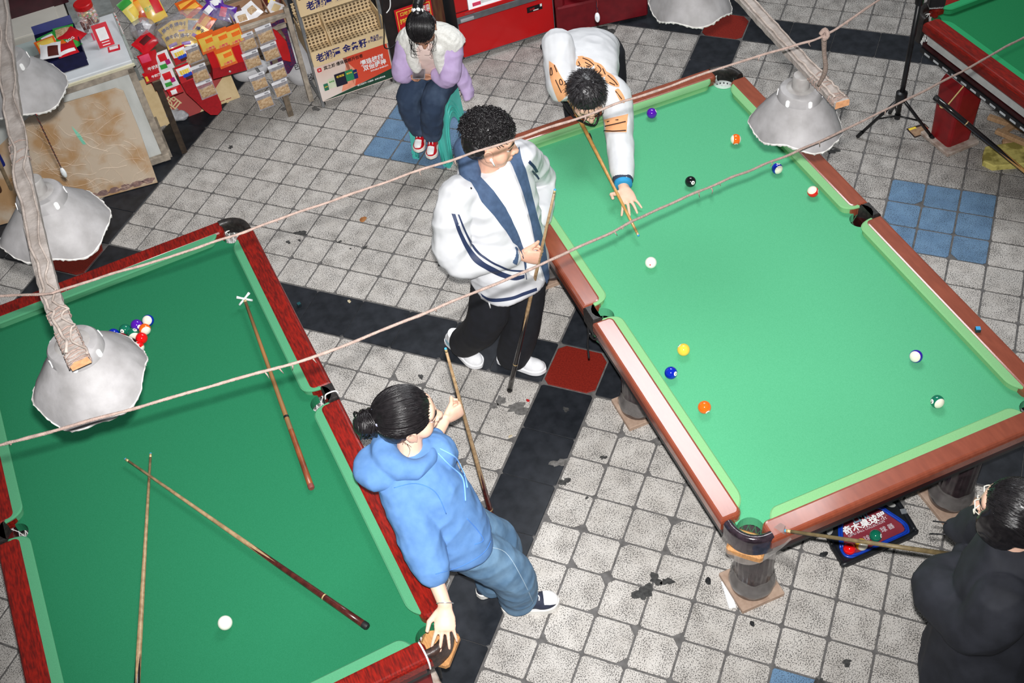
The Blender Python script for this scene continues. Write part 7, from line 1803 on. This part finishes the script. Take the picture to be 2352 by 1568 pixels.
org('body', b, .0038, M_SKINT, k_, 2); eyes(k_, P, .94, M_HAIR)
t = MB(); limb(t, [V((-1.25, 1.72, .66)), V((-1.25, 1.70, .57))], [.12, .13])
limb(t, [J['hpR'], J['knR'], V(J['anR']) + V((0, 0, .01))], [.088, .074, .064], smooth=6); limb(t, [J['hpL'], J['knL'], V(J['anL']) + V((0, 0, .01))], [.088, .074, .064], smooth=6)
org('jeans', t, .0065, M_DNM, k_, 4, cloth_noise(.005, 12, .002, 28))
M_SRED = pmat('sneaker_red', (196, 22, 34), rough=.4)
for (hx, hy, tx_, ty_, z) in ((-1.365, 1.60, -1.322, 1.415, .175), (-1.268, 1.57, -1.222, 1.385, .165)):
    shoe(k_, (hx, hy, z), (tx_, ty_, z), M_SRED, M_SOLEW, capm=M_WHITE, lace=M_WHITE, w=.040, H=.072, sole_h=.022)
t = MB(); Loft([(V((-1.25, 1.715, .60)), Rt, F, .135, .105), (V((-1.235, 1.69, .70)), Rt, F, .14, .11), (V((-1.22, 1.64, .81)), Rt, F, .14, .105), (V((-1.213, 1.61, .88)), Rt, F, .11, .085), (V((-1.21, 1.60, .92)), Rt, F, .06, .055)]).mesh(t)
sh_, shbv = org('shirt', t, .0065, M_PNK, k_, 4, cloth_noise(.003, 14))
t = MB()
limb(t, [J['shR'], J['elR'], V(J['elR']).lerp(V(J['wrR']), .85)], [.070, .066, .046], smooth=6); limb(t, [J['shL'], J['elL'], V(J['elL']).lerp(V(J['wrL']), .85)], [.070, .066, .046], smooth=6)
t.tube([J['shR'], (-1.21, 1.655, .86), J['shL']], [.07, .085, .07], 14, smooth=4)
t.tube([(-1.10, 1.66, .70), (-1.06, 1.68, .58), (-1.03, 1.66, .47)], [.06, .06, .05], 12, smooth=4, flat=.5)
org('jacket', t, .0065, M_LIL, k_, 5, cloth_noise(.006, 11, .002, 26))
t = MB(); t.tube([(-1.355, 1.60, .845), (-1.31, 1.60, .895), (-1.21, 1.635, .905), (-1.11, 1.64, .895), (-1.065, 1.645, .84)], [.078, .085, .088, .085, .078], 16, smooth=4)
t.ball((-1.21, 1.66, .84), 1, 18, 12, (.125, .075, .10)); limb(t, [(-1.30, 1.535, .875), (-1.295, 1.525, .80), (-1.285, 1.53, .74)], [.040, .036, .030], smooth=4); limb(t, [(-1.13, 1.555, .875), (-1.125, 1.545, .80), (-1.115, 1.545, .73)], [.040, .036, .030], smooth=4)
org('knit_shawl', t, .006, M_KNIT, k_, 5, cloth_noise(.004, 30))
for w_, el in ((Kw[0], J['elR']), (Kw[1], J['elL'])):
    d = (w_ - V(el)).normalized(); MB().lathe([(.034, -.008), (.037, 0), (.034, .018)], 18, V(el).lerp(w_, .84), d).build('cuff', M_LIL, k_, smooth=True, world=True)
d = (Kw[1] - V(J['elL'])).normalized(); MB().lathe([(.026, 0), (.028, .004), (.028, .016), (.026, .02)], 18, Kw[1] - d * .02, d).build('wrist_band', pmat('band_pink', (244, 130, 150), rough=.4), k_, smooth=True, world=True)
rot_h = rotof(hf, hu); r_, f_, u_ = basis(hf, hu)
hm = hcap(P, .94, [(0, -.014, .040, .088, .100, .090), (0, -.030, -.01, .084, .070, .085)], rot=rot_h); limb(hm, [P(0, -.09, .09), P(0, -.13, .085)], [.034, .026]); limb(hm, [P(0, -.13, .085), P(0, -.17, .04), P(0, -.18, -.06)], [.03, .028, .012], smooth=4)
org('hair', hm, .0045, M_HAIR, k_, 4, cloth_noise(.0015, 50))
sm = MB(); rr = random.Random(3)
for k in range(420):
    a = rr.uniform(0, PI); y0 = rr.uniform(.02, .09); st_ = []
    for i in range(7):
        t_ = i / 6; y = y0 + (-.10 - y0) * t_; kk = math.sqrt(max(0, 1 - ((y + .014) / .106) ** 2)); st_.append(P(math.cos(a) * .091 * kk, y, .040 + math.sin(a) * .093 * kk))
    sm.tube(st_, .0015, 3, cap=False)
for k in range(34):
    s_ = rr.choice((-1, 1)); c = P(s_ * rr.uniform(.05, .085), rr.uniform(.02, .075), rr.uniform(.0, .03)); sm.tube([c, c + V((rr.uniform(-.01, .01), -.01, -.03)), c + V((s_ * rr.uniform(-.01, .03), -.02 + rr.uniform(-.01, .01), -.075 - .03 * rr.random())), c + V((s_ * rr.uniform(0, .05), -.02, -.10))], [.0014, .0012, .001, .0004], 3, smooth=3)
tag(sm.build('hair_strands', M_HAIR, k_, smooth=True, world=True), kind='stuff')
for a in range(6):
    q = P(.024 * math.cos(a * 1.05), -.108 + .004 * (a % 2), .092 + .024 * math.sin(a * 1.05)); MB().ball(q, .014, 12, 8, (1, .8, 1)).build('scrunchie_fold', M_WHITE, k_, smooth=True, world=True)
ph = ph + V((.01, -.035, .035))
fp = empty('mobile_phone', tuple(ph), math.atan2(F.y, F.x) + PI / 2, 'mobile phone held in both hands by the seated child', 'phone')
Mp = Matrix.Rotation(math.radians(38), 4, 'X')
MB().prism(rrect(-.038, .038, -.022, .040, .006, 3), -.004, .004, M=Mp, bev=.001).build('phone_body', pmat('phone_silver', (150, 146, 150), rough=.3), fp); MB().prism(rrect(-.035, .035, -.019, .037, .004, 3), .0042, .005, M=Mp).build('screen', pmat('screen_glass', (120, 112, 116), (60, 54, 56), scale=12, rough=.08), fp)

# ================================================================== person: woman in black at the right edge
M_BLKC = pmat('black_coat', (40, 42, 50), (30, 32, 39), scale=14, rough=.8, bump=.3, bscale=14)
w_p = person((2.18, -1.30, 0), 'long haired woman with glasses in a loose black coat at the right frame edge')
tipW = px(1802, 1218, .845); gW = px(2150, 1268, .985); cW = (gW - tipW).normalized(); buttW = tipW + cW * 1.45
cue(tipW, buttW, 'worn olive-brown cue held level by the woman in black', M_OLD, M_BUTB, split=.42, r0=.0066, r1=.0150)
F = V((-1, .06, 0)).normalized(); Rt = V((F.y, -F.x, 0))
gp = tipW + cW * .64
wl = gp + V((.10, -.015, .015))
J = dict(k=.95, head=(2.150, -1.195, 1.50), neck=(2.185, -1.215, 1.375), chest=(2.19, -1.25, 1.20), hip=(2.20, -1.30, .88), shR=(2.185, -1.07, 1.27), shL=(2.185, -1.40, 1.27), elR=(2.10, -.985, 1.05), wrR=tuple(px(2240, 1224, 1.07)), elL=tuple(px(2160, 1350, 1.03)), wrL=tuple(wl),
         hpR=(2.20, -1.22, .85), knR=(2.17, -1.22, .47), anR=(2.20, -1.22, .1), toeR=(2.19, -1.22, .09), hpL=(2.20, -1.39, .85), knL=(2.17, -1.39, .47), anL=(2.20, -1.39, .1), toeL=(2.19, -1.39, .09))
hf, hu = V((-.93, .32, -.12)), V((-.08, .05, 1))
b = MB(); core(b, J); P = head(b, J['head'], hf, hu, 1.0)
hand(b, wl, V((-1, .1, -.1)), V((0, -.3, 1)), V((0, 1, .2)), (1.0, 1.2, .9), .95)
hand(b, V(J['wrR']) + V((.03, 0, 0)), V((-1, -.1, -.3)), V((0, .2, 1)), V((0, -1, .2)), (1.2, 1.3, 1.0), .8, thumb=(V((-1, -.2, -.2)), V((-.8, .2, -.5))))
org('body', b, .0045, M_SKINP, w_p, 3); eyes(w_p, P, 1.0, M_HAIR)
t = MB(); limb(t, [V((2.20, -1.30, .95)), V((2.20, -1.30, .85))], [.15, .16])
for q in 'LR': limb(t, [J['hp' + q], J['kn' + q], V(J['an' + q]) + V((0, 0, .02))], [.115, .095, .085], smooth=5)
org('trousers', t, .009, M_BLKT, w_p, 5, cloth_noise(.005, 8))
for q in 'LR': a = V(J['an' + q]); shoe(w_p, (a.x + .07, a.y, 0), (a.x - .18, a.y, 0), M_BLKT, M_SOLEW)
t = MB(); Loft([(V((2.215, -1.32, .62)), Rt, F, .225, .175), (V((2.21, -1.32, .75)), Rt, F, .235, .19), (V((2.205, -1.31, .95)), Rt, F, .225, .175), (V((2.20, -1.28, 1.12)), Rt, F, .205, .150), (V((2.195, -1.25, 1.25)), Rt, F, .195, .125), (V((2.19, -1.23, 1.34)), Rt, F, .12, .09), (V((2.187, -1.22, 1.38)), Rt, F, .075, .07)]).mesh(t)
limb(t, [V((2.19, -1.33, 1.26)), J['shL'], (2.14, -1.42, 1.14), J['elL'], V(J['elL']).lerp(wl, .6), gp + V((.03, -.01, .01))], [.085, .090, .095, .095, .085, .058], smooth=5)
limb(t, [V((2.19, -1.14, 1.26)), J['shR'], J['elR'], V(J['wrR']), px(2190, 1212, 1.02)], [.080, .082, .070, .055, .030], smooth=5)
ct_, cbv = org('coat', t, .008, M_BLKC, w_p, 5, cloth_noise(.012, 7, .004, 18, (1, 1, .6), 4))
pR = px(2192, 1212, 1.02); d = V((-.9, .05, -.1))
for s_ in (0, 1): MB().tube([pR + V((.0, -.02 * s_, .03 - .04 * s_)), pR + d * .045 + V((0, -.03 * s_, .02 - .035 * s_)), pR + d * .085 + V((0, -.03 * s_, .012 - .04 * s_))], [.005, .0035, .003], 6, smooth=3).build('cuff_cord', M_BLK, w_p, smooth=True, world=True)
rot_h = rotof(hf, hu); r_, f_, u_ = basis(hf, hu)
hm = hcap(P, 1.0, [(0, -.022, .040, .090, .104, .092), (0, -.045, -.02, .088, .068, .085), (.066, .012, -.028, .028, .070, .090), (-.066, .012, -.028, .028, .070, .090)], rot=rot_h); limb(hm, [P(.0, -.10, -.04), P(.0, -.115, -.12), P(0, -.12, -.18)], [.055, .045, .035], smooth=4); limb(hm, [P(0, -.12, -.18), P(0, -.135, -.28), P(0, -.13, -.42)], [.03, .036, .015], smooth=4)
org('hair', hm, .0055, M_HAIR, w_p, 4, cloth_noise(.002, 40))
sm = MB(); rr = random.Random(13)
for k in range(520):
    a = rr.uniform(0, PI); y0 = rr.uniform(-.02, .085); st_ = []
    for i in range(9):
        t_ = i / 8; zz = 1 - t_
        y = y0 + (-.10 - y0) * min(1, t_ * 1.3); kk = math.sqrt(max(0, 1 - ((y + .022) / .106) ** 2)); dr = max(0, t_ - .45) * .20
        st_.append(P(math.cos(a) * .091 * kk, y, .040 + math.sin(a) * .093 * kk - dr))
    sm.tube(st_, .0016, 3, cap=False)
tag(sm.build('hair_strands', M_HAIR, w_p, smooth=True, world=True), kind='stuff')
for a in range(8):
    q = P(.034 * math.cos(a * .8), -.122 + .03 * math.sin(a * .8), -.185 + .012 * (a % 2)); MB().ball(q, .020, 12, 8, (1, .8, 1)).build('scrunchie_fold', pmat('scrunchie_white', (222, 224, 236), rough=.7), w_p, smooth=True, world=True)
gl = MB()
for q in (1, -1):
    gl.tube([P(.034 * q + .027 * math.cos(a), .106 - .014 * abs(math.cos(a)), -.002 + .023 * math.sin(a)) for a in [2 * PI * k / 20 for k in range(21)]], .0022, 6); gl.tube([P(.061 * q, .092, .006), P(.082 * q, .04, .008), P(.086 * q, -.01, .002)], .0020, 6)
gl.tube([P(-.008, .106, .004), P(0, .110, .007), P(.008, .106, .004)], .002, 6); gl.build('glasses', pmat('clear_frame', (226, 220, 206), rough=.15), w_p, smooth=True, world=True)
